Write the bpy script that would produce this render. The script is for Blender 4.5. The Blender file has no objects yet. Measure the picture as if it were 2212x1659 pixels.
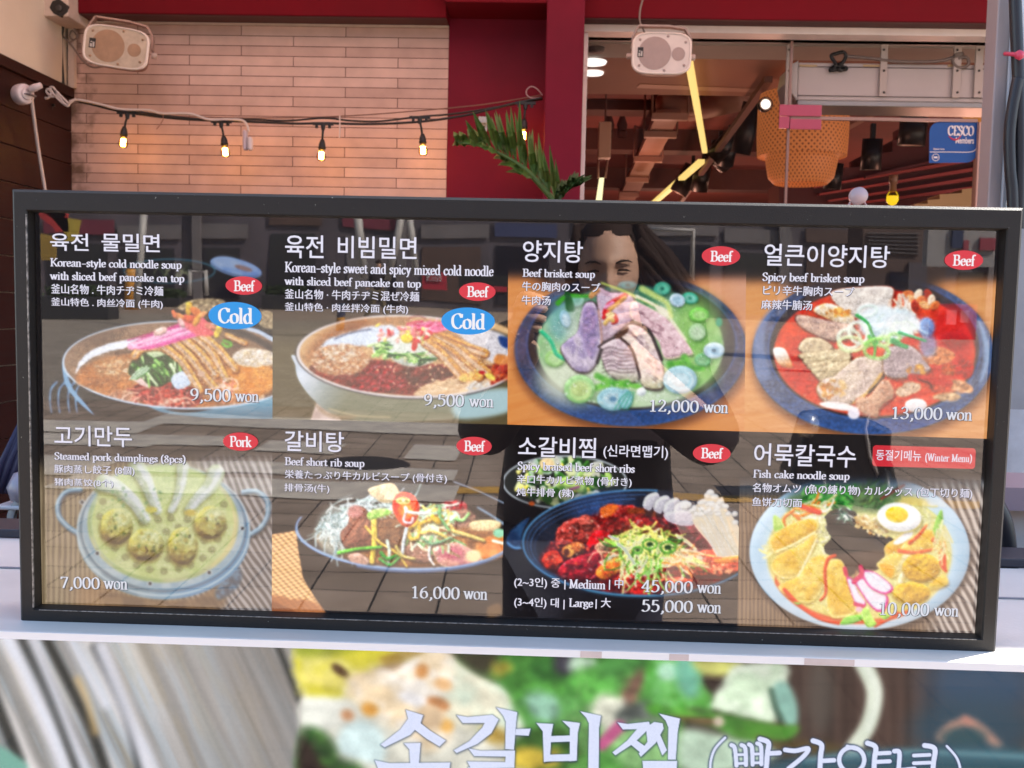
import bpy, bmesh, math, random
import numpy as np
from mathutils import Vector, Matrix, Euler
C = bpy.context.scene.collection
S = bpy.context.scene
random.seed(7)
rng = np.random.RandomState(11)

# ---------------------------------------------------------------- camera
F = 2230.0; CX, CY = 1106.0, 829.5            # focal length and centre in a 2212 px wide picture
TH = math.radians(1.1)                         # the menu board leans a little towards the street
ZB = 1.30                                      # height of the middle of the board
RT = np.array([[0.99919041, 0.02428616, -0.03207354],
               [-0.02147666, 0.99613165, 0.08520854],
               [0.03401885, -0.08445072, 0.99584677]])   # board axes (right, down, away) x camera axes
BW = np.array([[1, 0, 0],
               [0, math.sin(TH), -math.cos(TH)],
               [0, math.cos(TH), math.sin(TH)]])         # rows: board right, down, away in the world
CAMB = np.array([0.03595794, -0.11916316, -0.95679313])
CAM = CAMB @ BW + np.array([0, 0, ZB])
AX = (RT.T @ BW)                               # rows: camera right, down, forward in the world
cam = bpy.data.cameras.new('camera'); camo = bpy.data.objects.new('camera', cam); C.objects.link(camo)
M = Matrix.Identity(4)
for i in range(3):
    M[i][0] = AX[0][i]; M[i][1] = -AX[1][i]; M[i][2] = -AX[2][i]; M[i][3] = CAM[i]
camo.matrix_world = M
cam.sensor_width = 36.0; cam.lens = 36.0 * F / 2212.0
cam.clip_start = 0.01; cam.clip_end = 400
cam.dof.use_dof = True; cam.dof.focus_distance = 1.0; cam.dof.aperture_fstop = 22.0
S.camera = camo

# ---------------------------------------------------------------- daylight
SUN_EL, SUN_AZ = math.radians(44), math.radians(60)      # azimuth from +Y (into the building) towards +X
w = bpy.data.worlds.new('World'); S.world = w; w.use_nodes = True
nt = w.node_tree; bg = nt.nodes['Background']
sky = nt.nodes.new('ShaderNodeTexSky'); sky.sky_type = 'NISHITA'; sky.sun_disc = False
sky.sun_elevation = SUN_EL; sky.sun_rotation = SUN_AZ
nt.links.new(sky.outputs[0], bg.inputs[0]); bg.inputs[1].default_value = 0.12
sd = Vector((math.sin(SUN_AZ) * math.cos(SUN_EL), math.cos(SUN_AZ) * math.cos(SUN_EL), math.sin(SUN_EL)))
sl = bpy.data.lights.new('sun', 'SUN'); sl.energy = 5.0; sl.angle = math.radians(0.5); sl.color = (1, .94, .85)
so = bpy.data.objects.new('sun', sl); C.objects.link(so)
so.rotation_euler = sd.to_track_quat('Z', 'Y').to_euler(); so.location = (5, 5, 20)
S.view_settings.view_transform = 'Standard'; S.view_settings.look = 'None'
EV = 1.95
S.view_settings.exposure = EV; S.view_settings.gamma = 1.0
S.render.engine = 'CYCLES'
S.cycles.use_denoising = True
S.cycles.max_bounces = 8; S.cycles.transparent_max_bounces = 12
S.cycles.sample_clamp_indirect = 4.0
S.cycles.caustics_reflective = False; S.cycles.caustics_refractive = False

# ---------------------------------------------------------------- picture <-> place
def ray(px, py):
    d = AX[0] * ((px - CX) / F) + AX[1] * ((py - CY) / F) + AX[2]
    return d / np.linalg.norm(d)
def atY(px, py, Y):
    d = ray(px, py); return Vector(CAM + d * ((Y - CAM[1]) / d[1]))
def atZ(px, py, Z):
    d = ray(px, py); return Vector(CAM + d * ((Z - CAM[2]) / d[2]))
def atX(px, py, X):
    d = ray(px, py); return Vector(CAM + d * ((X - CAM[0]) / d[0]))
NB = BW[2]                                     # the board's normal, pointing into the building
def mirror(px, py):
    d = ray(px, py); t = ((np.array([0, 0, ZB]) - CAM) @ NB) / (d @ NB)
    q = CAM + d * t; return q, d - 2 * (d @ NB) * NB
def mirZ(px, py, Z=0.0):
    q, r = mirror(px, py); return Vector(q + r * ((Z - q[2]) / r[2]))
def mirY(px, py, Y):
    q, r = mirror(px, py); return Vector(q + r * ((Y - q[1]) / r[1]))
def loc(px, py, off=0.0):                      # board frame: x right, z up, y into the building
    d = RT @ np.array([(px - CX) / F, (py - CY) / F, 1.0])
    t = (off - CAMB[2]) / d[2]; p = CAMB + d * t
    return p[0], -p[1]
def unloc(u, v):                               # arrays of board coordinates -> picture coordinates
    r = np.stack([u - CAMB[0], -v - CAMB[1], np.full_like(u, -CAMB[2])], -1) @ RT
    return r[..., 0] / r[..., 2] * F + CX, r[..., 1] / r[..., 2] * F + CY

# ---------------------------------------------------------------- objects
def tag(o, label=None, cat=None, group=None, kind=None):
    if label: o['label'] = label
    if cat: o['category'] = cat
    if group: o['group'] = group
    if kind: o['kind'] = kind
    return o
def thing(name, label, cat, at=(0, 0, 0), rot=(0, 0, 0), group=None):
    o = bpy.data.objects.new(name, None); o.empty_display_size = .1; C.objects.link(o)
    o.location = at; o.rotation_euler = rot
    return tag(o, label, cat, group)
class MB:
    def __init__(s): s.v = []; s.f = []; s.m = []; s.sm = []
    def add(s, vs, fs, mi=0, smooth=False):
        b = len(s.v); s.v += [tuple(p) for p in vs]
        for f in fs: s.f.append(tuple(b + i for i in f)); s.m.append(mi); s.sm.append(smooth)
        return s
    def box(s, a, b, mi=0, mat=None):
        x0, y0, z0 = a; x1, y1, z1 = b
        vs = [Vector(p) for p in ((x0,y0,z0),(x1,y0,z0),(x1,y1,z0),(x0,y1,z0),(x0,y0,z1),(x1,y0,z1),(x1,y1,z1),(x0,y1,z1))]
        if mat is not None: vs = [mat @ p for p in vs]
        return s.add(vs, [(0,3,2,1),(4,5,6,7),(0,1,5,4),(1,2,6,5),(2,3,7,6),(3,0,4,7)], mi)
    def cbox(s, c, d, mi=0, mat=None):
        return s.box([c[i] - d[i] / 2 for i in range(3)], [c[i] + d[i] / 2 for i in range(3)], mi, mat)
    def prism(s, pts, vec, mi=0):
        n = len(pts); vec = Vector(vec); P = [Vector(p) for p in pts]
        return s.add(P + [p + vec for p in P], [tuple(range(n))[::-1], tuple(range(n, 2 * n))] +
                     [(i, (i + 1) % n, n + (i + 1) % n, n + i) for i in range(n)], mi)
    def tube(s, pts, r, n=8, mi=0, cap=True):
        pts = [Vector(p) for p in pts]; rs = r if hasattr(r, '__len__') else [r] * len(pts)
        vs = []; fs = []; prev = None
        for i, p in enumerate(pts):
            t = (pts[min(i + 1, len(pts) - 1)] - pts[max(i - 1, 0)]).normalized()
            a = prev if prev is not None else (Vector((0, 0, 1)) if abs(t.z) < .9 else Vector((1, 0, 0)))
            a = (a - t * a.dot(t)).normalized(); prev = a; b = t.cross(a)
            for k in range(n):
                g = 2 * math.pi * k / n; vs.append(p + (a * math.cos(g) + b * math.sin(g)) * rs[i])
        for i in range(len(pts) - 1):
            for k in range(n):
                fs.append((i*n+k, i*n+(k+1)%n, (i+1)*n+(k+1)%n, (i+1)*n+k))
        if cap: fs += [tuple(range(n))[::-1], tuple(range((len(pts)-1)*n, len(pts)*n))]
        return s.add(vs, fs, mi, True)
    def lathe(s, prof, n=24, mi=0, mat=None, smooth=True):     # prof: (r, z) bottom to top
        vs = []; fs = []
        for r, z in prof:
            for k in range(n):
                g = 2 * math.pi * k / n; p = Vector((r * math.cos(g), r * math.sin(g), z)); vs.append(mat @ p if mat else p)
        for i in range(len(prof) - 1):
            for k in range(n): fs.append((i*n+k, i*n+(k+1)%n, (i+1)*n+(k+1)%n, (i+1)*n+k))
        return s.add(vs, fs, mi, smooth)
    def mesh(s, name, mats):
        me = bpy.data.meshes.new(name); me.from_pydata(s.v, [], s.f)
        for m in (mats if isinstance(mats, (list, tuple)) else [mats]): me.materials.append(m)
        me.polygons.foreach_set('material_index', s.m); me.polygons.foreach_set('use_smooth', s.sm); me.update()
        return me
    def build(s, name, mats, parent=None, bevel=0, at=None):
        o = bpy.data.objects.new(name, s.mesh(name, mats)); C.objects.link(o)
        if parent: o.parent = parent
        if at is not None: o.location = at
        if bevel:
            b = o.modifiers.new('b', 'BEVEL'); b.width = bevel; b.segments = 2; b.limit_method = 'ANGLE'; b.angle_limit = .6
        return o
def cat_rom(pts, k=6, closed=False):
    P = np.array(pts, float); n = len(P); out = []
    rngi = range(n) if closed else range(n - 1)
    for i in rngi:
        if closed: a, b, c, d = P[(i-1) % n], P[i], P[(i+1) % n], P[(i+2) % n]
        else: a, b, c, d = P[max(i-1, 0)], P[i], P[i+1], P[min(i+2, n-1)]
        for j in range(k):
            t = j / k
            out.append(.5 * (2*b + (c-a)*t + (2*a-5*b+4*c-d)*t*t + (3*b-a-3*c+d)*t**3))
    if not closed: out.append(P[-1])
    return np.array(out)

# ---------------------------------------------------------------- materials
def lin(c):
    c = np.asarray(c, float) / 255.0
    return np.where(c <= .04045, c / 12.92, ((c + .055) / 1.055) ** 2.4)
def L3(*c): return tuple(float(x) for x in lin(c))
MATS = {}
def mat(name, col, rough=.6, metal=0, spec=.5, var=0, vs=8, bump=0, bs=60, emit=None, es=0, col2=None, stretch=(1, 1, 1), coat=0, trans=0, alpha=1):
    if name in MATS: return MATS[name]
    m = bpy.data.materials.new(name); MATS[name] = m; m.use_nodes = True
    n = m.node_tree.nodes; l = m.node_tree.links; b = n['Principled BSDF']
    b.inputs['Base Color'].default_value = (*col, 1); b.inputs['Roughness'].default_value = rough
    b.inputs['Metallic'].default_value = metal; b.inputs['Specular IOR Level'].default_value = spec
    b.inputs['Coat Weight'].default_value = coat; b.inputs['Transmission Weight'].default_value = trans
    if emit is not None:
        b.inputs['Emission Color'].default_value = (*emit, 1); b.inputs['Emission Strength'].default_value = es
    tc = n.new('ShaderNodeTexCoord'); mp = n.new('ShaderNodeMapping'); mp.inputs['Scale'].default_value = stretch
    l.new(tc.outputs['Object'], mp.inputs[0])
    if var or col2:
        t = n.new('ShaderNodeTexNoise'); t.inputs['Scale'].default_value = vs; t.inputs['Detail'].default_value = 5
        t.inputs['Roughness'].default_value = .65
        l.new(mp.outputs[0], t.inputs[0]); r = n.new('ShaderNodeValToRGB')
        c2 = col2 if col2 else tuple(x * (1 - var) for x in col)
        r.color_ramp.elements[0].position = .32; r.color_ramp.elements[1].position = .68
        r.color_ramp.elements[0].color = (*c2, 1); r.color_ramp.elements[1].color = (*col, 1)
        l.new(t.outputs[0], r.inputs[0]); l.new(r.outputs[0], b.inputs['Base Color'])
        rr = n.new('ShaderNodeMapRange'); rr.inputs[3].default_value = max(rough - .1, .02); rr.inputs[4].default_value = min(rough + .12, 1)
        l.new(t.outputs[0], rr.inputs[0]); l.new(rr.outputs[0], b.inputs['Roughness'])
    if bump:
        t2 = n.new('ShaderNodeTexNoise'); t2.inputs['Scale'].default_value = bs; t2.inputs['Detail'].default_value = 4
        l.new(mp.outputs[0], t2.inputs[0]); bu = n.new('ShaderNodeBump'); bu.inputs['Strength'].default_value = bump
        bu.inputs['Distance'].default_value = .01
        l.new(t2.outputs[0], bu.inputs['Height']); l.new(bu.outputs[0], b.inputs['Normal'])
    return m
def emis(name, col, st):
    if name in MATS: return MATS[name]
    m = bpy.data.materials.new(name); MATS[name] = m; m.use_nodes = True
    n = m.node_tree.nodes; b = n['Principled BSDF']
    b.inputs['Base Color'].default_value = (.02, .02, .02, 1); b.inputs['Roughness'].default_value = .5
    b.inputs['Emission Color'].default_value = (*col, 1); b.inputs['Emission Strength'].default_value = st
    return m
def glassm(name, ior, tint=(1, 1, 1), rough=0.0):
    m = bpy.data.materials.new(name); MATS[name] = m; m.use_nodes = True
    n = m.node_tree.nodes; l = m.node_tree.links; n.remove(n['Principled BSDF'])
    tr = n.new('ShaderNodeBsdfTransparent'); tr.inputs[0].default_value = (*tint, 1)
    gl = n.new('ShaderNodeBsdfGlossy'); gl.inputs['Roughness'].default_value = rough
    fr = n.new('ShaderNodeFresnel'); fr.inputs[0].default_value = ior
    mx = n.new('ShaderNodeMixShader'); l.new(fr.outputs[0], mx.inputs[0]); l.new(tr.outputs[0], mx.inputs[1]); l.new(gl.outputs[0], mx.inputs[2])
    l.new(mx.outputs[0], n['Material Output'].inputs[0])
    return m
# ---------------------------------------------------------------- printed pictures: colour per vertex, drawn with soft-edged shapes
def _hash(ix, iy, seed):
    h = (ix.astype(np.int64) * 374761393 + iy.astype(np.int64) * 668265263 + seed * 974634221) & 0x7fffffff
    h = ((h ^ (h >> 13)) * 1274126177) & 0x7fffffff
    h = (h ^ (h >> 16)) & 0x7fffffff
    return (h % 65536) / 65535.0
def vnoise(x, y, seed=0):
    ix = np.floor(x); iy = np.floor(y); fx = x - ix; fy = y - iy
    fx = fx * fx * (3 - 2 * fx); fy = fy * fy * (3 - 2 * fy)
    a = _hash(ix, iy, seed); b = _hash(ix + 1, iy, seed); c = _hash(ix, iy + 1, seed); d = _hash(ix + 1, iy + 1, seed)
    return (a + (b - a) * fx) * (1 - fy) + (c + (d - c) * fx) * fy
def fbm(x, y, seed=0, o=3):
    s = 0; a = .5; t = 0
    for i in range(o):
        s = s + a * vnoise(x, y, seed + i * 17); t += a; a *= .55; x = x * 2.03 + 5.1; y = y * 2.03 + 1.7
    return s / t
def sst(a, b, x):
    t = np.clip((x - a) / (b - a), 0, 1); return t * t * (3 - 2 * t)
class Cv:
    def __init__(s, X, Y, T, bg):
        s.X = (X - T[0]) / T[2]; s.Y = (Y - T[1]) / T[2]
        s.C = np.empty(X.shape + (3,)); s.C[:] = bg; s.seed = 1
        s.px = abs(s.X[0, 1] - s.X[0, 0])
        s.ry0 = s.Y.min(1); s.ry1 = s.Y.max(1); s.cx0 = s.X.min(0); s.cx1 = s.X.max(0)
    def cut(s, x0, y0, x1, y1):
        r = np.nonzero((s.ry1 >= y0) & (s.ry0 <= y1))[0]; c = np.nonzero((s.cx1 >= x0) & (s.cx0 <= x1))[0]
        if len(r) < 1 or len(c) < 1: return None
        return slice(r[0], r[-1] + 1), slice(c[0], c[-1] + 1)
    def put(s, sl, d, col, soft=0, a=1, col2=None, sc=40, an=None, rough=0, rs=30, bump=0, bs=25, dome=0, dw=40, wet=0, ws=18, L=(-.45, -.9), grad=None, mot=0):
        """d: signed distance (inside < 0).  col2/sc/an: mottling;  rough: ragged edge;  bump, dome: relief in the pictured food;  wet: glints."""
        s.seed += 1; X = s.X[sl]; Y = s.Y[sl]
        if rough: d = d + (fbm(X / rs, Y / rs, s.seed) - .5) * 2 * rough
        e = max(soft, s.px * .6)
        m = (1 - sst(-e, e, d)) * a
        if not (m > .003).any(): return
        col = np.asarray(col, float); K = np.empty(X.shape + (3,)); K[:] = col
        x, y = X, Y
        if an:
            g = math.radians(an[0]); ca, sa = math.cos(g), math.sin(g)
            x, y = (X * ca + Y * sa) / an[1], (-X * sa + Y * ca)
        if col2 is not None:
            t = sst(.3, .7, fbm(x / sc, y / sc, s.seed + 3))[..., None]; K = K * (1 - t) + np.asarray(col2, float) * t
        if grad is not None:
            gx, gy, x0, y0, ln, c3 = grad
            t = np.clip(((X - x0) * gx + (Y - y0) * gy) / ln, 0, 1)[..., None]; K = K * (1 - t) + np.asarray(c3, float) * t
        sh = 1.0
        if dome:
            h = np.clip(-d / dw, 0, 1); gy_, gx_ = np.gradient(d, s.px) if min(d.shape) > 1 else (0 * d, 0 * d)
            sh = sh + dome * ((1 - h) * (gx_ * L[0] + gy_ * L[1]) )
        if bump:
            q = bs * .25; n1 = fbm(x / bs, y / bs, s.seed + 5); n2 = fbm((x + L[0] * q) / bs, (y + L[1] * q) / bs, s.seed + 5)
            sh = sh + bump * (n1 - n2) * 3
        if mot: sh = sh + mot * (vnoise(X / 9, Y / 9, s.seed + 9) - .5)
        K = K * (np.clip(sh, .15, 1.9)[..., None] if not isinstance(sh, float) else sh)
        if wet:
            n = fbm(x / ws, y / ws, s.seed + 8, 2); t = (sst(.68, .8, n) * wet)[..., None]; K = K * (1 - t) + 245 * t
        m = m[..., None]; s.C[sl] = s.C[sl] * (1 - m) + np.clip(K, 0, 255) * m
    def poly(s, pts, col, smooth=True, **k):
        P = cat_rom(pts, 5, True) if smooth else np.array(pts, float)
        mg = k.get('soft', 0) * 1.2 + k.get('rough', 0) * 1.2 + 3 * s.px
        sl = s.cut(P[:, 0].min() - mg, P[:, 1].min() - mg, P[:, 0].max() + mg, P[:, 1].max() + mg)
        if sl is None: return
        X = s.X[sl]; Y = s.Y[sl]; d2 = np.full(X.shape, 1e9); ins = np.zeros(X.shape, bool)
        for i in range(len(P)):
            ax, ay = P[i]; bx, by = P[(i + 1) % len(P)]; ex, ey = bx - ax, by - ay; l2 = ex * ex + ey * ey + 1e-9
            t = np.clip(((X - ax) * ex + (Y - ay) * ey) / l2, 0, 1)
            d2 = np.minimum(d2, (X - ax - t * ex) ** 2 + (Y - ay - t * ey) ** 2)
            if ey != 0: ins ^= ((ay > Y) != (by > Y)) & (X < ex * (Y - ay) / ey + ax)
        d = np.sqrt(d2); s.put(sl, np.where(ins, -d, d), col, **k)
    def _ed(s, X, Y, cx, cy, rx, ry, rot):
        g = math.radians(rot); ca, sa = math.cos(g), math.sin(g); x = (X - cx) * ca + (Y - cy) * sa; y = -(X - cx) * sa + (Y - cy) * ca
        k0 = np.hypot(x / rx, y / ry); k1 = np.hypot(x / rx ** 2, y / ry ** 2) + 1e-9
        return k0 * (k0 - 1) / k1
    def ell(s, cx, cy, rx, ry, col, rot=0, clip=None, **k):
        R = max(rx, ry) if rot else None; mg = k.get('soft', 0) * 1.2 + k.get('rough', 0) * 1.2 + 3 * s.px
        a, b = (R, R) if R else (rx, ry)
        x0, y0, x1, y1 = cx - a - mg, cy - b - mg, cx + a + mg, cy + b + mg
        if clip: x0, y0, x1, y1 = max(x0, clip[0]), max(y0, clip[1]), min(x1, clip[2]), min(y1, clip[3])
        sl = s.cut(x0, y0, x1, y1)
        if sl is None: return
        s.put(sl, s._ed(s.X[sl], s.Y[sl], cx, cy, rx, ry, rot), col, **k)
    def ring(s, cx, cy, rx, ry, w, col, rot=0, clip=None, **k):
        R = max(rx, ry); mg = w + k.get('soft', 0) * 1.2 + 3 * s.px
        x0, y0, x1, y1 = cx - R - mg, cy - R - mg, cx + R + mg, cy + R + mg
        if clip: x0, y0, x1, y1 = max(x0, clip[0]), max(y0, clip[1]), min(x1, clip[2]), min(y1, clip[3])
        sl = s.cut(x0, y0, x1, y1)
        if sl is None: return
        s.put(sl, np.abs(s._ed(s.X[sl], s.Y[sl], cx, cy, rx, ry, rot)) - w / 2, col, **k)
    def line(s, pts, w, col, w2=None, smooth=True, **k):
        P = cat_rom(pts, 5) if smooth and len(pts) > 2 else np.array(pts, float); w2 = w if w2 is None else w2
        mg = max(w, w2) / 2 + k.get('soft', 0) * 1.2 + k.get('rough', 0) + 3 * s.px
        sl = s.cut(P[:, 0].min() - mg, P[:, 1].min() - mg, P[:, 0].max() + mg, P[:, 1].max() + mg)
        if sl is None: return
        X = s.X[sl]; Y = s.Y[sl]; d = np.full(X.shape, 1e9); n = len(P) - 1
        for i in range(n):
            ax, ay = P[i]; ex, ey = P[i + 1] - P[i]; l2 = ex * ex + ey * ey + 1e-9
            t = np.clip(((X - ax) * ex + (Y - ay) * ey) / l2, 0, 1)
            d = np.minimum(d, np.hypot(X - ax - t * ex, Y - ay - t * ey) - (w + (w2 - w) * (i + t) / n) / 2)
        s.put(sl, d, col, **k)
    def dots(s, n, region, r, cols, asp=.6, rot=None, **k):          # region: (cx, cy, rx, ry)
        for i in range(n):
            g = rng.uniform(0, 6.283); q = math.sqrt(rng.uniform(0, 1)); R = rng.uniform(*r)
            c = np.array(cols[rng.randint(len(cols))], float) * rng.uniform(.85, 1.1)
            s.ell(region[0] + region[2] * q * math.cos(g), region[1] + region[3] * q * math.sin(g), R, R * rng.uniform(asp, 1), c, rot=rng.uniform(0, 180) if rot is None else rot + rng.uniform(-15, 15), **k)
    def strands(s, n, region, ln, w, cols, ang=(0, 180), curl=.5, **k):
        for i in range(n):
            g = rng.uniform(0, 6.283); q = math.sqrt(rng.uniform(0, 1)); x = region[0] + region[2] * q * math.cos(g); y = region[1] + region[3] * q * math.sin(g)
            a = math.radians(rng.uniform(*ang)); l = rng.uniform(*ln); b = rng.uniform(-curl, curl); P = []
            for j in range(4):
                P.append((x, y)); x += l / 3 * math.cos(a); y += l / 3 * math.sin(a); a += b
            c = np.array(cols[rng.randint(len(cols))], float) * rng.uniform(.85, 1.12)
            s.line(P, rng.uniform(*w), c, **k)
    def fade(s, f, col):                                             # f: array 0..1, towards col
        s.C = s.C * (1 - f[..., None]) + np.asarray(col, float) * f[..., None]
    def blur(s, r):                                                  # r in picture units
        n = max(1, int(round(r / s.px))); C = s.C
        for ax in (0, 1, 0, 1):
            P = np.concatenate([np.repeat(C.take([0], ax), n, ax), C, np.repeat(C.take([-1], ax), n, ax)], ax); S_ = np.cumsum(P, ax); L = C.shape[ax]
            Z = np.concatenate([np.zeros_like(S_.take([0], ax)), S_], ax); C = (Z.take(range(2*n + 1, 2*n + 1 + L), ax) - Z.take(range(0, L), ax)) / (2*n + 1)
        s.C = C
    def keep(s, base, cx, cy, rx, ry, rot, ymin):                    # put back what lies outside the bowl's rim
        m = (sst(-6, 6, s._ed(s.X, s.Y, cx, cy, rx, ry, rot)) * sst(ymin, ymin + 60, s.Y))[..., None]; s.C = s.C*(1 - m) + base*m
    def detail(s, a=.2, e=None):                                             # the fine tonal variation of a photograph
        L_ = s.C.mean(-1, keepdims=True)/255; k = sst(.08, .3, L_)*(1 - .6*sst(.75, 1, L_))
        if e: k = k*(.12 + .88*sst(30, -40, s._ed(s.X, s.Y, *e, 0))[..., None])
        n = (fbm(s.X/13, s.Y/13, 301, 2) - .5)*1.1 + (fbm(s.X/34, s.Y/34, 305, 2) - .5)*.9 + (vnoise(s.X/7, s.Y/7, 309) - .5)*.5
        s.C = s.C*(1 + a*n[..., None]*k); c = np.clip(s.C/255, 0, 1); s.C = 255*(c + .4*(c - .45)*c*(1 - c)*2)
        g_ = sst(.74, .82, fbm(s.X/9, s.Y/9, 313, 2))[..., None]*k*.35*sst(.3, .6, L_); s.C = s.C*(1 - g_) + 250*g_
    def grid(s, amp=.03):
        s.C *= 1 + amp * (vnoise(s.X / 3.1, s.Y / 3.1, 99)[..., None] - .5)
PS = 2 ** -EV                                                        # a lit screen: strength that shows its colours as they are
def printm():
    m = bpy.data.materials.new('lit_print'); m.use_nodes = True; n = m.node_tree.nodes; l = m.node_tree.links; b = n['Principled BSDF']
    at = n.new('ShaderNodeAttribute'); at.attribute_name = 'ink'
    b.inputs['Base Color'].default_value = (.01, .01, .01, 1); b.inputs['Roughness'].default_value = .7; b.inputs['Specular IOR Level'].default_value = .1
    l.new(at.outputs['Color'], b.inputs['Emission Color']); b.inputs['Emission Strength'].default_value = PS*1.10
    return m
PRINT = printm()
def sheet(name, parent, corners, step, T, bg, paint, off, rect=None, frame=None):
    """corners: picture coordinates tl, tr, br, bl -> a fine sheet in the board frame at depth off"""
    A, B, D, E = [np.array(loc(*c, off=off)) for c in corners]
    if rect: # keep it a true rectangle on the board
        u0, u1, v1, v0 = rect; A, B, D, E = map(np.array, ((u0, v1), (u1, v1), (u1, v0), (u0, v0)))
    k = .97 / F * step
    nx = int(np.linalg.norm(B - A) / k) + 2; ny = int(np.linalg.norm(E - A) / k) + 2
    s_, t_ = np.meshgrid(np.linspace(0, 1, nx), np.linspace(0, 1, ny))
    uv = ((A[None, None] * (1 - s_[..., None]) + B * s_[..., None]) * (1 - t_[..., None]) + (E * (1 - s_[..., None]) + D * s_[..., None]) * t_[..., None])
    r = np.stack([uv[..., 0] - CAMB[0], -uv[..., 1] - CAMB[1], np.full((ny, nx), off - CAMB[2])], -1) @ RT
    X = r[..., 0] / r[..., 2] * F + CX; Y = r[..., 1] / r[..., 2] * F + CY
    cv = Cv(X, Y, T, bg); paint(cv); cv.grid()
    V = np.stack([uv[..., 0], np.full((ny, nx), off), uv[..., 1]], -1).reshape(-1, 3)
    i = np.arange((ny - 1) * (nx - 1)); r0 = i // (nx - 1) * nx + i % (nx - 1)
    Fq = np.stack([r0, r0 + nx, r0 + nx + 1, r0 + 1], 1).ravel()
    me = bpy.data.meshes.new(name); me.vertices.add(len(V)); me.vertices.foreach_set('co', V.ravel())
    me.loops.add(len(Fq)); me.loops.foreach_set('vertex_index', Fq.astype(np.int32))
    me.polygons.add(len(i)); me.polygons.foreach_set('loop_start', (i * 4).astype(np.int32)); me.polygons.foreach_set('loop_total', np.full(len(i), 4, np.int32))
    me.update(calc_edges=True)
    ca = me.color_attributes.new('ink', 'FLOAT_COLOR', 'POINT')
    rgba = np.ones((len(V), 4)); rgba[:, :3] = lin(np.clip(cv.C, 0, 255)).reshape(-1, 3); ca.data.foreach_set('color', rgba.ravel().astype(np.float32))
    me.materials.append(PRINT)
    o = bpy.data.objects.new(name, me); C.objects.link(o); o.parent = parent
    return o

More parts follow.
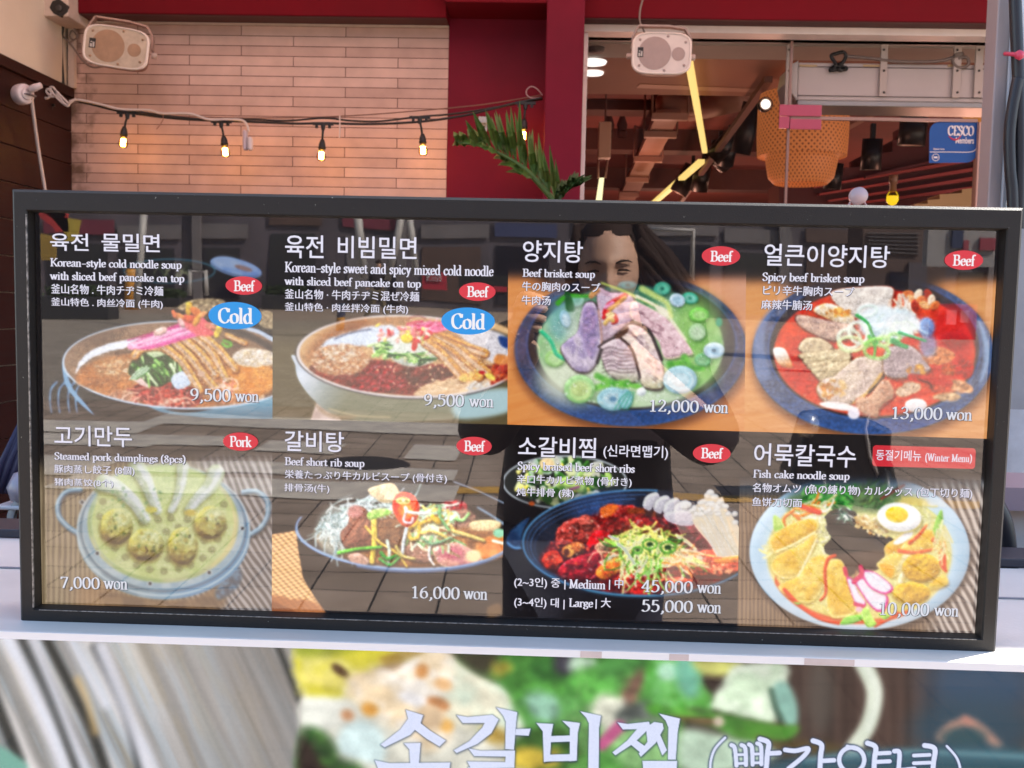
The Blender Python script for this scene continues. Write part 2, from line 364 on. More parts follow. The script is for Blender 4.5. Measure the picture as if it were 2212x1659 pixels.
# ---------------------------------------------------------------- lettering
INK = emis('white_lettering', L3(228, 226, 244), PS)
INKD = emis('price_lettering', L3(222, 224, 236), PS)
SHADE = emis('lettering_shadow', L3(38, 34, 44), PS)
G = {}                                                               # serif letters: advance, strokes;  'x y x y..' straight, '~x y..' curved, '_x y w' serif
def glyphs(t):
    for ln in t.strip().split('\n'):
        k, adv, *st = ln.split('|'); G[k] = (float(adv), st)
glyphs('''
K|.74|.17 0 .17 1|.62 1 .2 .42|.3 .55 .66 0|_.17 0 .13|_.17 1 .13|_.62 1 .1|_.66 0 .1
B|.66|.17 0 .17 1|~.17 1 .45 .98 .52 .77 .44 .56 .17 .53|~.17 .53 .5 .5 .58 .26 .48 .03 .17 0|_.1 0 .08|_.1 1 .08
S|.54|~.46 .78 .4 .97 .22 .99 .1 .82 .16 .62 .38 .46 .47 .25 .36 .02 .18 0 .07 .2
F|.58|.17 0 .17 1|.1 1 .54 1 .54 .8|.17 .53 .4 .53|_.17 0 .13
L|.58|.17 0 .17 1|.1 0 .52 0 .54 .22|_.17 1 .13
M|.9|.15 0 .17 1|.17 1 .43 .05|.43 .05 .7 1|.7 1 .73 0|_.15 0 .11|_.73 0 .13|_.12 1 .08|_.75 1 .08
C|.68|~.6 .76 .5 .97 .3 .98 .12 .8 .08 .5 .14 .18 .32 .01 .5 .03 .62 .22|.6 .76 .61 .97
P|.6|.17 0 .17 1|~.17 1 .45 .98 .54 .74 .44 .5 .17 .46|_.17 0 .13|_.1 1 .08
W|.95|.1 1 .27 .03|.27 .03 .46 .95|.46 .95 .64 .03|.64 .03 .84 1|_.1 1 .12|_.46 1 .08|_.84 1 .1
a|.46|~.09 .5 .17 .63 .31 .6 .34 .45 .34 .1 .44 .04|~.34 .38 .15 .3 .06 .14 .14 0 .25 .03 .34 .13
b|.52|.12 0 .12 1.02|~.12 .5 .25 .64 .42 .56 .46 .32 .38 .05 .24 -.01 .12 .1|_.07 1.02 .05
c|.44|~.37 .48 .3 .62 .18 .6 .07 .42 .07 .2 .16 .02 .28 .01 .39 .14
d|.54|.4 0 .4 1.02|~.4 .5 .3 .64 .14 .57 .06 .32 .13 .05 .26 .0 .4 .12|_.34 1.02 .06|_.46 0 .06
e|.45|.09 .36 .38 .36|~.38 .36 .35 .58 .22 .63 .1 .52 .07 .28 .14 .04 .28 .01 .39 .13
f|.32|.14 0 .14 .8|~.14 .8 .18 1 .28 1.03 .35 .97|.03 .6 .3 .6|_.14 0 .1
g|.48|~.22 .63 .35 .55 .36 .38 .22 .28 .1 .38 .1 .54 .22 .63|~.12 .28 .1 .16 .3 .11 .42 .02 .34 -.2 .16 -.24 .05 -.12 .14 .04|.34 .6 .45 .62
h|.55|.12 0 .12 1.02|~.12 .48 .26 .62 .38 .58 .41 .42 .41 0|_.12 0 .1|_.07 1.02 .05|_.41 0 .1
i|.27|.13 0 .13 .62|.13 .86 .131 .92|_.13 0 .1|_.08 .62 .05
k|.53|.12 0 .12 1.02|.4 .6 .16 .3|.22 .38 .44 0|_.12 0 .1|_.07 1.02 .05|_.4 .61 .09|_.45 0 .08
l|.27|.13 0 .13 1.02|_.13 0 .1|_.08 1.02 .05
m|.82|.12 0 .12 .62|~.12 .48 .25 .62 .36 .58 .4 .42 .4 0|~.4 .48 .53 .62 .64 .58 .68 .42 .68 0|_.12 0 .1|_.4 0 .09|_.68 0 .1|_.07 .61 .05
n|.55|.12 0 .12 .62|~.12 .48 .26 .62 .38 .58 .41 .42 .41 0|_.12 0 .1|_.41 0 .1|_.07 .61 .05
o|.5|~.25 .63 .1 .54 .06 .31 .1 .08 .25 0 .4 .08 .44 .31 .4 .54 .25 .63
p|.53|.13 -.3 .13 .62|~.13 .5 .26 .64 .42 .56 .47 .32 .39 .05 .25 -.01 .13 .1|_.13 -.3 .1|_.08 .61 .05
r|.38|.12 0 .12 .62|~.12 .44 .2 .58 .3 .62 .36 .56|_.12 0 .1|_.07 .61 .05
s|.38|~.31 .48 .27 .61 .15 .62 .08 .5 .14 .38 .28 .26 .31 .12 .22 .01 .12 .01 .06 .14
t|.32|.14 .8 .14 .15|~.14 .15 .18 .02 .26 .01 .32 .08|.03 .6 .3 .6
u|.55|~.12 .62 .12 .2 .17 .04 .28 .02 .4 .14|.4 0 .4 .62|_.07 .61 .05|_.35 .61 .05|_.46 0 .05
w|.74|.08 .62 .24 .02|.24 .02 .38 .58|.38 .58 .52 .02|.52 .02 .66 .62|_.08 .62 .09|_.38 .62 .06|_.66 .62 .09
x|.5|.08 .62 .42 0|.4 .62 .08 0|_.09 .62 .09|_.4 .62 .08|_.42 0 .09|_.08 0 .08
y|.5|.08 .62 .26 .04|~.42 .62 .26 .04 .16 -.24 .06 -.27|_.08 .62 .09|_.42 .62 .08
0|.52|~.26 .98 .12 .85 .07 .5 .12 .13 .26 0 .4 .13 .45 .5 .4 .85 .26 .98
1|.52|.27 0 .27 .96|.27 .96 .12 .82|_.27 0 .14
2|.52|~.09 .78 .16 .96 .3 .97 .41 .8 .36 .55 .08 .03|.08 .03 .42 .03 .46 .2
3|.52|~.1 .82 .2 .97 .34 .93 .39 .76 .34 .58 .2 .52|~.2 .52 .38 .46 .44 .25 .34 .04 .18 0 .07 .12
4|.52|.35 0 .35 .97|.35 .97 .05 .3|.05 .3 .47 .3|_.35 0 .1
5|.52|.4 .96 .15 .96|.15 .96 .13 .56|~.13 .56 .28 .62 .42 .48 .42 .2 .3 .02 .15 0 .07 .1
6|.52|~.4 .95 .2 .8 .09 .5 .1 .15 .25 0 .4 .1 .44 .32 .36 .54 .22 .56 .1 .4
7|.52|.09 .8 .11 .96|.11 .94 .45 .94|.45 .94 .2 0
8|.52|~.26 .97 .14 .87 .14 .68 .36 .44 .43 .24 .36 .04 .24 0 .12 .06 .08 .24 .18 .44 .38 .68 .38 .86 .26 .97
9|.52|~.12 .03 .32 .17 .43 .46 .42 .82 .28 .97 .13 .88 .08 .66 .16 .45 .3 .42 .42 .58
,|.26|~.13 .06 .17 .02 .14 -.12 .07 -.2
-|.5|.06 .34 .46 .34
(|.32|~.26 1.06 .11 .75 .09 .35 .14 .0 .26 -.22
)|.32|~.06 1.06 .21 .75 .23 .35 .18 .0 .06 -.22
''')
def serif_mesh(txt, thick=.13, thin=.055):
    V = []; Fc = []; x = 0
    def strip(P, z):
        P = np.array(P, float)
        if len(P) < 2: return
        t = np.gradient(P, axis=0); t /= np.linalg.norm(t, axis=1)[:, None] + 1e-9
        wd = thin + (thick - thin) * np.abs(t[:, 1] * .94 + t[:, 0] * -.34) ** 1.3
        nr = np.stack([-t[:, 1], t[:, 0]], 1) * wd[:, None] / 2
        P = P.copy(); P[0] -= t[0] * thin * .3; P[-1] += t[-1] * thin * .3
        b = len(V)
        for p, q in zip(P, nr): V.append((*(p + q), z)); V.append((*(p - q), z))
        for i in range(len(P) - 1): Fc.append((b + 2*i, b + 2*i + 1, b + 2*i + 3, b + 2*i + 2))
    z = 0
    for ch in txt:
        if ch == ' ': x += .3; continue
        adv, st = G[ch]
        for q in st:
            z += 1
            v = [float(k) for k in q.lstrip('~_').split()]
            if q[0] == '_':
                strip([(x + v[0] - v[2], v[1]), (x + v[0] + v[2], v[1])], z)
            else:
                P = [(x + v[i], v[i+1]) for i in range(0, len(v), 2)]
                if q[0] == '~': P = cat_rom(P, 6)
                elif len(P) > 2:
                    for a, b_ in zip(P[:-1], P[1:]): strip([a, b_], z)
                    continue
                strip(P, z)
        x += adv
    return np.array(V), Fc, x
def gothic_mesh(txt, bold=0.0):
    cu = bpy.data.curves.new('t', 'FONT'); cu.body = txt; cu.resolution_u = 3; cu.offset = bold
    o = bpy.data.objects.new('t', cu); C.objects.link(o); dg = bpy.context.evaluated_depsgraph_get()
    me = bpy.data.meshes.new_from_object(o.evaluated_get(dg)); V = np.array([v.co[:] for v in me.vertices]); Fc = [tuple(p.vertices) for p in me.polygons]
    bpy.data.objects.remove(o); bpy.data.meshes.remove(me); bpy.data.curves.remove(cu)
    return V, Fc
OFFT = -.0006
def letters(name, parent, txt, x0, yt, yb, x1, serif=False, bold=0.0, m=None, thick=.13, slant=0, off=OFFT, shadow=True, thin=.055):
    """x0, yt, yb: left end, top and base in the picture; x1: right end"""
    m = m or INK
    if serif: V, Fc, wd = serif_mesh(txt, thick, thin); lo, hi, l0, l1 = 0., 1., 0., wd - .05
    else:
        V, Fc = gothic_mesh(txt, bold); l0, lo = V[:, 0].min(), V[:, 1].min(); l1, hi = V[:, 0].max(), V[:, 1].max()
    u0, vt = loc(x0, yt, off); _, vb = loc(x0, yb, off); u1, _ = loc(x1, (yt + yb) / 2 + (x1 - x0) * .022, off)
    sx = (u1 - u0) / (l1 - l0); sy = (vt - vb) / (hi - lo)
    U = u0 + (V[:, 0] - l0) * sx; W = vb + (V[:, 1] - lo) * sy; U = U + slant * (W - vb)
    mb = MB()
    zz = off - (V[:, 2] % 97 + 1) * 2e-6 if serif else np.full(len(V), off)
    mb.add(list(zip(U, zz, W)), Fc)
    if not serif and not bold: mb.add(list(zip(U + .00026, zz + 3e-5, W)), Fc)
    if shadow:
        d = .0006
        mb.add(list(zip(U - d*.7, zz + .00036, W - d*.5)), Fc, 1)
        mb.add(list(zip(U + d, zz + .0003, W - d)), Fc, 1)
    return mb.build(name, [m, SHADE], parent)
def badge(parent, txt, cx, cy, rx, ry, col, tx0, ty0, ty1, tx1, bname):
    off = -.0009; u, v = loc(cx, cy, off); u1, _ = loc(cx + rx, cy, off); _, v1 = loc(cx, cy + ry, off)
    a = u1 - u; b = v - v1; mb = MB(); n = 48
    mb.add([(u, off, v)] + [(u + a * math.cos(2*math.pi*k/n), off, v + b * math.sin(2*math.pi*k/n)) for k in range(n)], [(0, k + 1, (k + 1) % n + 1) for k in range(n)])
    o = mb.build('badge', emis(bname, L3(*col), PS), parent)
    letters('lettering', o, txt, tx0, ty0, ty1, tx1, serif=True, thick=.15, off=off - .0003, shadow=False) if parent is None else letters_flat(o, txt, tx0, ty0, ty1, tx1, off - .0003)
    return o
def letters_flat(o, txt, x0, yt, yb, x1, off):                       # lettering inside a badge: same mesh, second material
    V, Fc, wd = serif_mesh(txt, .17, .06); u0, vt = loc(x0, yt, off); _, vb = loc(x0, yb, off); u1, _ = loc(x1, yb, off)
    U = u0 + V[:, 0] * (u1 - u0) / (wd - .05); W = vb + V[:, 1] * (vt - vb); me = o.data
    mb = MB(); mb.v = [tuple(v.co) for v in me.vertices]; mb.f = [tuple(p.vertices) for p in me.polygons]; mb.m = [0] * len(mb.f); mb.sm = [False] * len(mb.f)
    mb.add(list(zip(U, off - (V[:, 2] % 97) * 2e-6, W)), Fc, 1)
    o.data = mb.mesh('badge', [me.materials[0], emis('badge_lettering', L3(240, 235, 240), PS)])
# ---------------------------------------------------------------- the eight dish pictures
BK = (24, 21, 24)
def crystals(c, reg, n, cols, r=(9, 22)):
    n = int(n*1.7)
    for i in range(n):
        g = rng.uniform(0, 6.28); q = math.sqrt(rng.uniform(0, 1)); x = reg[0] + reg[2]*q*math.cos(g); y = reg[1] + reg[3]*q*math.sin(g)
        R = rng.uniform(*r); a0 = rng.uniform(0, 6.28); k = rng.randint(4, 6)
        P = [(x + R*rng.uniform(.6, 1.1)*math.cos(a0 + 6.28*j/k), y + .7*R*rng.uniform(.6, 1.1)*math.sin(a0 + 6.28*j/k)) for j in range(k)]
        cc = np.array(cols[rng.randint(len(cols))], float) * rng.uniform(.8, 1.12)
        c.poly(P, cc, smooth=False, a=.62, dome=.4, dw=R*.6, wet=.4, ws=12)
def ringlet(c, x, y, rx, ry, col, inner, rot=0, w=.28, core=None):
    c.ell(x + 4, y + 8, rx*1.08, ry*1.08, (30, 60, 30), rot=rot, soft=rx*.25, a=.4)
    c.ell(x, y, rx, ry, col, rot=rot, soft=4, dome=.25, dw=rx*.3, col2=np.array(col)*.86, sc=30)
    c.ell(x + rx*.03, y + ry*.05, rx*(1-w), ry*(1-w), inner, rot=rot, soft=6, col2=np.array(inner)*.85, sc=25)
    c.ring(x, y, rx*.62, ry*.6, rx*.1, np.array(col)*1.08, rot=rot, soft=5, a=.6)
    if core: c.ell(x, y, rx*.22, ry*.24, core, rot=rot, soft=8)
def slab(c, pts, col, col2, edge=(60, 45, 48), bump=.5, bs=30, dome=.25, **k):
    bump *= .42; k.setdefault('mot', .16)
    c.poly([(x + 5, y + 12) for x, y in pts], (35, 25, 28), soft=14, a=.55)
    c.poly(pts, edge, soft=2)
    P = np.array(pts, float); m = P.mean(0); P = m + (P - m) * .965
    c.poly(P, col, col2=col2, sc=45, bump=bump, bs=bs, dome=dome, dw=30, rough=4, rs=20, **k)
def strip(c, pts, w, w2=None, core=(216, 178, 150), crust=(234, 178, 96), dark=(190, 122, 60)):
    w2 = w2 or w
    c.line([(x + 6, y + 8) for x, y in pts], w + 8, (104, 62, 36), w2=w2 + 8, soft=6, a=.75)
    c.line(pts, w, crust, w2=w2, col2=dark, sc=22, rough=4, rs=14, bump=.5, bs=14)
    c.line([(x - w*.1, y + w*.1) for x, y in pts], w*.5, core, w2=w2*.5, soft=3, col2=np.array(core)*.82, sc=18, bump=.3, bs=12)
    c.line([(x + w*.28, y - w*.2) for x, y in pts], 6, (243, 205, 130), w2=6, soft=3, a=.8, rough=3, rs=10)

def dish1(c):
    c.C[:] = BK
    c.ell(1560, 605, 170, 52, (92, 118, 166), rot=14, soft=10, col2=(120, 140, 175), sc=60); c.ell(1500, 570, 90, 40, (150, 160, 180), rot=10, soft=14, a=.6)
    c.ell(1610, 612, 60, 16, (120, 90, 80), rot=16, soft=6, a=.8); c.ring(1560, 608, 172, 56, 6, (130, 160, 205), rot=14, soft=3)
    c.ring(1120, 630, 300, 78, 12, (56, 96, 112), soft=6); c.strands(26, (1120, 610, 210, 42), (40, 90), (6, 14), [(70, 88, 58), (110, 112, 88), (150, 150, 130), (52, 60, 44)], soft=4, a=.8)
    for p in ([(1180, 860), (1290, 815), (1450, 815), (1490, 850), (1380, 900), (1200, 890)], [(1700, 900), (1810, 905), (1810, 1010), (1720, 990)]):
        c.poly(p, (178, 160, 130), soft=8, col2=(120, 104, 84), sc=14, bump=.8, bs=12)
    for x in (330, 385, 450, 500): c.line([(x + 45, 1365), (x + 8, 1410), (x, 1490), (x + 10, 1565)], 20, (108, 148, 182), w2=12, soft=4, col2=(72, 104, 136), sc=30)
    # bowl body below the rim, then the inside
    c.poly([(412, 1230), (430, 1380), (520, 1500), (625, 1585), (560, 1500), (480, 1400)], (120, 158, 192), soft=4)
    c.poly([(900, 1470), (1100, 1545), (1300, 1560), (1810, 1470), (1810, 1610), (1500, 1612), (1250, 1590), (1050, 1560)], (106, 150, 174), soft=4, grad=(0, 1, 0, 1500, 110, (66, 104, 124)))
    c.ell(1215, 1252, 805, 293, (188, 208, 230), rot=1.5)
    base = c.C.copy(); c.ell(1217, 1250, 793, 282, (112, 88, 74), rot=1.5, col2=(140, 112, 92), sc=120, soft=2)
    c.poly([(500, 1310), (520, 1240), (600, 1160), (740, 1105), (900, 1075), (1000, 1075), (900, 1120), (720, 1160), (600, 1210), (540, 1260)], (226, 232, 246), soft=7, rough=8, rs=30)
    c.line([(1640, 1012), (1720, 1035), (1810, 1090)], 26, (180, 196, 220), soft=7); c.line([(1500, 1010), (1650, 1060), (1810, 1150)], 40, (70, 62, 62), soft=12)
    c.ell(1160, 1350, 660, 188, (150, 98, 62), rot=1, soft=18, col2=(186, 120, 70), sc=90, bump=.2, bs=40, wet=.25)
    c.ell(1650, 1340, 190, 110, (206, 128, 56), soft=30, col2=(220, 150, 80), sc=50)
    c.ell(770, 1265, 160, 70, (170, 118, 78), soft=18, rough=16); crystals(c, (780, 1262, 150, 58), 90, [(198, 146, 104), (214, 170, 128), (176, 118, 76), (232, 200, 168)])
    c.ell(1680, 1205, 150, 62, (214, 196, 176), soft=10, rough=14); crystals(c, (1690, 1200, 140, 52), 80, [(236, 222, 214), (248, 240, 240), (220, 186, 150), (232, 200, 160)])
    c.ell(830, 1460, 120, 40, (170, 110, 82), soft=12, rough=12); crystals(c, (820, 1460, 110, 36), 40, [(208, 160, 132), (190, 124, 92)])
    c.poly([(880, 1400), (1000, 1360), (1200, 1380), (1330, 1440), (1300, 1520), (1100, 1530), (930, 1490)], (150, 56, 44), soft=8, col2=(110, 36, 34), sc=30, bump=.9, bs=22, wet=.35)
    c.strands(46, (1080, 1440, 190, 70), (60, 150), (9, 18), [(206, 118, 104), (186, 70, 56), (228, 170, 150), (150, 44, 40)], soft=3, dome=.4, dw=8)
    crystals(c, (1560, 1470, 190, 45), 40, [(210, 140, 110), (190, 100, 70), (232, 190, 160)]); crystals(c, (1130, 1500, 120, 26), 20, [(216, 150, 130), (240, 200, 180)])
    c.poly([(900, 1310), (950, 1330), (1000, 1400), (960, 1400), (890, 1360)], (230, 196, 190), soft=6, rough=8)
    # cucumber
    c.poly([(850, 1275), (890, 1200), (960, 1160), (1080, 1145), (1200, 1200), (1240, 1290), (1150, 1340), (1060, 1395), (980, 1380), (930, 1330), (860, 1320)], (44, 66, 34), soft=6)
    for i in range(34):
        t = i / 33; x = 900 + 300*((i*7) % 34)/33; y = 1190 + 170*rng.uniform(0, 1); a = rng.uniform(95, 150) * math.pi/180; l = rng.uniform(70, 130)
        cc = [(150, 200, 110), (186, 222, 150), (64, 112, 44), (46, 84, 36), (214, 236, 190)][rng.randint(5)]
        c.line([(x + l/2*math.cos(a), y - l/2*math.sin(a)), (x - l/2*math.cos(a), y + l/2*math.sin(a))], rng.uniform(16, 30), cc, w2=10, soft=2, dome=.35, dw=10, L=(.3, -.9))
    c.poly([(960, 1160), (1060, 1145), (1120, 1170), (1020, 1200)], (206, 226, 180), soft=6, dome=.2)
    c.poly([(1130, 1340), (1210, 1290), (1256, 1350), (1250, 1385), (1170, 1412)], (212, 222, 240), soft=3, grad=(0, 1, 0, 1300, 110, (176, 196, 226)))
    for i in range(6): c.line([(860 + i*8, 1345), (900 + i*14, 1300), (945 + i*10, 1270)], 12, [(230, 236, 232), (90, 140, 80)][i % 2], soft=3)
    strip(c, [(1500, 1055), (1580, 1090), (1620, 1105)], 30)
    for P in ([(890, 1190), (940, 1140), (1060, 1130), (1160, 1190)], [(1080, 1130), (1190, 1215), (1270, 1330), (1320, 1420)], [(1160, 1105), (1260, 1200), (1350, 1320), (1420, 1400)], [(1220, 1080), (1330, 1180), (1400, 1270), (1430, 1310)],
              [(1280, 1060), (1390, 1150), (1450, 1260), (1490, 1340)], [(1330, 1050), (1440, 1140), (1510, 1220), (1555, 1280)]): strip(c, P, 52, 46)
    c.ell(1330, 1310, 26, 22, (196, 160, 140), soft=4); c.line([(1490, 1340), (1560, 1350), (1570, 1400), (1520, 1420)], 10, (240, 200, 180), soft=3)
    c.strands(12, (1500, 1370, 60, 40), (60, 110), (9, 13), [(236, 196, 176), (214, 130, 110)], soft=3)
    # radish threads and garnish
    c.poly([(880, 1130), (930, 1075), (1160, 985), (1330, 930), (1360, 1030), (1200, 1090), (980, 1150)], (214, 84, 150), soft=8)
    for i in range(44):
        y = rng.uniform(-60, 60); x0 = rng.uniform(-40, 60)
        c.line([(880 + x0, 1120 + y*.5), (1060 + x0*.5, 1070 + y*.7), (1220, 1020 + y*.6), (1330 + rng.uniform(-20, 20), 990 + y*.5)], rng.uniform(6, 13), [(230, 106, 168), (246, 170, 208), (196, 60, 128), (250, 204, 226)][rng.randint(4)], soft=3, a=.85)
    c.poly([(1180, 960), (1230, 920), (1380, 960), (1420, 1040), (1330, 1060), (1250, 1020)], (226, 104, 110), soft=10, rough=14)
    for x, y, r, a, cc in ((1180, 930, 46, 20, (238, 150, 90)), (1150, 915, 30, 70, (232, 120, 80)), (1250, 880, 44, 100, (240, 186, 70)), (1245, 860, 26, 80, (246, 206, 96)), (1300, 905, 50, 40, (232, 128, 70)), (1340, 920, 36, 150, (238, 160, 110)),
                           (1260, 950, 52, 10, (226, 96, 60)), (1200, 975, 36, 60, (250, 200, 200)), (1300, 960, 40, 120, (240, 170, 80)), (1440, 1030, 46, 110, (238, 206, 90)), (1390, 1000, 40, 30, (226, 140, 120)), (1060, 1030, 50, 160, (246, 200, 190))):
        c.ell(x, y, r, r*.5, cc, rot=a, soft=3, col2=np.array(cc)*.75, sc=20, dome=.4, dw=14, rough=5, rs=16)
    for p in ([(1470, 1110), (1500, 1130), (1530, 1120)], [(1480, 1090), (1510, 1100), (1525, 1105)]): c.line(p, 18, (110, 170, 70), soft=3)
    c.dots(60, (1250, 1280, 320, 160), (3, 7), [(250, 244, 236)], soft=2, a=.8); c.keep(base, 1217, 1250, 793, 282, 1.5, 1360); c.blur(4); c.detail(.2, (1217, 1250, 780, 275))

def dish2(c):
    c.C[:] = BK
    f = sst(700, 1150, c.Y); c.fade(f, (96, 86, 62)); c.C *= (1 + .12*(fbm(c.X/90, c.Y/9, 5)[..., None] - .5))
    c.poly([(560, 1480), (470, 1480), (425, 1620), (650, 1620)], (206, 184, 178), smooth=False, soft=4, col2=(180, 158, 150), sc=40)
    c.poly([(316, 1146), (318, 1220), (332, 1300), (379, 1385), (457, 1475), (582, 1567), (794, 1618), (1100, 1622), (1500, 1602), (1860, 1545), (1860, 1380), (1300, 1440), (700, 1380)], (214, 222, 238), soft=3, grad=(.8, .5, 380, 1250, 360, (126, 126, 106)), col2=(176, 190, 206), sc=200)
    c.poly([(1480, 1450), (1860, 1390), (1860, 1545), (1500, 1602)], (168, 196, 204), soft=30, a=.9)
    c.poly([(450, 1480), (560, 1560), (760, 1585), (640, 1608), (520, 1570)], (150, 128, 100), soft=14, a=.7)
    c.line([(560, 1530), (760, 1580), (1000, 1590)], 8, (214, 190, 150), soft=4, a=.7)
    c.ell(1130, 1155, 814, 307, (64, 58, 60), rot=2.2); c.ell(1131, 1155, 806, 299, (214, 206, 206), rot=2.2, soft=2)
    base = c.C.copy(); c.ell(1134, 1154, 786, 284, (172, 128, 92), rot=2.2, soft=2, col2=(206, 164, 122), sc=110, an=(-20, 1.6))
    c.ell(640, 1050, 250, 110, (136, 78, 46), rot=-28, soft=60, a=.7)
    c.poly([(470, 1190), (490, 1100), (600, 1010), (800, 955), (1000, 930), (1060, 990), (900, 1080), (700, 1080), (560, 1130)], (212, 224, 244), soft=16, rough=12, rs=50)
    c.line([(600, 1030), (720, 985), (860, 960)], 12, (70, 74, 100), soft=6, a=.8)
    c.poly([(1480, 960), (1700, 960), (1860, 1040), (1860, 1230), (1700, 1180), (1560, 1060)], (206, 200, 206), soft=16); c.poly([(1780, 1010), (1860, 1030), (1860, 1095), (1800, 1080)], (38, 66, 120), soft=10)
    c.poly([(1500, 950), (1700, 950), (1860, 1000), (1860, 960), (1700, 900), (1500, 900)], (214, 174, 130), soft=12)
    c.poly([(420, 1230), (600, 1190), (900, 1180), (1300, 1210), (1780, 1230), (1860, 1300), (1850, 1400), (1300, 1440), (800, 1395), (520, 1310)], (128, 44, 36), soft=10, col2=(92, 46, 36), sc=70, bump=.5, bs=30, wet=.3)
    for i in range(30): c.line([(640 + i*24, 1385 - (i % 3)*6), (690 + i*24, 1295)], 7, (74, 30, 32), soft=4, a=.4)
    c.ell(640, 1180, 210, 110, (186, 134, 98), soft=16, rough=24, rs=60); crystals(c, (640, 1180, 205, 108), 220, [(206, 160, 124), (226, 190, 160), (186, 124, 84), (170, 96, 62), (238, 214, 196)])
    crystals(c, (650, 1130, 130, 50), 40, [(240, 224, 210), (226, 190, 160)])
    for x, y, rx, ry in ((930, 1250, 110, 50), (840, 1330, 90, 40), (1000, 1340, 120, 50), (900, 1385, 110, 24), (780, 1380, 60, 26)):
        c.ell(x, y, rx, ry, (160, 30, 40), soft=8, rough=16, rs=30, col2=(120, 22, 30), sc=24, bump=1, bs=20, wet=.6, ws=12)
    c.poly([(1170, 1420), (1300, 1340), (1500, 1310), (1740, 1330), (1760, 1420), (1500, 1450), (1280, 1450)], (222, 184, 148), soft=10, rough=10)
    c.strands(50, (1430, 1390, 230, 50), (90, 200), (7, 12), [(240, 208, 176), (206, 160, 120), (232, 190, 150)], ang=(-25, 20), curl=.15, soft=3, a=.8)
    crystals(c, (1650, 1380, 100, 45), 60, [(244, 236, 228), (232, 214, 200)], r=(10, 22))
    c.poly([(1740, 1210), (1860, 1190), (1860, 1400), (1740, 1410), (1720, 1300)], (150, 34, 24), soft=10, col2=(186, 84, 40), sc=30, bump=.7, bs=20, wet=.4)
    c.ell(1800, 1180, 60, 40, (206, 130, 70), soft=10, rough=10)
    c.ell(1170, 1120, 180, 110, (226, 228, 220), soft=12, dome=.2, dw=60, col2=(206, 214, 200), sc=60); c.poly([(880, 1070), (960, 1010), (1060, 1020), (1040, 1110), (900, 1140)], (228, 234, 226), soft=8)
    for i in range(44):
        x = rng.uniform(890, 1300); y = 1070 + (x - 880)*.3 + rng.uniform(-35, 45); a = rng.uniform(-35, 25)*math.pi/180; l = rng.uniform(60, 140)
        if x > 1000: y = max(y, 1150)
        cc = [(120, 176, 84), (166, 210, 120), (48, 96, 40), (200, 228, 160), (36, 78, 46)][rng.randint(5)]
        c.line([(x - l/2*math.cos(a), y - l/2*math.sin(a)), (x, y - 8), (x + l/2*math.cos(a), y + l/2*math.sin(a))], rng.uniform(14, 28), cc, w2=8, soft=2, dome=.35, dw=9)
    for P in ([(1280, 990), (1420, 1030), (1560, 1090), (1680, 1130)], [(1330, 1010), (1480, 1090), (1600, 1190), (1700, 1270)], [(1290, 1040), (1430, 1120), (1540, 1230), (1640, 1300)], [(1250, 1050), (1360, 1130), (1450, 1230), (1520, 1310)]): strip(c, P, 70, 60, core=(226, 186, 156), crust=(222, 156, 88))
    for P in ([(1330, 990), (1500, 1060), (1640, 1110)], [(1340, 1060), (1500, 1180), (1600, 1260)]): c.line(P, 5, (92, 40, 30), soft=3)
    c.ell(1570, 1300, 80, 32, (236, 206, 110), rot=-8, soft=6, rough=12, col2=(226, 150, 90), sc=24); c.ell(1720, 1300, 40, 20, (240, 214, 100), rot=30, soft=4); c.ell(1660, 1270, 22, 12, (180, 30, 40), soft=3)
    c.poly([(1090, 960), (1180, 915), (1350, 905), (1420, 950), (1330, 985), (1200, 975)], (216, 70, 116), soft=8, col2=(236, 130, 160), sc=24)
    c.strands(30, (1240, 940, 150, 30), (60, 130), (5, 9), [(240, 120, 166), (196, 40, 90), (250, 180, 206)], ang=(-20, 20), soft=2)
    cols = [(240, 206, 90), (236, 130, 130), (250, 226, 206), (206, 50, 60), (244, 170, 160), (228, 214, 120)]
    for i in range(46):
        x = rng.uniform(900, 1290); y = 985 + rng.uniform(-45, 60) + (x - 1080)*.08; r = rng.uniform(14, 34); cc = cols[rng.randint(6)]
        c.ell(x, y, r, r*.5, cc, rot=rng.uniform(0, 180), soft=2, dome=.4, dw=10, rough=4, rs=12)
    c.ell(1120, 1025, 42, 34, (244, 208, 70), soft=3, dome=.35, dw=16); c.ell(1175, 1080, 20, 36, (206, 50, 50), rot=15, soft=3)
    for P in ([(1120, 920), (1150, 868), (1220, 870), (1280, 905)], [(1130, 890), (1200, 862), (1260, 880)], [(1180, 1130), (1210, 1150), (1270, 1140), (1285, 1100), (1240, 1070)], [(1280, 1120), (1340, 1130)]): c.line(P, 4, (120, 44, 50), soft=2, a=.8)
    c.dots(46, (1250, 1270, 420, 120), (5, 10), [(250, 232, 196), (240, 214, 170)], soft=2); c.keep(base, 1134, 1154, 786, 284, 2.2, 1290); c.blur(4); c.detail(.2, (1134, 1154, 770, 276))

def stonebowl(c, cx, cy, rx, ry, cols, icx, icy, irx, iry):
    c.ell(cx + 10, cy + 40, rx*1.02, ry*1.02, (60, 36, 26), soft=50, a=.6)
    c.ell(cx, cy, rx, ry, cols[0], soft=4, col2=cols[1], sc=70, mot=.5, bump=.25, bs=16, grad=(0, 1, 0, cy + ry*.35, ry*.55, cols[2]))
    c.ring(cx, cy, rx*.985, ry*.985, 10, np.array(cols[2])*1.2, soft=8, a=.5); c.ring(icx, icy, irx + 8, iry + 8, 14, np.array(cols[2])*1.15, soft=7, a=.6)
    c.ell(icx, icy, irx, iry, (38, 34, 40), soft=3, col2=(58, 54, 60), sc=120)

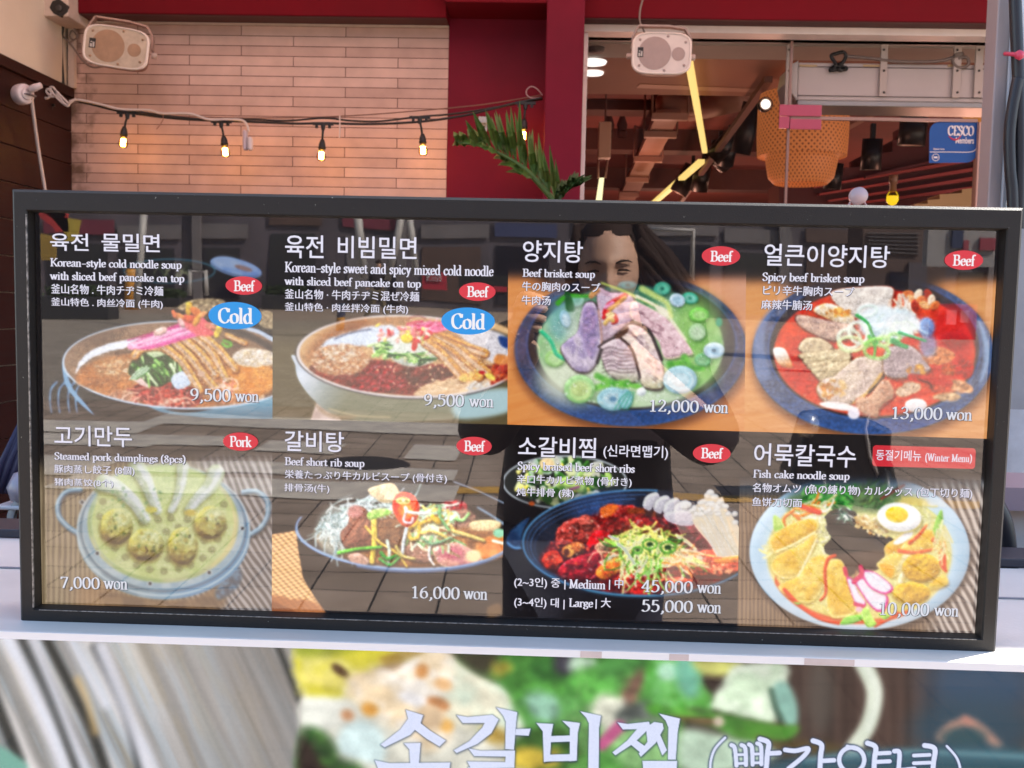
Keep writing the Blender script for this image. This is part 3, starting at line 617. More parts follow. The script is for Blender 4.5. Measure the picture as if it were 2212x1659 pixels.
def woodgrain(c, a, b, d, ang=10):
    g = math.radians(ang); x = c.X*math.cos(g) + c.Y*math.sin(g); y = -c.X*math.sin(g) + c.Y*math.cos(g)
    n = fbm(x/420, y/16, 3, 4)[..., None]; c.C[:] = np.asarray(a, float)*(1 - n) + np.asarray(b, float)*n
    k = fbm(c.X/700, c.Y/600, 8)[..., None]; c.C = c.C*(1 - .5*k) + np.asarray(d, float)*.5*k

def dish3(c):
    woodgrain(c, (196, 116, 58), (222, 152, 92), (206, 150, 110), -14)
    c.fade(sst(1000, 1800, c.X) * sst(1500, 400, c.Y) * .7, (206, 160, 150))
    c.fade(sst(640, 430, c.Y), BK)
    stonebowl(c, 920, 1058, 800, 530, ((58, 66, 90), (80, 76, 102), (52, 80, 128)), 927, 1020, 712, 455)
    c.fade(sst(720, 560, c.Y)*.85*sst(1420, 1250, c.X)*sst(180, 420, c.X), BK)
    c.fade(sst(600, 480, c.Y)*.85, BK)
    c.ell(918, 1035, 640, 420, (172, 200, 156), soft=14, col2=(112, 164, 106), sc=130, bump=.15, bs=60, grad=(0, -1, 0, 830, 240, (30, 78, 84)))
    c.ring(918, 1035, 636, 416, 16, (214, 236, 200), soft=10, a=.45, clip=(200, 1000, 1700, 1500)); c.ell(1380, 900, 170, 220, (132, 182, 96), soft=90, a=.7); c.ell(520, 1260, 230, 170, (214, 220, 196), soft=100, a=.8); c.ell(1120, 1380, 200, 60, (200, 214, 190), soft=60, a=.7); c.ell(1350, 1200, 180, 130, (140, 190, 100), soft=80, a=.7)
    c.ell(430, 850, 90, 150, (104, 156, 168), soft=60, a=.7)
    for x, y, rx, ry, cc, i_, r, co in ((1140, 640, 60, 48, (64, 150, 130), (104, 186, 160), 0, (40, 100, 90)), (1330, 705, 58, 40, (60, 168, 140), (140, 206, 190), 10, (30, 120, 100)), (1242, 720, 54, 46, (196, 216, 236), (166, 200, 222), 20, None), (1392, 820, 70, 50, (128, 206, 96), (170, 222, 140), 0, None),
                                   (470, 850, 36, 60, (150, 196, 220), (190, 220, 236), -15, None), (540, 720, 60, 46, (160, 206, 190), (120, 180, 160), 0, None), (900, 615, 70, 30, (40, 110, 120), (60, 140, 140), 0, (20, 70, 80)),
                                   (400, 1120, 70, 60, (150, 200, 120), (176, 214, 150), 0, None), (1380, 940, 60, 60, (170, 206, 160), (190, 214, 180), 0, None), (1420, 1130, 60, 46, (120, 180, 130), (150, 200, 150), 0, None)):
        ringlet(c, x, y, rx, ry, cc, i_, rot=r, core=co)
    c.line([(420, 740), (480, 690), (560, 690), (640, 690)], 34, (64, 150, 40), w2=20, soft=5); c.poly([(470, 640), (510, 690), (535, 790), (480, 790), (470, 720)], (30, 84, 40), soft=5); c.line([(300, 930), (370, 1000), (410, 1090), (470, 1125)], 26, (50, 176, 128), soft=5, dome=.3)
    c.ell(560, 900, 90, 170, (190, 190, 190), soft=60, a=.5)
    slab(c, [(690, 640), (780, 660), (930, 680), (945, 840), (850, 930), (730, 1010), (700, 900)], (200, 174, 190), (170, 142, 160))
    slab(c, [(600, 745), (660, 725), (700, 790), (722, 1000), (690, 1150), (620, 1222), (520, 1195), (435, 1060), (490, 990), (550, 940), (570, 850)], (150, 134, 174), (188, 172, 194), bs=40, an=(70, 1.8))
    c.poly([(590, 800), (660, 760), (690, 860), (690, 1040), (650, 1130), (600, 1000)], (116, 100, 148), soft=18, a=.8, col2=(150, 120, 160), sc=30, bump=.5, bs=22); c.line([(700, 790), (720, 1000), (690, 1150)], 12, (206, 150, 130), soft=4, a=.8)
    slab(c, [(712, 1035), (850, 975), (935, 1060), (985, 1255), (880, 1290), (770, 1230), (730, 1150)], (190, 164, 176), (208, 186, 192), grad=(0, 1, 0, 1180, 120, (170, 176, 140)))
    for y in range(1050, 1220, 26): c.line([(725, y + 10), (790, y - 6 + rng.uniform(-8, 8)), (850, y + 12), (950, y + rng.uniform(0, 20))], 6, (50, 34, 42), w2=5, soft=3, a=.9)
    slab(c, [(930, 725), (1050, 770), (1180, 850), (1270, 960), (1350, 1080), (1300, 1100), (1160, 1120), (1110, 1000), (1010, 890), (925, 840)], (226, 192, 198), (200, 164, 172), edge=(240, 220, 190))
    for i in range(16): x = rng.uniform(960, 1270); y = 800 + (x - 960)*.8 + rng.uniform(-30, 50); c.line([(x, y), (x + 30, y + 14)], 6, (104, 72, 84), soft=2, a=.8)
    slab(c, [(845, 945), (930, 875), (1040, 940), (1100, 1060), (1150, 1200), (1140, 1330), (1010, 1320), (975, 1200), (930, 1060)], (208, 184, 186), (226, 202, 190), grad=(0, 1, 0, 1220, 110, (190, 186, 150)))
    for i in range(26): t = rng.uniform(0, 1); x = 900 + 180*t + rng.uniform(-30, 60); y = 930 + 330*t*t + rng.uniform(-20, 40); c.line([(x, y), (x + 22, y + 20)], 6, (90, 64, 74), soft=2, a=.75)
    c.line([(925, 872), (1040, 920), (1105, 1050), (1135, 1130)], 19, (30, 18, 22), soft=4); c.line([(850, 980), (930, 1060), (985, 1250)], 17, (34, 22, 26), soft=4); c.line([(700, 1040), (760, 1000), (850, 960)], 16, (36, 24, 26), soft=5); c.line([(690, 1150), (720, 1060)], 22, (34, 28, 30), soft=7); c.poly([(810, 960), (860, 930), (900, 900), (900, 940), (830, 985)], (60, 34, 26), soft=6)
    c.line([(720, 690), (760, 790)], 46, (190, 170, 190), soft=4)
    for p, w_, cc in (([(740, 810), (770, 750), (860, 700), (890, 680)], 30, (196, 30, 36)), ([(770, 790), (820, 750), (880, 700)], 30, (220, 166, 92)), ([(750, 770), (800, 735)], 24, (236, 150, 190)), ([(735, 840), (760, 800)], 26, (214, 40, 44)), ([(810, 820), (825, 860), (800, 875)], 24, (206, 40, 40)), ([(745, 880), (770, 850), (800, 860)], 30, (226, 180, 110)), ([(690, 650), (650, 690)], 40, (206, 150, 100))):
        c.line(p, w_, cc, soft=3, dome=.4, dw=10, col2=np.array(cc)*.8, sc=14)
    c.ell(780, 820, 34, 20, (240, 206, 150), soft=3)
    c.line([(720, 600), (860, 650), (1010, 720), (1100, 760)], 16, (160, 176, 90), w2=24, soft=5); c.line([(960, 690), (1080, 750), (1180, 830), (1300, 990)], 20, (236, 230, 200), w2=14, soft=5); c.ell(1150, 800, 70, 24, (240, 232, 206), rot=35, soft=6)
    c.line([(1000, 640), (1090, 690), (1170, 740), (1200, 830)], 46, (206, 220, 130), w2=26, soft=14, a=.8)
    for p in ([(690, 1240), (800, 1290), (960, 1310), (990, 1330)], [(660, 1330), (760, 1300), (900, 1280)], [(1190, 1160), (1280, 1150)], [(1290, 1110), (1340, 1180), (1420, 1190)]): c.line(p, 44, (110, 186, 70), w2=26, soft=14, col2=(70, 150, 50), sc=40)
    ringlet(c, 570, 1332, 106, 98, (160, 214, 140), (190, 214, 140), core=(170, 190, 120)); ringlet(c, 800, 1400, 110, 80, (150, 196, 210), (176, 206, 220), core=(90, 130, 160)); ringlet(c, 885, 1400, 50, 70, (140, 190, 206), (160, 206, 214))
    for k in range(4): c.line([(810 + k*30, 1470), (850 + k*28, 1400), (900 + k*14, 1350)], 8, (50, 140, 110), soft=3, a=.8)
    ringlet(c, 1262, 1268, 118, 98, (168, 206, 220), (200, 226, 236), w=.22); c.ring(1262, 1268, 70, 56, 10, (150, 196, 214), soft=5, a=.6); ringlet(c, 1495, 1065, 72, 56, (206, 228, 246), (180, 214, 240), core=(70, 100, 120))
    c.ell(995, 1350, 32, 30, (236, 244, 250), soft=4, dome=.3); c.ell(1600, 880, 40, 30, (50, 150, 130), soft=8, a=.0); c.ell(1530, 870, 22, 30, (40, 150, 120), soft=6)
    c.dots(40, (920, 1300, 520, 140), (5, 10), [(230, 246, 236)], soft=2, a=.6)
    c.ell(700, 1130, 330, 240, (235, 235, 225), soft=200, a=.14); c.blur(4); c.detail(.09, (918, 1035, 600, 400))

def dish4(c):
    woodgrain(c, (196, 124, 66), (222, 160, 104), (214, 166, 138), -8)
    c.fade(sst(640, 430, c.Y), BK)
    stonebowl(c, 826, 1048, 800, 530, ((60, 76, 108), (92, 100, 126), (54, 84, 134)), 836, 1010, 692, 462)
    c.poly([(60, 1200), (40, 1030), (60, 870), (150, 740), (200, 700), (120, 860), (110, 1030), (150, 1200)], (128, 146, 186), soft=16, a=.6)
    c.poly([(1520, 820), (1570, 900), (1600, 1040), (1570, 1180), (1530, 1240), (1560, 1100), (1556, 980)], (150, 180, 216), soft=14, a=.7)
    c.fade(sst(700, 550, c.Y)*.85*sst(1350, 1150, c.X)*sst(120, 350, c.X), BK)
    c.fade(sst(600, 480, c.Y)*.85, BK)
    c.ell(836, 1035, 664, 420, (190, 40, 18), soft=10, col2=(214, 70, 34), sc=110, bump=.2, bs=50, wet=.12)
    c.ell(1340, 980, 150, 240, (196, 44, 40), soft=60, a=.9); c.ring(836, 1035, 655, 412, 24, (226, 96, 50), soft=14, a=.5, clip=(150, 1000, 1500, 1500)); c.ell(1370, 960, 90, 60, (150, 22, 20), soft=30)
    slab(c, [(540, 650), (600, 615), (760, 600), (950, 600), (960, 680), (900, 760), (740, 820), (600, 740)], (226, 214, 204), (206, 196, 190), edge=(160, 60, 40)); slab(c, [(430, 760), (500, 710), (600, 730), (700, 800), (690, 850), (560, 830)], (240, 226, 206), (226, 180, 130), edge=(170, 70, 40))
    c.dots(24, (600, 775, 80, 30), (8, 20), [(206, 130, 60), (226, 170, 90)], soft=4)
    slab(c, [(310, 800), (360, 785), (560, 830), (700, 860), (690, 930), (560, 960), (420, 910), (330, 850)], (196, 162, 146), (176, 146, 136))
    slab(c, [(330, 1010), (380, 940), (480, 940), (560, 990), (540, 1040), (400, 1050)], (206, 184, 150), (190, 166, 136))
    for k in range(5): slab(c, [(330 + k*28, 1050 + k*34), (450 + k*20, 1030 + k*30), (600, 1010 + k*26), (680, 1020 + k*14), (640 + k*6, 1080 + k*26), (520 + k*6, 1100 + k*30), (380 + k*28, 1095 + k*34)], (208, 188, 152), (184, 162, 130), edge=(84, 64, 44))
    slab(c, [(640, 1130), (740, 1060), (890, 1080), (895, 1170), (830, 1280), (680, 1380), (520, 1370), (450, 1290), (480, 1220), (570, 1190)], (196, 172, 162), (214, 190, 172), edge=(150, 110, 70), bs=34, an=(-40, 1.5))
    c.dots(34, (560, 1280, 90, 70), (10, 22), [(206, 140, 70), (190, 110, 50), (226, 180, 120)], soft=5, a=.7); c.line([(700, 1370), (800, 1290), (880, 1180)], 18, (226, 170, 90), soft=6, a=.9); c.line([(800, 1300), (885, 1215), (900, 1180)], 14, (60, 50, 40), soft=5)
    slab(c, [(900, 1030), (1000, 980), (1100, 1000), (1190, 1110), (1200, 1160), (1020, 1210), (900, 1180)], (176, 156, 158), (160, 140, 144), edge=(130, 90, 60)); c.dots(22, (1120, 1160, 70, 36), (8, 18), [(206, 150, 70), (190, 120, 50)], soft=4, a=.7)
    slab(c, [(720, 1340), (800, 1320), (890, 1215), (945, 1230), (970, 1320), (880, 1400), (850, 1470), (760, 1440), (710, 1390)], (206, 160, 134), (186, 136, 112), edge=(196, 60, 40))
    for x, y, rx, ry, cc in ((1060, 1280, 90, 46, (232, 190, 160)), (1260, 1060, 110, 60, (216, 130, 84)), (1330, 1150, 50, 40, (190, 80, 30)), (1430, 1140, 70, 60, (190, 40, 30)), (1380, 1260, 110, 40, (226, 160, 120)), (1250, 1250, 100, 50, (206, 80, 50)), (1320, 1330, 90, 30, (226, 180, 140))):
        c.ell(x, y, rx, ry, cc, rot=rng.uniform(-30, 30), soft=8, rough=14, rs=30, col2=np.array(cc)*.78, sc=24, bump=.6, bs=20, wet=.3)
    c.line([(1080, 1200), (1180, 1215), (1330, 1240)], 46, (190, 34, 20), soft=8); c.line([(1130, 1215), (1200, 1240), (1215, 1275)], 10, (70, 24, 20), soft=4)
    for i in range(9): x = 1060 + i*22; y = 650 + (i*37) % 110; c.ell(x, y, 38, 26, [(206, 110, 60), (226, 160, 110), (160, 50, 30), (240, 206, 180)][i % 4], rot=i*40, soft=4, dome=.4, dw=14, bump=.4, bs=14)
    c.strands(26, (1000, 720, 90, 70), (70, 150), (12, 20), [(240, 226, 214), (226, 200, 180), (214, 180, 160)], ang=(50, 110), soft=4, dome=.3, dw=8)
    c.poly([(165, 1020), (200, 1000), (250, 1020), (295, 1120), (270, 1140), (200, 1110)], (244, 240, 236), soft=4, dome=.3, dw=20, grad=(.3, 1, 180, 1050, 110, (214, 130, 70)))
    c.ell(1180, 870, 56, 66, (106, 138, 190), soft=14, dome=.25); c.ell(1190, 990, 60, 80, (130, 140, 180), soft=24, a=.8)
    c.ell(600, 1392, 130, 24, (250, 240, 240), rot=8, soft=6); c.ell(700, 1440, 40, 36, (236, 226, 240), soft=8); c.ell(1110, 1385, 74, 46, (236, 224, 226), soft=5, dome=.2)
    c.ell(920, 850, 190, 110, (206, 226, 236), soft=24, rough=20, rs=50, col2=(184, 210, 226), sc=50, dome=.25, dw=80); c.ell(870, 800, 120, 70, (226, 240, 250), soft=30, a=.9); c.ell(1030, 850, 110, 80, (222, 230, 236), soft=20, rough=16)
    c.strands(34, (960, 840, 150, 80), (60, 140), (6, 12), [(244, 250, 252), (190, 220, 230), (214, 234, 214)], ang=(20, 160), soft=4, a=.7)
    for x, y, rx, ry, cc in ((670, 945, 74, 60, (206, 228, 196)), (730, 905, 60, 70, (222, 240, 216)), (680, 980, 80, 46, (206, 230, 150)), (850, 1030, 80, 44, (120, 186, 70)), (790, 760, 60, 36, (214, 240, 230)), (960, 940, 46, 26, (130, 196, 90)), (900, 960, 40, 30, (170, 214, 120))):
        c.ring(x, y, rx, ry, 25, np.array(cc)*.75 + 60, soft=6, dome=.3, dw=10, rot=rng.uniform(-20, 20), a=.9)
    for p, w_, cc in (([(720, 790), (790, 840), (820, 910), (855, 975)], 22, (40, 150, 70)), ([(1000, 905), (1080, 930), (1175, 960)], 20, (30, 156, 90)), ([(960, 960), (1010, 985), (1050, 1000)], 40, (56, 150, 90)), ([(800, 930), (840, 990), (835, 1060)], 24, (76, 170, 70)), ([(780, 980), (830, 950), (890, 950)], 30, (130, 200, 90))): c.line(p, w_, cc, w2=w_*.6, soft=3, dome=.4, dw=8)
    c.dots(40, (800, 1250, 560, 180), (4, 9), [(250, 200, 160), (255, 240, 230)], soft=2, a=.6); c.blur(5); c.detail(.2, (836, 1035, 650, 410))

def mat_stripes(c, a, b, per, ang, bend=0, soft=.25, seed=1):
    g = math.radians(ang); x = c.X*math.cos(g) + c.Y*math.sin(g) + bend*(c.Y/1000)**2; wob = (fbm(c.X/160, c.Y/300, seed) - .5)*per*.8
    t = np.abs(((x + wob)/per) % 1 - .5)*2; v = fbm(x/14, c.Y/260, seed + 4)
    m = sst(.5 - soft, .5 + soft, t + (v - .5)*.5)[..., None]
    return np.asarray(a, float)*(1 - m) + np.asarray(b, float)*m

def dish5(c):
    A = mat_stripes(c, (104, 90, 74), (166, 150, 126), 34, 0, seed=3); B = mat_stripes(c, (98, 90, 88), (182, 176, 176), 44, -14, bend=-160, seed=6, soft=.26)
    n = fbm(c.X/120, c.Y/400, 5)[..., None]; A = A*(1 - .35*n) + np.array((176, 156, 118))*.35*n
    k = sst(1150, 1350, c.X + (c.Y - 900)*.1)[..., None]; c.C = A*(1 - k) + B*k
    c.ell(640, 1290, 150, 120, (176, 130, 90), soft=90, a=.5)
    c.poly([(680, 1260), (1000, 1300), (1300, 1290), (1560, 1120), (1500, 1280), (1400, 1390), (800, 1390), (690, 1330)], (112, 88, 66), soft=24, a=.9, col2=(140, 112, 82), sc=60); c.poly([(1430, 1240), (1560, 1100), (1600, 1150), (1560, 1240), (1450, 1310)], (98, 132, 160), soft=14, col2=(60, 80, 100), sc=30, a=.9)
    for P in ([(530, 585), (440, 600), (388, 670), (392, 760), (450, 830), (515, 872)], [(1612, 600), (1700, 598), (1768, 660), (1770, 760), (1720, 840), (1640, 890)]):
        c.line([(x + 8, y + 14) for x, y in P], 38, (60, 50, 46), soft=12, a=.5); c.line(P, 36, (134, 164, 184), soft=3, dome=.6, dw=16, col2=(96, 132, 160), sc=60); c.line([(x - 4, y - 6) for x, y in P], 8, (214, 228, 238), soft=4, a=.8)
    c.ell(1080, 872, 574, 436, (120, 146, 160), soft=3, col2=(160, 180, 188), sc=120, grad=(1, .3, 1300, 0, 330, (96, 146, 186)))
    for q, cc in ((568, (196, 212, 222)), (545, (90, 112, 130)), (528, (186, 204, 210)), (508, (120, 140, 140))): c.ring(1080, 850 + (568 - q)*-.5, q, q*.76, 12, cc, soft=5, a=.9)
    c.ell(1078, 822, 532, 412, (176, 194, 204), soft=3, col2=(140, 168, 186), sc=90); c.ell(1078, 806, 500, 392, (196, 196, 150), soft=8, col2=(160, 180, 120), sc=140)
    c.poly([(1500, 620), (1560, 760), (1540, 950), (1400, 1090), (1440, 960), (1500, 800)], (232, 214, 150), soft=16, a=.8); c.poly([(640, 600), (600, 760), (640, 950), (760, 1080), (680, 930), (640, 760)], (150, 190, 176), soft=18, a=.6)
    c.ell(1076, 800, 470, 372, (196, 210, 136), soft=6, col2=(206, 216, 154), sc=120, grad=(0, -1, 0, 640, 240, (170, 200, 120)))
    c.ell(1060, 560, 360, 120, (196, 214, 150), soft=60, a=.8)
    x, y = c.X, c.Y; d = c._ed(x, y, 1076, 800, 470, 372, 0); m = ((np.sin((x*.7 + y)*.42) > .55) & (d < -10) & (y > 760))[..., None]; c.C = np.where(m, c.C*.96, c.C)
    for hx, hy in ((1045, 780), (1130, 770), (760, 970), (830, 1030), (905, 1080), (990, 1110), (1085, 1120), (1180, 1105), (1260, 1080), (1340, 1035), (1400, 980), (1440, 910), (690, 890), (1150, 715), (1100, 860), (940, 800), (1240, 780), (680, 660), (1480, 680), (1110, 1040), (1350, 920), (660, 760), (1480, 830), (1180, 830)):
        sl = c.cut(hx - 40, hy - 40, hx + 40, hy + 40)
        if sl is None: continue
        e = c._ed(c.X[sl], c.Y[sl], hx, hy, 27, 25, 0); st = .5 + .5*np.sin((c.X[sl] + c.Y[sl])*.42); mm = ((1 - sst(-4, 4, e))*(.25 + .75*st))[..., None]; c.C[sl] = c.C[sl]*(1 - mm) + np.array((124, 124, 84))*mm
    for P, w_ in (([(690, 540), (770, 570), (880, 660), (960, 780)], 120), ([(905, 430), (960, 520), (1000, 620), (1040, 720)], 110), ([(1210, 430), (1200, 540), (1170, 640), (1130, 720)], 80), ([(1430, 470), (1390, 560), (1310, 640), (1250, 715)], 110)):
        c.line([(x - 10, y + 16) for x, y in P], w_ + 8, (120, 124, 60), w2=w_*.6, soft=16, a=.7); c.line(P, w_, (186, 204, 170), w2=w_*.55, soft=8, dome=.3, dw=40, col2=(206, 220, 214), sc=60, bump=.15, bs=36, L=(.5, -.8), a=.85); c.line([(x + w_*.15, y - 6) for x, y in P], w_*.3, (226, 234, 244), w2=w_*.2, soft=14, a=.8)
    c.dots(16, (900, 640, 170, 110), (6, 16), [(90, 140, 90), (120, 170, 120)], soft=5, a=.7); c.ell(1000, 715, 40, 20, (206, 196, 90), soft=8); c.ell(1260, 735, 40, 22, (196, 176, 70), soft=8)
    for x, y, rx, ry in ((770, 825, 105, 118), (966, 945, 116, 106), (1208, 952, 97, 122), (1390, 798, 104, 106)):
        c.ell(x - 6, y + 22, rx*1.06, ry, (110, 92, 30), soft=22, a=.75)
        c.ell(x, y, rx, ry, (172, 160, 70), soft=5, rough=8, rs=40, dome=.5, dw=60, col2=(190, 190, 110), sc=40, bump=.3, bs=26, grad=(-.3, 1, x, y + ry*.2, ry*.9, (120, 88, 34)))
        c.ell(x + rx*.25, y - ry*.45, rx*.62, ry*.5, (210, 224, 172), soft=28, rough=10, a=.85, bump=.4, bs=22); c.dots(9, (x + rx*.1, y - ry*.1, rx*.7, ry*.7), (6, 15), [(76, 100, 40), (96, 130, 60), (60, 60, 30)], soft=4, a=.8)
        c.dots(26, (x, y, rx*.8, ry*.8), (10, 20), [(206, 194, 100), (222, 222, 150), (156, 136, 54)], soft=6, a=.5, wet=.3)
    c.line([(960, 960), (975, 985), (965, 1000)], 8, (80, 50, 20), soft=3)
    for x, y in ((543, 665), (643, 1003), (992, 1203), (1383, 1130), (1603, 838)): c.ell(x, y, 18, 17, (206, 214, 220), soft=3); c.ell(x, y, 11, 11, (40, 42, 48), soft=3)
    c.fade(sst(640, 400, c.Y + .02*c.X)*.6*sst(760, 300, c.X), (60, 54, 48)); c.fade(sst(470, 330, c.Y + .02*c.X), BK); c.blur(5); c.detail(.10, (1076, 800, 470, 372)); c.C *= .86

def dish6(c):
    c.C[:] = BK
    c.poly([(110, 882), (300, 850), (318, 1000), (350, 1170), (420, 1290), (500, 1395), (320, 1400), (110, 1300)], (204, 160, 116), smooth=False, soft=5)
    x, y = c.X, c.Y; wv = (np.sin(x*.115 + y*.06)*np.sin(y*.20 - x*.03)); sl = (c.C[..., 0] > 150)[..., None]; c.C = np.where(sl, c.C*(1 + .42*wv[..., None]), c.C)
    c.poly([(110, 1280), (260, 1300), (420, 1330), (500, 1400), (250, 1410), (110, 1400)], (150, 96, 62), soft=14, rough=20, rs=30, a=.85)
    c.poly([(300, 640), (300, 860), (345, 1160), (500, 1400), (1680, 1400), (1680, 640)], (30, 26, 28), smooth=False, soft=10)
    c.ell(1020, 860, 728, 255, (150, 172, 200), rot=2); c.ell(1022, 850, 714, 246, (44, 36, 34), rot=2, soft=3); c.poly([(280, 700), (420, 560), (800, 470), (1300, 480), (1340, 530), (900, 560), (500, 640), (360, 760)], (26, 23, 25), soft=20); c.ell(1030, 900, 610, 190, (128, 84, 52), rot=2, soft=26, col2=(160, 108, 64), sc=70, bump=.3, bs=30, wet=.2)
    c.line([(1340, 530), (1500, 590), (1680, 675)], 9, (160, 178, 200), soft=3); c.line([(1500, 700), (1600, 760), (1680, 815)], 18, (120, 140, 160), soft=5)
    c.poly([(1490, 930), (1680, 880), (1680, 1010), (1530, 1050)], (200, 118, 56), soft=14, col2=(220, 150, 90), sc=40)
    c.ell(560, 860, 130, 160, (150, 160, 156), soft=40, a=.8); c.strands(120, (590, 800, 130, 120), (90, 210), (8, 15), [(196, 210, 212), (166, 186, 190), (222, 230, 228), (130, 150, 150)], ang=(-60, 130), curl=.4, soft=3, a=.8); c.strands(60, (800, 690, 220, 50), (90, 200), (7, 14), [(206, 220, 224), (176, 206, 200), (226, 236, 236)], ang=(-30, 30), soft=3, a=.85)
    c.poly([(770, 590), (830, 555), (940, 540), (985, 620), (930, 670), (850, 660)], (226, 206, 172), soft=3, col2=(206, 180, 140), sc=30, dome=.25, dw=30, bump=.2)
    slab(c, [(655, 730), (700, 690), (760, 710), (790, 790), (800, 940), (720, 985), (620, 960), (590, 870), (640, 810)], (150, 100, 82), (116, 74, 62), edge=(80, 46, 40), bump=1, bs=24); c.ell(690, 730, 50, 40, (190, 130, 124), soft=10, rough=8)
    slab(c, [(840, 800), (930, 770), (1050, 830), (1080, 930), (960, 960), (860, 920)], (130, 92, 66), (104, 70, 50), bump=.9, bs=22); slab(c, [(1020, 960), (1120, 930), (1200, 980), (1190, 1060), (1060, 1050)], (160, 120, 104), (130, 96, 84), bump=.8, bs=20); slab(c, [(640, 1010), (720, 1000), (790, 1060), (720, 1090), (650, 1050)], (210, 180, 166), (180, 140, 124))
    slab(c, [(1200, 960), (1320, 930), (1430, 960), (1530, 1040), (1440, 1085), (1260, 1085)], (186, 122, 130), (206, 150, 136), edge=(226, 206, 170), bs=30); c.ell(1330, 1000, 80, 40, (180, 92, 112), soft=24, a=.8); c.ell(1470, 1020, 50, 40, (232, 206, 160), soft=10)
    c.ell(1340, 695, 90, 50, (160, 40, 52), soft=5, rough=10, rs=24, col2=(120, 24, 36), sc=18, bump=1, bs=16, wet=.4); c.ell(1390, 770, 90, 60, (150, 110, 96), soft=10, rough=16, bump=.9, bs=16); c.poly([(1450, 800), (1560, 780), (1650, 800), (1620, 850), (1470, 850)], (230, 196, 150), soft=5, dome=.3, dw=20)
    c.strands(60, (1190, 740, 170, 70), (60, 130), (8, 16), [(196, 222, 196), (150, 196, 150), (220, 236, 220), (240, 214, 120)], soft=3); c.strands(40, (1190, 880, 160, 70), (60, 140), (10, 18), [(210, 226, 206), (120, 176, 110), (236, 226, 190), (160, 130, 100)], soft=3)
    for p, w_, cc in (([(860, 730), (815, 780), (815, 920), (800, 1060)], 40, (236, 206, 92)), ([(760, 830), (850, 930), (960, 1000), (1030, 1090)], 18, (236, 200, 96)), ([(580, 1000), (700, 975), (860, 962)], 24, (110, 196, 76)), ([(1100, 800), (1040, 850), (1060, 910), (1110, 890), (1120, 810), (1240, 770)], 26, (232, 186, 74)), ([(1120, 870), (1200, 860), (1280, 890), (1300, 920)], 22, (236, 200, 110)),
                      ([(1310, 850), (1420, 880), (1540, 920)], 26, (240, 212, 130)), ([(1200, 760), (1240, 800), (1260, 760)], 30, (236, 190, 60)), ([(1030, 830), (1010, 920), (1000, 1010)], 26, (206, 216, 222)), ([(1260, 930), (1190, 950), (1180, 1030), (1210, 1080)], 18, (240, 240, 240)), ([(900, 920), (915, 1000), (905, 1085)], 22, (214, 232, 220)),
                      ([(860, 1000), (900, 1040), (960, 1020)], 26, (56, 140, 60)), ([(850, 1040), (920, 1080), (980, 1030)], 18, (80, 170, 90)), ([(1250, 700), (1250, 760), (1310, 850)], 20, (130, 196, 130)), ([(1130, 900), (1200, 940), (1320, 900)], 18, (130, 180, 140)), ([(1350, 775), (1400, 785), (1440, 740)], 22, (150, 210, 130)), ([(960, 960), (1000, 1020), (1080, 1040)], 22, (226, 206, 130))):
        c.line([(x + 4, y + 9) for x, y in p], w_ + 4, (50, 36, 26), soft=8, a=.5); c.line(p, w_, cc, w2=w_*.8, soft=2, dome=.45, dw=w_*.5, col2=np.array(cc)*.85, sc=20)
    c.poly([(770, 740), (830, 710), (920, 715), (920, 745), (840, 770), (780, 780)], (130, 186, 84), soft=3, dome=.4, dw=14, col2=(190, 216, 130), sc=20)
    c.poly([(935, 700), (960, 620), (1020, 595), (1085, 630), (1115, 700), (1090, 790), (1030, 830), (975, 790)], (206, 48, 36), soft=3, dome=.4, dw=40, col2=(226, 90, 50), sc=40, wet=.2); c.ell(1020, 720, 50, 50, (236, 180, 60), soft=16, a=.6, rough=10); c.ell(1005, 655, 50, 24, (214, 226, 150), soft=3); c.ell(1008, 654, 36, 15, (190, 166, 90), soft=3); c.ell(1008, 654, 12, 8, (240, 240, 220), soft=3)
    c.line([(1020, 700), (1040, 730), (1150, 740), (1180, 720)], 22, (244, 236, 226), soft=3, dome=.3); c.line([(1030, 710), (1010, 790), (1060, 800), (1070, 770)], 18, (244, 206, 216), soft=3, dome=.3)
    c.ell(1640, 870, 40, 30, (150, 206, 170), soft=8); c.line([(1600, 920), (1680, 940)], 18, (236, 236, 226), soft=4)
    c.ring(1020, 860, 722, 251, 12, (128, 156, 196), rot=2, soft=3, clip=(290, 800, 1700, 1200)); c.ring(1020, 868, 726, 257, 16, (86, 112, 150), rot=2, soft=5, a=.8, clip=(700, 1000, 1700, 1200)); c.poly([(1560, 1360), (1640, 1330), (1660, 1400), (1570, 1430)], (130, 100, 66), soft=16, a=.7); c.blur(4); c.detail(.24, (1020, 820, 620, 270)); c.C *= 1.1

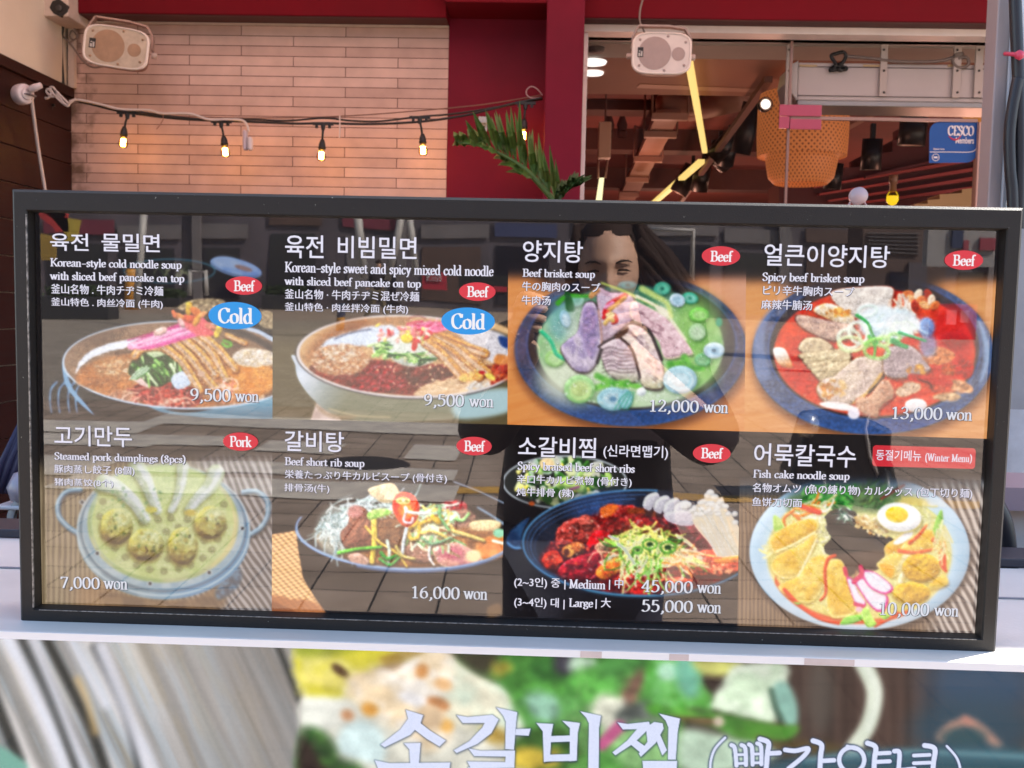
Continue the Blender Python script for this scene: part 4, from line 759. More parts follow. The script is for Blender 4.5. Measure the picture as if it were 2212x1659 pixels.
def chunk(c, pts, col=(150, 40, 34)):
    c.poly([(x + 6, y + 14) for x, y in pts], (40, 12, 14), soft=16, a=.7); c.poly(pts, col, soft=3, rough=9, rs=30, col2=np.array(col)*.68, sc=34, bump=.75, bs=34, dome=.5, dw=46, wet=.45, ws=16)
def dish7(c):
    c.C[:] = BK
    c.ring(450, 450, 408, 172, 12, (176, 184, 190), soft=4); c.ell(450, 448, 398, 164, (44, 46, 44), soft=6)
    cols = [(96, 146, 70), (60, 110, 46), (206, 214, 160), (226, 226, 206), (160, 190, 110), (226, 206, 90), (40, 76, 36), (190, 214, 190)]
    for i in range(110):
        g = rng.uniform(0, 6.28); q = math.sqrt(rng.uniform(0, 1)); x = 420 + 340*q*math.cos(g); y = 440 + 140*q*math.sin(g); R = rng.uniform(22, 56); cc = cols[rng.randint(8)]
        if x < 200 and rng.rand() < .6: cc = (226, 216, 130)
        c.ell(x, y, R, R*rng.uniform(.35, .7), cc, rot=rng.uniform(0, 180), soft=5, dome=.35, dw=16, rough=8, rs=18, bump=.3, bs=18)
    c.ell(330, 330, 50, 40, (226, 196, 150), soft=8, bump=.4); c.ell(230, 590, 20, 16, (206, 96, 40), soft=4); c.line([(480, 500), (540, 480)], 18, (150, 90, 130), soft=4)
    c.ell(450, 560, 300, 60, (26, 26, 28), soft=60, a=.5)
    c.poly([(215, 680), (90, 770), (60, 850), (90, 885), (150, 890), (170, 780)], (46, 78, 112), soft=5, col2=(30, 50, 80), sc=50); c.line([(70, 850), (110, 880), (155, 885)], 16, (90, 130, 170), soft=5)
    c.ell(955, 858, 792, 362, (30, 40, 54), soft=3); c.ell(955, 850, 786, 352, (26, 26, 34), soft=3, col2=(40, 44, 58), sc=140)
    for q, w_, cc in ((0, 13, (86, 136, 176)), (26, 8, (60, 92, 130)), (50, 8, (66, 100, 140)), (76, 10, (44, 62, 90))): c.ring(955, 850 + q*.35, 782 - q, 348 - q*.8, w_, cc, soft=4, a=.9, clip=(150, 480, 1050 - q*3, 1300))
    c.ring(955, 852, 780, 350, 12, (70, 122, 150), soft=4, clip=(600, 1000, 1700, 1300)); c.ell(700, 640, 200, 110, (60, 92, 150), soft=110, a=.55); base = c.C.copy()
    c.poly([(280, 960), (400, 820), (700, 640), (1000, 640), (1400, 760), (1620, 900), (1620, 1080), (1300, 1180), (950, 1200), (600, 1150), (380, 1050)], (120, 22, 22), soft=20, col2=(80, 16, 20), sc=60, bump=.6, wet=.3)
    chunk(c, [(300, 950), (350, 905), (410, 920), (440, 980), (380, 1030), (320, 1010)], (206, 60, 34)); chunk(c, [(1160, 760), (1290, 730), (1400, 860), (1440, 920), (1300, 960), (1180, 880)], (110, 34, 46)); chunk(c, [(1240, 960), (1400, 890), (1600, 930), (1600, 1050), (1400, 1070), (1250, 1060)], (196, 74, 50))
    chunk(c, [(385, 860), (390, 780), (440, 720), (540, 680), (610, 670), (680, 740), (700, 800), (600, 860), (480, 880), (400, 885)], (156, 62, 56)); chunk(c, [(540, 700), (580, 668), (630, 690), (620, 760), (560, 750)], (170, 80, 70))
    chunk(c, [(680, 640), (720, 600), (860, 600), (960, 630), (960, 720), (860, 790), (740, 790), (700, 710)], (150, 36, 34)); c.poly([(680, 640), (720, 600), (800, 604), (770, 660), (710, 680)], (196, 100, 44), soft=8, rough=8); c.line([(880, 640), (960, 640), (1040, 660)], 40, (120, 56, 30), soft=6, bump=.5)
    chunk(c, [(910, 700), (1050, 680), (1140, 720), (1120, 800), (980, 810), (900, 780)], (150, 28, 34)); chunk(c, [(590, 860), (640, 780), (720, 770), (760, 840), (700, 900), (610, 910)], (196, 24, 34)); chunk(c, [(430, 890), (500, 850), (580, 860), (560, 930), (450, 945)], (170, 90, 40)); c.ell(475, 905, 36, 42, (206, 150, 80), rot=20, soft=4); c.ell(460, 915, 20, 26, (90, 44, 26), soft=5)
    chunk(c, [(400, 1040), (480, 960), (600, 920), (700, 880), (800, 880), (840, 960), (720, 1030), (640, 1090), (480, 1100)], (150, 26, 40)); chunk(c, [(660, 860), (720, 840), (740, 900), (690, 940)], (196, 150, 120)); chunk(c, [(700, 940), (800, 900), (900, 960), (820, 1010)], (170, 70, 56))
    c.poly([(650, 1050), (700, 990), (830, 930), (885, 950), (880, 1010), (780, 1060), (700, 1095)], (226, 140, 50), soft=3, dome=.45, dw=40, col2=(206, 96, 36), sc=34, bump=.4, bs=24, wet=.3)
    chunk(c, [(760, 1100), (900, 1030), (1050, 1020), (1140, 1090), (1060, 1190), (860, 1190)], (170, 44, 36)); chunk(c, [(1060, 1100), (1200, 1080), (1300, 1100), (1230, 1150)], (196, 84, 60)); c.ell(980, 1040, 56, 34, (170, 100, 110), soft=6, bump=.8, wet=.4); c.ell(960, 1180, 60, 20, (196, 40, 36), soft=8, wet=.5)
    c.dots(90, (760, 900, 420, 240), (4, 12), [(206, 60, 40), (236, 120, 70), (250, 190, 160), (130, 16, 20)], soft=3, a=.7)
    for x, y in ((1015, 590), (1085, 610), (1150, 625), (1215, 640)):
        c.poly([(x + 40, y - 70), (x + 62, y - 30), (x + 10, y + 80), (x + 40, y + 130), (x - 20, y + 100), (x - 45, y + 10), (x - 25, y - 50)], (40, 26, 34), soft=8, a=.7); c.poly([(x + 34, y - 72), (x + 58, y - 38), (x + 14, y + 30), (x - 8, y + 50), (x - 48, y + 20), (x - 30, y - 44)], (222, 216, 230), soft=3, dome=.5, dw=26)
    c.poly([(1120, 650), (1300, 640), (1310, 720), (1230, 740), (1120, 700)], (226, 216, 230), soft=6, dome=.25, dw=30)
    c.poly([(1290, 660), (1330, 590), (1420, 540), (1490, 600), (1560, 680), (1620, 800), (1620, 930), (1480, 945), (1400, 850), (1310, 740)], (226, 206, 180), soft=4)
    for i in range(60): t = i/59; c.line([(1300 + 190*t, 640 - 80*t + rng.uniform(-20, 60)), (1350 + 190*t, 740), (1450 + 170*t, 940 - rng.uniform(0, 30))], rng.uniform(9, 16), [(246, 238, 222), (232, 214, 186), (206, 180, 150), (252, 246, 236)][rng.randint(4)], soft=3, dome=.35, dw=8)
    for i in range(30): x = 1300 + rng.uniform(-20, 280); y = 600 - (x - 1300)*.05 + rng.uniform(-20, 70) + max(0, x - 1480)*.9; c.ell(x, y, 19, 17, (250, 244, 236), soft=2, dome=.4, dw=12)
    for x, y in ((1395, 540), (1410, 520), (1440, 550), (1260, 600), (1240, 610)): c.ell(x, y, 26, 22, (250, 246, 240), soft=2, dome=.35, dw=14)
    c.poly([(1440, 960), (1620, 935), (1620, 965), (1480, 990)], (222, 130, 56), soft=4, dome=.3); c.dots(26, (1500, 1020, 110, 36), (8, 20), [(236, 170, 130), (206, 90, 60)], soft=4, a=.8)
    c.ell(990, 880, 250, 130, (70, 80, 30), soft=60, a=.7)
    c.strands(110, (990, 870, 240, 130), (90, 240), (8, 15), [(206, 206, 120), (170, 190, 90), (110, 156, 60), (70, 120, 46), (226, 222, 170), (236, 236, 206)], curl=.7, soft=2, dome=.35, dw=7); c.strands(40, (990, 800, 160, 60), (80, 200), (9, 14), [(226, 220, 130), (214, 206, 110), (236, 230, 170)], curl=.8, soft=2, dome=.35, dw=7)
    c.strands(30, (1180, 950, 130, 60), (70, 190), (7, 13), [(226, 206, 170), (206, 130, 60), (190, 196, 120)], ang=(-10, 40), soft=2); c.strands(20, (1000, 1010, 160, 70), (70, 150), (9, 15), [(120, 176, 70), (150, 200, 110), (226, 220, 160)], ang=(60, 130), curl=.6, soft=2)
    for x, y, r in ((1010, 860, 46), (1130, 880, 50), (930, 900, 30)): c.ring(x, y, r, r*.7, 16, (96, 150, 60), soft=3, dome=.4, dw=8); c.ell(x, y, r*.5, r*.35, (40, 66, 30), soft=6)
    for p in ([(600, 980), (640, 920), (720, 910), (800, 930)], [(690, 850), (650, 880), (690, 930), (700, 1000)]): c.line(p, 10, (226, 170, 140), soft=3)
    c.line([(740, 840), (830, 880), (910, 990)], 26, (214, 226, 200), w2=16, soft=3); c.line([(720, 830), (780, 860)], 26, (150, 196, 80), soft=3); c.line([(740, 806), (800, 830)], 16, (220, 226, 220), soft=3)
    c.keep(base, 955, 850, 772, 342, 0, 940); c.dots(30, (300, 1250, 260, 90), (3, 7), [(120, 120, 140)], soft=2, a=.5); c.blur(4); c.detail(.24, (955, 850, 770, 340)); c.C *= 1.1 - .22*sst(150, 215, c.C.min(-1))[..., None]

def fcake(c, pts, col=(226, 186, 76)):
    col = tuple(np.array(col)*.8 + np.array((48, 44, 34)))
    c.poly([(x + 6, y + 12) for x, y in pts], (130, 90, 30), soft=16, a=.6); c.poly(pts, (244, 222, 140), soft=3, rough=4); P = np.array(pts, float); m = P.mean(0); c.poly(m + (P - m)*.93, col, soft=8, col2=np.array(col)*np.array((.96, .88, .6)), sc=50, bump=.13, bs=30, dome=.15, dw=40)
def dish8(c):
    A = mat_stripes(c, (92, 74, 60), (150, 126, 104), 26, 0, seed=13, soft=.4); B = mat_stripes(c, (96, 84, 80), (196, 184, 176), 48, -16, bend=-90, seed=16, soft=.2); k = sst(1100, 1300, c.X)[..., None]; c.C = A*(1 - k) + B*k
    c.ell(740, 930, 745, 530, (60, 46, 40), soft=26, a=.7)
    c.ell(738, 910, 728, 520, (184, 208, 230), soft=3, col2=(168, 196, 220), sc=240, grad=(0, 1, 0, 1200, 240, (214, 226, 240)), dome=.18, dw=70); c.ell(738, 890, 640, 470, (196, 216, 228), soft=30, col2=(178, 206, 222), sc=160)
    c.fade(sst(640, 380, c.Y)*sst(1900, 200, c.X + 900*(c.Y < 0)), (36, 50, 66))
    c.ell(735, 930, 612, 452, (226, 206, 130), soft=16, col2=(206, 190, 110), sc=90); c.ring(735, 935, 596, 440, 26, (214, 70, 30), soft=10, a=.85, clip=(200, 1060, 1050, 1420)); c.ell(735, 900, 560, 400, (226, 220, 150), soft=30, a=.9)
    c.poly([(260, 560), (420, 500), (700, 460), (1000, 500), (1160, 600), (1000, 660), (600, 640), (300, 660)], (90, 116, 84), soft=30, a=.9)
    for i in range(90):
        x = rng.uniform(380, 690); y = rng.uniform(500, 655); c.line([(x, y), (x + rng.uniform(-40, 40), y + rng.uniform(-40, 20)), (x + rng.uniform(-70, 70), y + rng.uniform(-50, 50))], rng.uniform(8, 20), [(60, 140, 60), (90, 170, 80), (40, 100, 50), (110, 180, 90)][rng.randint(4)], soft=3, dome=.3, dw=6)
    c.strands(50, (800, 560, 120, 80), (60, 130), (7, 13), [(96, 140, 84), (70, 110, 70), (130, 160, 90), (80, 90, 70)], ang=(-80, -10), soft=4, a=.8); c.line([(880, 560), (980, 500), (1030, 470)], 14, (130, 50, 50), soft=4)
    c.ell(1080, 600, 110, 60, (190, 180, 110), soft=24, a=.8); c.strands(24, (1130, 640, 80, 70), (60, 130), (9, 15), [(206, 206, 130), (226, 226, 170)], ang=(20, 90), soft=3)
    c.strands(70, (370, 680, 140, 90), (70, 170), (9, 20), [(226, 222, 160), (206, 214, 130), (236, 230, 190), (232, 130, 50), (240, 236, 210)], ang=(-40, 50), soft=3, dome=.3, dw=7)
    for p, w_, cc in (([(360, 615), (420, 635), (470, 650)], 36, (216, 70, 40)), ([(250, 760), (240, 690), (300, 640)], 20, (226, 120, 50)), ([(300, 620), (380, 640)], 14, (236, 150, 60))): c.line(p, w_, cc, soft=3, dome=.4, dw=10)
    c.poly([(165, 700), (175, 668), (210, 690), (245, 750), (215, 790), (175, 770)], (150, 190, 80), soft=3, dome=.35, dw=16, col2=(196, 220, 130), sc=30); c.poly([(1225, 760), (1250, 680), (1282, 632), (1290, 740), (1260, 850), (1225, 830)], (110, 170, 60), soft=3, dome=.4, dw=18, col2=(150, 200, 90), sc=24)
    c.strands(46, (490, 780, 70, 110), (50, 110), (10, 16), [(236, 230, 170), (226, 216, 130), (246, 240, 206)], soft=3, dome=.3, dw=7); c.strands(20, (180, 860, 50, 70), (50, 110), (9, 14), [(236, 230, 170), (226, 216, 130)], soft=3)
    # the seaweed and the clear broth it lies in
    c.poly([(500, 880), (545, 830), (550, 720), (590, 650), (700, 640), (760, 720), (860, 800), (960, 830), (900, 915), (700, 935), (560, 940)], (22, 19, 23), soft=5, rough=12, rs=26); c.poly([(510, 690), (560, 630), (640, 650), (600, 760), (540, 800)], (20, 20, 26), soft=8, rough=16, rs=26)
    c.poly([(560, 935), (700, 915), (900, 905), (880, 990), (850, 1030), (760, 1040), (640, 1080), (600, 1000)], (82, 64, 54), soft=6, rough=8, rs=30); c.line([(640, 1090), (700, 1080), (720, 1040)], 18, (160, 120, 90), soft=6)
    c.strands(30, (630, 650, 40, 40), (30, 80), (6, 12), [(230, 236, 226), (60, 110, 90), (40, 50, 60)], soft=3); c.strands(26, (860, 830, 80, 30), (20, 50), (5, 10), [(40, 50, 70), (24, 28, 38)], soft=2)
    for P, q in (([(145, 820), (300, 720), (440, 690), (455, 770), (300, 860), (180, 920)], 0), ([(150, 1010), (200, 930), (330, 870), (445, 790), (450, 850), (380, 980), (330, 1070), (220, 1080)], 1), ([(200, 1140), (330, 1070), (420, 950), (510, 930), (540, 1020), (490, 1150), (420, 1240), (320, 1230)], 2), ([(520, 1000), (560, 960), (620, 970), (660, 1080), (720, 1290), (640, 1340), (540, 1330), (520, 1160)], 1)): fcake(c, P, [(226, 176, 60), (230, 190, 84), (232, 196, 96)][q])
    c.line([(190, 905), (300, 860), (440, 780)], 14, (250, 236, 176), soft=4); c.line([(330, 1070), (390, 960), (450, 830)], 14, (250, 236, 180), soft=4)
    for p, w_, cc in (([(575, 935), (530, 960), (510, 1040), (515, 1180), (480, 1230)], 26, (216, 80, 36)), ([(240, 1160), (350, 1270), (470, 1350), (600, 1385)], 26, (216, 70, 30)), ([(840, 1400), (940, 1350), (990, 1310)], 22, (216, 80, 40))): c.line(p, w_, cc, w2=w_*.7, soft=4, dome=.4, dw=9)
    for p, cc in (([(900, 880), (960, 830), (1060, 770), (1080, 820), (1000, 900), (920, 930)], (232, 176, 70)), ([(1000, 900), (1100, 800), (1200, 770), (1200, 860), (1080, 930)], (232, 200, 110)), ([(1130, 790), (1220, 770), (1230, 880), (1140, 880)], (222, 176, 60)), ([(860, 980), (960, 920), (1090, 920), (1040, 1000), (960, 1080), (870, 1020)], (238, 222, 170)), ([(1000, 1060), (1040, 1030), (1030, 1110), (990, 1120)], (240, 230, 190))): fcake(c, p, cc)
    c.poly([(960, 850), (1030, 790), (1085, 760), (1080, 810), (1000, 860)], (246, 244, 244), soft=6); c.poly([(870, 990), (960, 1010), (950, 1080), (900, 1050)], (228, 160, 40), soft=10)
    for p, w_ in (([(1070, 850), (1130, 800), (1180, 735)], 30), ([(1000, 905), (1100, 915), (1200, 900), (1280, 880)], 30), ([(1230, 830), (1290, 880), (1285, 960), (1310, 1040)], 40)): c.line(p, w_, (218, 86, 44), w2=18, soft=4, dome=.4, dw=10, col2=(230, 120, 70), sc=24)
    c.poly([(1260, 880), (1300, 840), (1310, 1030), (1270, 1000)], (216, 80, 44), soft=6); c.strands(26, (1280, 820, 40, 120), (50, 120), (8, 12), [(236, 230, 180), (226, 206, 130)], ang=(60, 120), soft=3)
    fcake(c, [(1200, 1120), (1290, 1060), (1325, 1110), (1290, 1140), (1210, 1155)], (226, 186, 76))
    for x, y, rx, ry in ((1148, 1015, 122, 96), (1080, 1180, 126, 70)):
        c.ell(x - 4, y + 16, rx, ry, (130, 90, 30), soft=18, a=.6); c.ell(x, y, rx, ry, (222, 176, 60), soft=4, rough=6, rs=40, dome=.3, dw=40, col2=(206, 156, 50), sc=50, bump=.3, bs=26)
    for i in range(110): x = rng.uniform(0, 1); y = rng.uniform(-1, 1); c.ell(690 + 230*x, 700 + 70*x + y*52, rng.uniform(8, 17), rng.uniform(6, 12), [(206, 166, 100), (226, 196, 140), (180, 130, 70), (240, 220, 180)][rng.randint(4)], rot=rng.uniform(0, 180), soft=2, dome=.4, dw=8)
    c.ell(1000, 722, 150, 70, (60, 50, 40), soft=30, a=.6); c.ell(1002, 700, 146, 84, (196, 176, 90), soft=3, rot=6); c.ell(1000, 682, 146, 96, (246, 246, 248), rot=6, soft=3, dome=.2, dw=50); c.ell(984, 664, 74, 52, (250, 216, 30), rot=6, soft=4, col2=(246, 200, 24), sc=40, dome=.15, dw=30)
    for P in ([(650, 1080), (690, 1090), (730, 1180), (780, 1250), (760, 1275), (710, 1250), (680, 1180)], [(700, 1090), (770, 1080), (860, 1140), (930, 1220), (890, 1310), (820, 1280), (740, 1170)], [(750, 1040), (830, 1040), (930, 1110), (960, 1160), (900, 1190), (800, 1140)]):
        c.poly([(x + 3, y + 9) for x, y in P], (150, 110, 60), soft=10, a=.5); c.poly(P, (214, 50, 130), soft=3); Q = np.array(P, float); m = Q.mean(0) + np.array((3, -8)); c.poly(m + (Q - m)*.86, (238, 222, 236), soft=7, col2=(226, 232, 244), sc=40)
    c.line([(640, 1020), (650, 1060)], 26, (206, 30, 80), soft=4); c.line([(745, 1010), (750, 1060), (700, 1110)], 30, (214, 40, 100), soft=5); c.line([(710, 1255), (760, 1270)], 26, (206, 50, 100), soft=4)
    for P, cc in (([(610, 1390), (650, 1340), (760, 1325), (770, 1350), (690, 1385)], (120, 180, 70)), ([(750, 1300), (790, 1280), (820, 1340), (850, 1390), (800, 1410), (770, 1380)], (160, 206, 90)), ([(860, 1310), (940, 1330), (900, 1360)], (150, 196, 80)), ([(300, 1240), (350, 1250), (330, 1260)], (110, 170, 70))): c.poly(P, cc, soft=3, dome=.35, dw=16, col2=np.array(cc)*1.15, sc=24)
    c.ell(735, 1290, 24, 18, (240, 180, 190), soft=4)
    c.fade(sst(560, 400, c.Y)*.55, (40, 56, 72)); c.fade(sst(480, 380, c.Y), BK); c.blur(5); c.detail(.13, (735, 930, 600, 440))
# ---------------------------------------------------------------- the menu board on the counter
OFFT = .0022; PR = .003
GLASS = glassm('screen_glass', 2.1)
board = thing('menu_board', 'wide black-framed backlit menu board showing eight dish photographs with prices', 'menu board', (0, 0, ZB), (TH, 0, 0))
def ring_frame():
    u0, u1, v0, v1 = -.445, .445, -.1876, .1876; a0, a1, b0, b1 = -.459, .4588, -.2039, .2070
    loops = [(a0, a1, b0, b1, .055), (a0, a1, b0, b1, -.0095), (a0 + .0025, a1 - .0025, b0 + .0025, b1 - .0025, -.012), (u0 - .001, u1 + .001, v0 - .001, v1 + .001, -.012), (u0, u1, v0, v1, -.0105), (u0 + .0006, u1 - .0006, v0 + .0006, v1 - .0006, .004)]
    mb = MB(); V = []
    for x0, x1, z0, z1, y in loops: V += [(x0, y, z0), (x1, y, z0), (x1, y, z1), (x0, y, z1)]
    Fc = [(i*4 + k, i*4 + (k + 1) % 4, i*4 + 4 + (k + 1) % 4, i*4 + 4 + k) for i in range(len(loops) - 1) for k in range(4)]
    Fc.append((3, 2, 1, 0)); mb.add(V, Fc); return mb
def framemat():
    m = mat('black_powder_coat', (.0135, .012, .011), rough=.5, spec=.4, bump=.12, bs=900)
    n = m.node_tree.nodes; l = m.node_tree.links; b = n['Principled BSDF']
    tc = n.new('ShaderNodeTexCoord'); t = n.new('ShaderNodeTexNoise'); t.inputs['Scale'].default_value = 380; t.inputs['Detail'].default_value = 3
    r = n.new('ShaderNodeValToRGB'); r.color_ramp.elements[0].position = .735; r.color_ramp.elements[1].position = .78
    r.color_ramp.elements[0].color = (.0135, .012, .011, 1); r.color_ramp.elements[1].color = (.22, .22, .2, 1)
    l.new(tc.outputs['Object'], t.inputs[0]); l.new(t.outputs[0], r.inputs[0]); l.new(r.outputs[0], b.inputs['Base Color'])
    return m
FR = framemat()
def wavy(m):                                                         # a real pane is never quite flat
    n = m.node_tree.nodes; l = m.node_tree.links; tc = n.new('ShaderNodeTexCoord'); t = n.new('ShaderNodeTexNoise'); t.inputs['Scale'].default_value = 5; t.inputs['Detail'].default_value = 1
    b = n.new('ShaderNodeBump'); b.inputs['Strength'].default_value = .5; b.inputs['Distance'].default_value = .0011; l.new(tc.outputs['Object'], t.inputs[0]); l.new(t.outputs[0], b.inputs['Height'])
    for q in n:
        if q.type == 'BSDF_GLOSSY': l.new(b.outputs[0], q.inputs['Normal']); q.inputs['Roughness'].default_value = .012
wavy(GLASS)
ring_frame().build('frame', FR, board)
g = MB(); g.add([(-.4446, 0, -.1872), (.4446, 0, -.1872), (.4446, 0, .1872), (-.4446, 0, .1872)], [(0, 1, 2, 3)]); g.build('glass', GLASS, board)
chip = mat('chipped_silver_edge', (.45, .44, .42), rough=.35, metal=.4, col2=(.02, .02, .02), vs=260, stretch=(1, 1, .8))
MB().box((-.4459, -.0126, -.186), (-.4447, -.0108, .1845)).build('edge_strip', chip, board)
MB().box((-.44, -.0124, -.1886), (.44, -.0112, -.1880)).build('edge_strip', chip, board)
for x in (-.40, .38): MB().box((x - .03, -.006, -.212), (x + .03, .05, -.2042)).build('foot', FR, board, bevel=.001)

A1 = (0, 379.5, .3268); A2 = (542.2, 422.9, .3006); A3 = (1073.5, 422.9, .3137); A4 = (1615.7, 422.9, .3268)
B1 = (0, 867.5, .3268); B2 = (542.2, 867.5, .3268); B3 = (1073.5, 894.6, .3268); B4 = (1615.7, 894.6, .3268)
CELLS = [('cold noodle soup in a shallow steel bowl with beef strips and pink radish', dish1, A1, [(70, 455), (589, 468), (588.5, 905), (76, 898)]),
         ('spicy mixed cold noodles in a pale metal bowl with beef strips', dish2, A2, [(589, 468), (1098, 478), (1096, 917), (588.5, 905)]),
         ('brisket soup with scallion rings in a blue-black stone bowl', dish3, A3, [(1098, 478), (1613, 487), (1608, 932), (1096, 917)]),
         ('red spicy brisket soup in a blue-black stone bowl', dish4, A4, [(1613, 487), (2170, 496), (2138, 948), (1608, 932)]),
         ('eight dumplings in a yellow-green steamer pot', dish5, B1, [(76, 898), (588.5, 905), (587, 1330), (82, 1310)]),
         ('short rib soup heaped in a black bowl on woven straw', dish6, B2, [(588.5, 905), (1090, 917), (1085, 1346), (587, 1330)]),
         ('red braised short ribs with white mushrooms in a black pot', dish7, B3, [(1090, 917), (1600, 932), (1592, 1362), (1085, 1346)]),
         ('fish cake noodle soup with half an egg in a pale blue bowl', dish8, B4, [(1600, 932), (2138, 948), (2112, 1378), (1592, 1362)])]
pics = []
for lab, fn, T, cn in CELLS:
    rng.seed(len(pics) * 13 + 5)
    o = sheet('dish_picture', board, cn, 1.45, T, BK, fn, PR); o['label'] = lab; pics.append(o)

TITLES = [[(0, '육전', 108, 503, 541, 191), (0, '물밀면', 219, 503.5, 542.5, 345)], [(1, '육전', 616, 507, 557, 699), (1, '비빔밀면', 730, 509, 557, 900)], [(2, '양지탕', 1130, 518.6, 565.6, 1259)],
          [(3, '얼큰이양지탕', 1652, 526, 574, 1922)], [(4, '고기만두', 117, 918, 962, 285)], [(5, '갈비탕', 615, 930, 974, 743)],
          [(6, '소갈비찜', 1120, 942, 986, 1287), (6, '(신라면맵기)', 1304, 960, 990, 1443)], [(7, '어묵칼국수', 1630, 957, 1005, 1849)]]
for row in TITLES:
    for k, t, *b in row: letters('title_text', pics[k], t, *b, bold=.007)
DESC = [(0, 'Korean-style cold noodle soup', 108, 558, 574.5, 391), (0, 'with sliced beef pancake on top', 108, 587, 603.4, 397), (0, '釜山名物 . 牛肉チヂミ冷麺', 110, 613, 634, 352), (0, '釜山特色 . 肉丝冷面 (牛肉)', 110, 642.6, 663, 351),
        (1, 'Korean-style sweet and spicy mixed cold noodle', 615, 566, 586.7, 1065), (1, 'with sliced beef pancake on top', 615, 598, 614.7, 908), (1, '釜山名物 · 牛肉チヂミ混ぜ冷麺', 615, 624, 645, 905), (1, '釜山特色 · 肉丝拌冷面 (牛肉)', 615, 653, 674, 881),
        (2, 'Beef brisket soup', 1129, 581, 597, 1284), (2, '牛の胸肉のスープ', 1128, 608, 628, 1296), (2, '牛肉汤', 1127, 638, 658, 1189),
        (3, 'Spicy beef brisket soup', 1647, 589, 606, 1866), (3, 'ピリ辛牛胸肉スープ', 1649, 616, 637, 1845), (3, '麻辣牛腩汤', 1645, 647, 668, 1754),
        (4, 'Steamed pork dumplings (8pcs)', 117, 977, 992, 400), (4, '豚肉蒸し餃子 (8個)', 117, 1003, 1024, 290), (4, '猪肉蒸饺(8个)', 117, 1032.5, 1051, 244),
        (5, 'Beef short rib soup', 615, 988, 1004, 786), (5, '栄養たっぷり牛カルビスープ (骨付き)', 615, 1014.6, 1036, 965), (5, '排骨汤(牛)', 614, 1044, 1063.6, 711),
        (6, 'Spicy braised beef short ribs', 1118, 997.5, 1014, 1370), (6, '辛口牛カルビ煮物 (骨付き)', 1117, 1025, 1046.6, 1364), (6, '炖牛排骨 (辣)', 1116, 1053, 1074, 1239),
        (7, 'Fish cake noodle soup', 1627, 1015, 1031, 1834), (7, '名物オムツ (魚の練り物) カルグッス (包丁切り麺)', 1626, 1043, 1066, 2100), (7, '鱼饼刀切面', 1625, 1074, 1093, 1732),
        (6, '(2~3인) 중 |', 1111, 1246, 1270, 1221), (6, 'Medium', 1229.7, 1252, 1270, 1307), (6, '| 中', 1316, 1249, 1274, 1346), (6, '(3~4인) 대 |', 1111, 1289, 1313, 1219), (6, 'Large', 1228.7, 1293, 1310, 1280), (6, '| 大', 1287, 1291, 1315, 1319)]
for k, t, *b in DESC:
    letters('description_text', pics[k], t, *b, serif=t.isascii() and '|' not in t, bold=0, thick=.15)
PRICE = [(0, '9,500', 410, 838.7, 865, 497, 508, 558), (1, '9,500', 915, 850.5, 876, 1001, 1014, 1065), (2, '12,000', 1401, 863, 888, 1508, 1520.5, 1572), (3, '13,000', 1924.5, 878, 904, 2034, 2045, 2099),
         (4, '7,000', 129, 1245, 1269.5, 214, 224, 274.5), (5, '16,000', 887, 1265.5, 1291, 991.5, 1002, 1052), (6, '45,000', 1385.6, 1252.5, 1277.6, 1495, 1507, 1557), (6, '55,000', 1385.6, 1295, 1320, 1495, 1507, 1557), (7, '10,000', 1898, 1300, 1327, 2006, 2019, 2070)]
for k, t, x0, yt, yb, x1, w0, w1 in PRICE:
    a = letters('price_text', pics[k], t, x0, yt, yb, x1, serif=True, m=INKD, thick=.12)
    dy = (x1 - x0) * .024
    letters('price_text', pics[k], 'won', w0, yb - 26 + dy + .5, yb + dy, w1, serif=True, m=INKD, thick=.13)
RED = (214, 34, 52); BLUE = (0, 146, 226)
for k, t, cx, cy, rx, ry, c, tx0, ty0, ty1, tx1 in [(0, 'Beef', 526.6, 617, 39.5, 19.8, RED, 505, 606.5, 628, 548), (0, 'Cold', 507.5, 681.8, 57.5, 29.5, BLUE, 471, 665.5, 697, 544), (1, 'Beef', 1031, 630, 39.5, 20, RED, 1009, 619, 640.5, 1053), (1, 'Cold', 1011, 693.6, 58, 29.3, BLUE, 975, 677.5, 709, 1046),
        (2, 'Beef', 1557.4, 553, 41.5, 21, RED, 1535, 542.5, 564, 1580), (3, 'Beef', 2082, 562, 41.7, 21, RED, 2059, 551, 573, 2104), (4, 'Pork', 519.5, 954, 38, 19.7, RED, 496, 942.5, 964, 542), (5, 'Beef', 1024, 963.6, 38.2, 20, RED, 1003, 952.5, 974, 1045),
        (6, 'Beef', 1537.5, 979.6, 40.8, 20.3, RED, 1515, 968, 989, 1559)]:
    badge(pics[k], t, cx, cy, rx, ry, c, tx0, ty0, ty1, tx1, 'badge_red' if c == RED else 'badge_blue')
# red winter tag
def tagshape(P, r, off):
    pts = []
    for i in range(4):
        p = Vector(P[i]); a = (Vector(P[i-1]) - p).normalized(); b = (Vector(P[(i+1) % 4]) - p).normalized()
        for j in range(6):
            t = j / 5 * math.pi / 2; q = p + a*r*(1 - math.sin(t)) + b*r*(1 - math.cos(t)); pts.append((q.x, off, q.y))
    return pts
off = .0019; q = [loc(*p, off) for p in ((1886, 961.5), (2108, 968.5), (2106, 1013), (1884, 1007))]
pts = tagshape(q, .003, off); m_ = MB(); m_.add(pts, [tuple(range(len(pts)))]); tg = m_.build('badge', emis('badge_red', L3(*RED), PS), pics[7]); tg['label'] = 'red rectangular winter menu tag'
letters('badge_lettering', tg, '동절기메뉴', 1893, 971, 994, 1990, bold=.01, off=off - .0003, shadow=False); letters('badge_lettering', tg, '(Winter Menu)', 1999, 980, 995.5, 2099, serif=True, thick=.15, off=off - .0003, shadow=False)

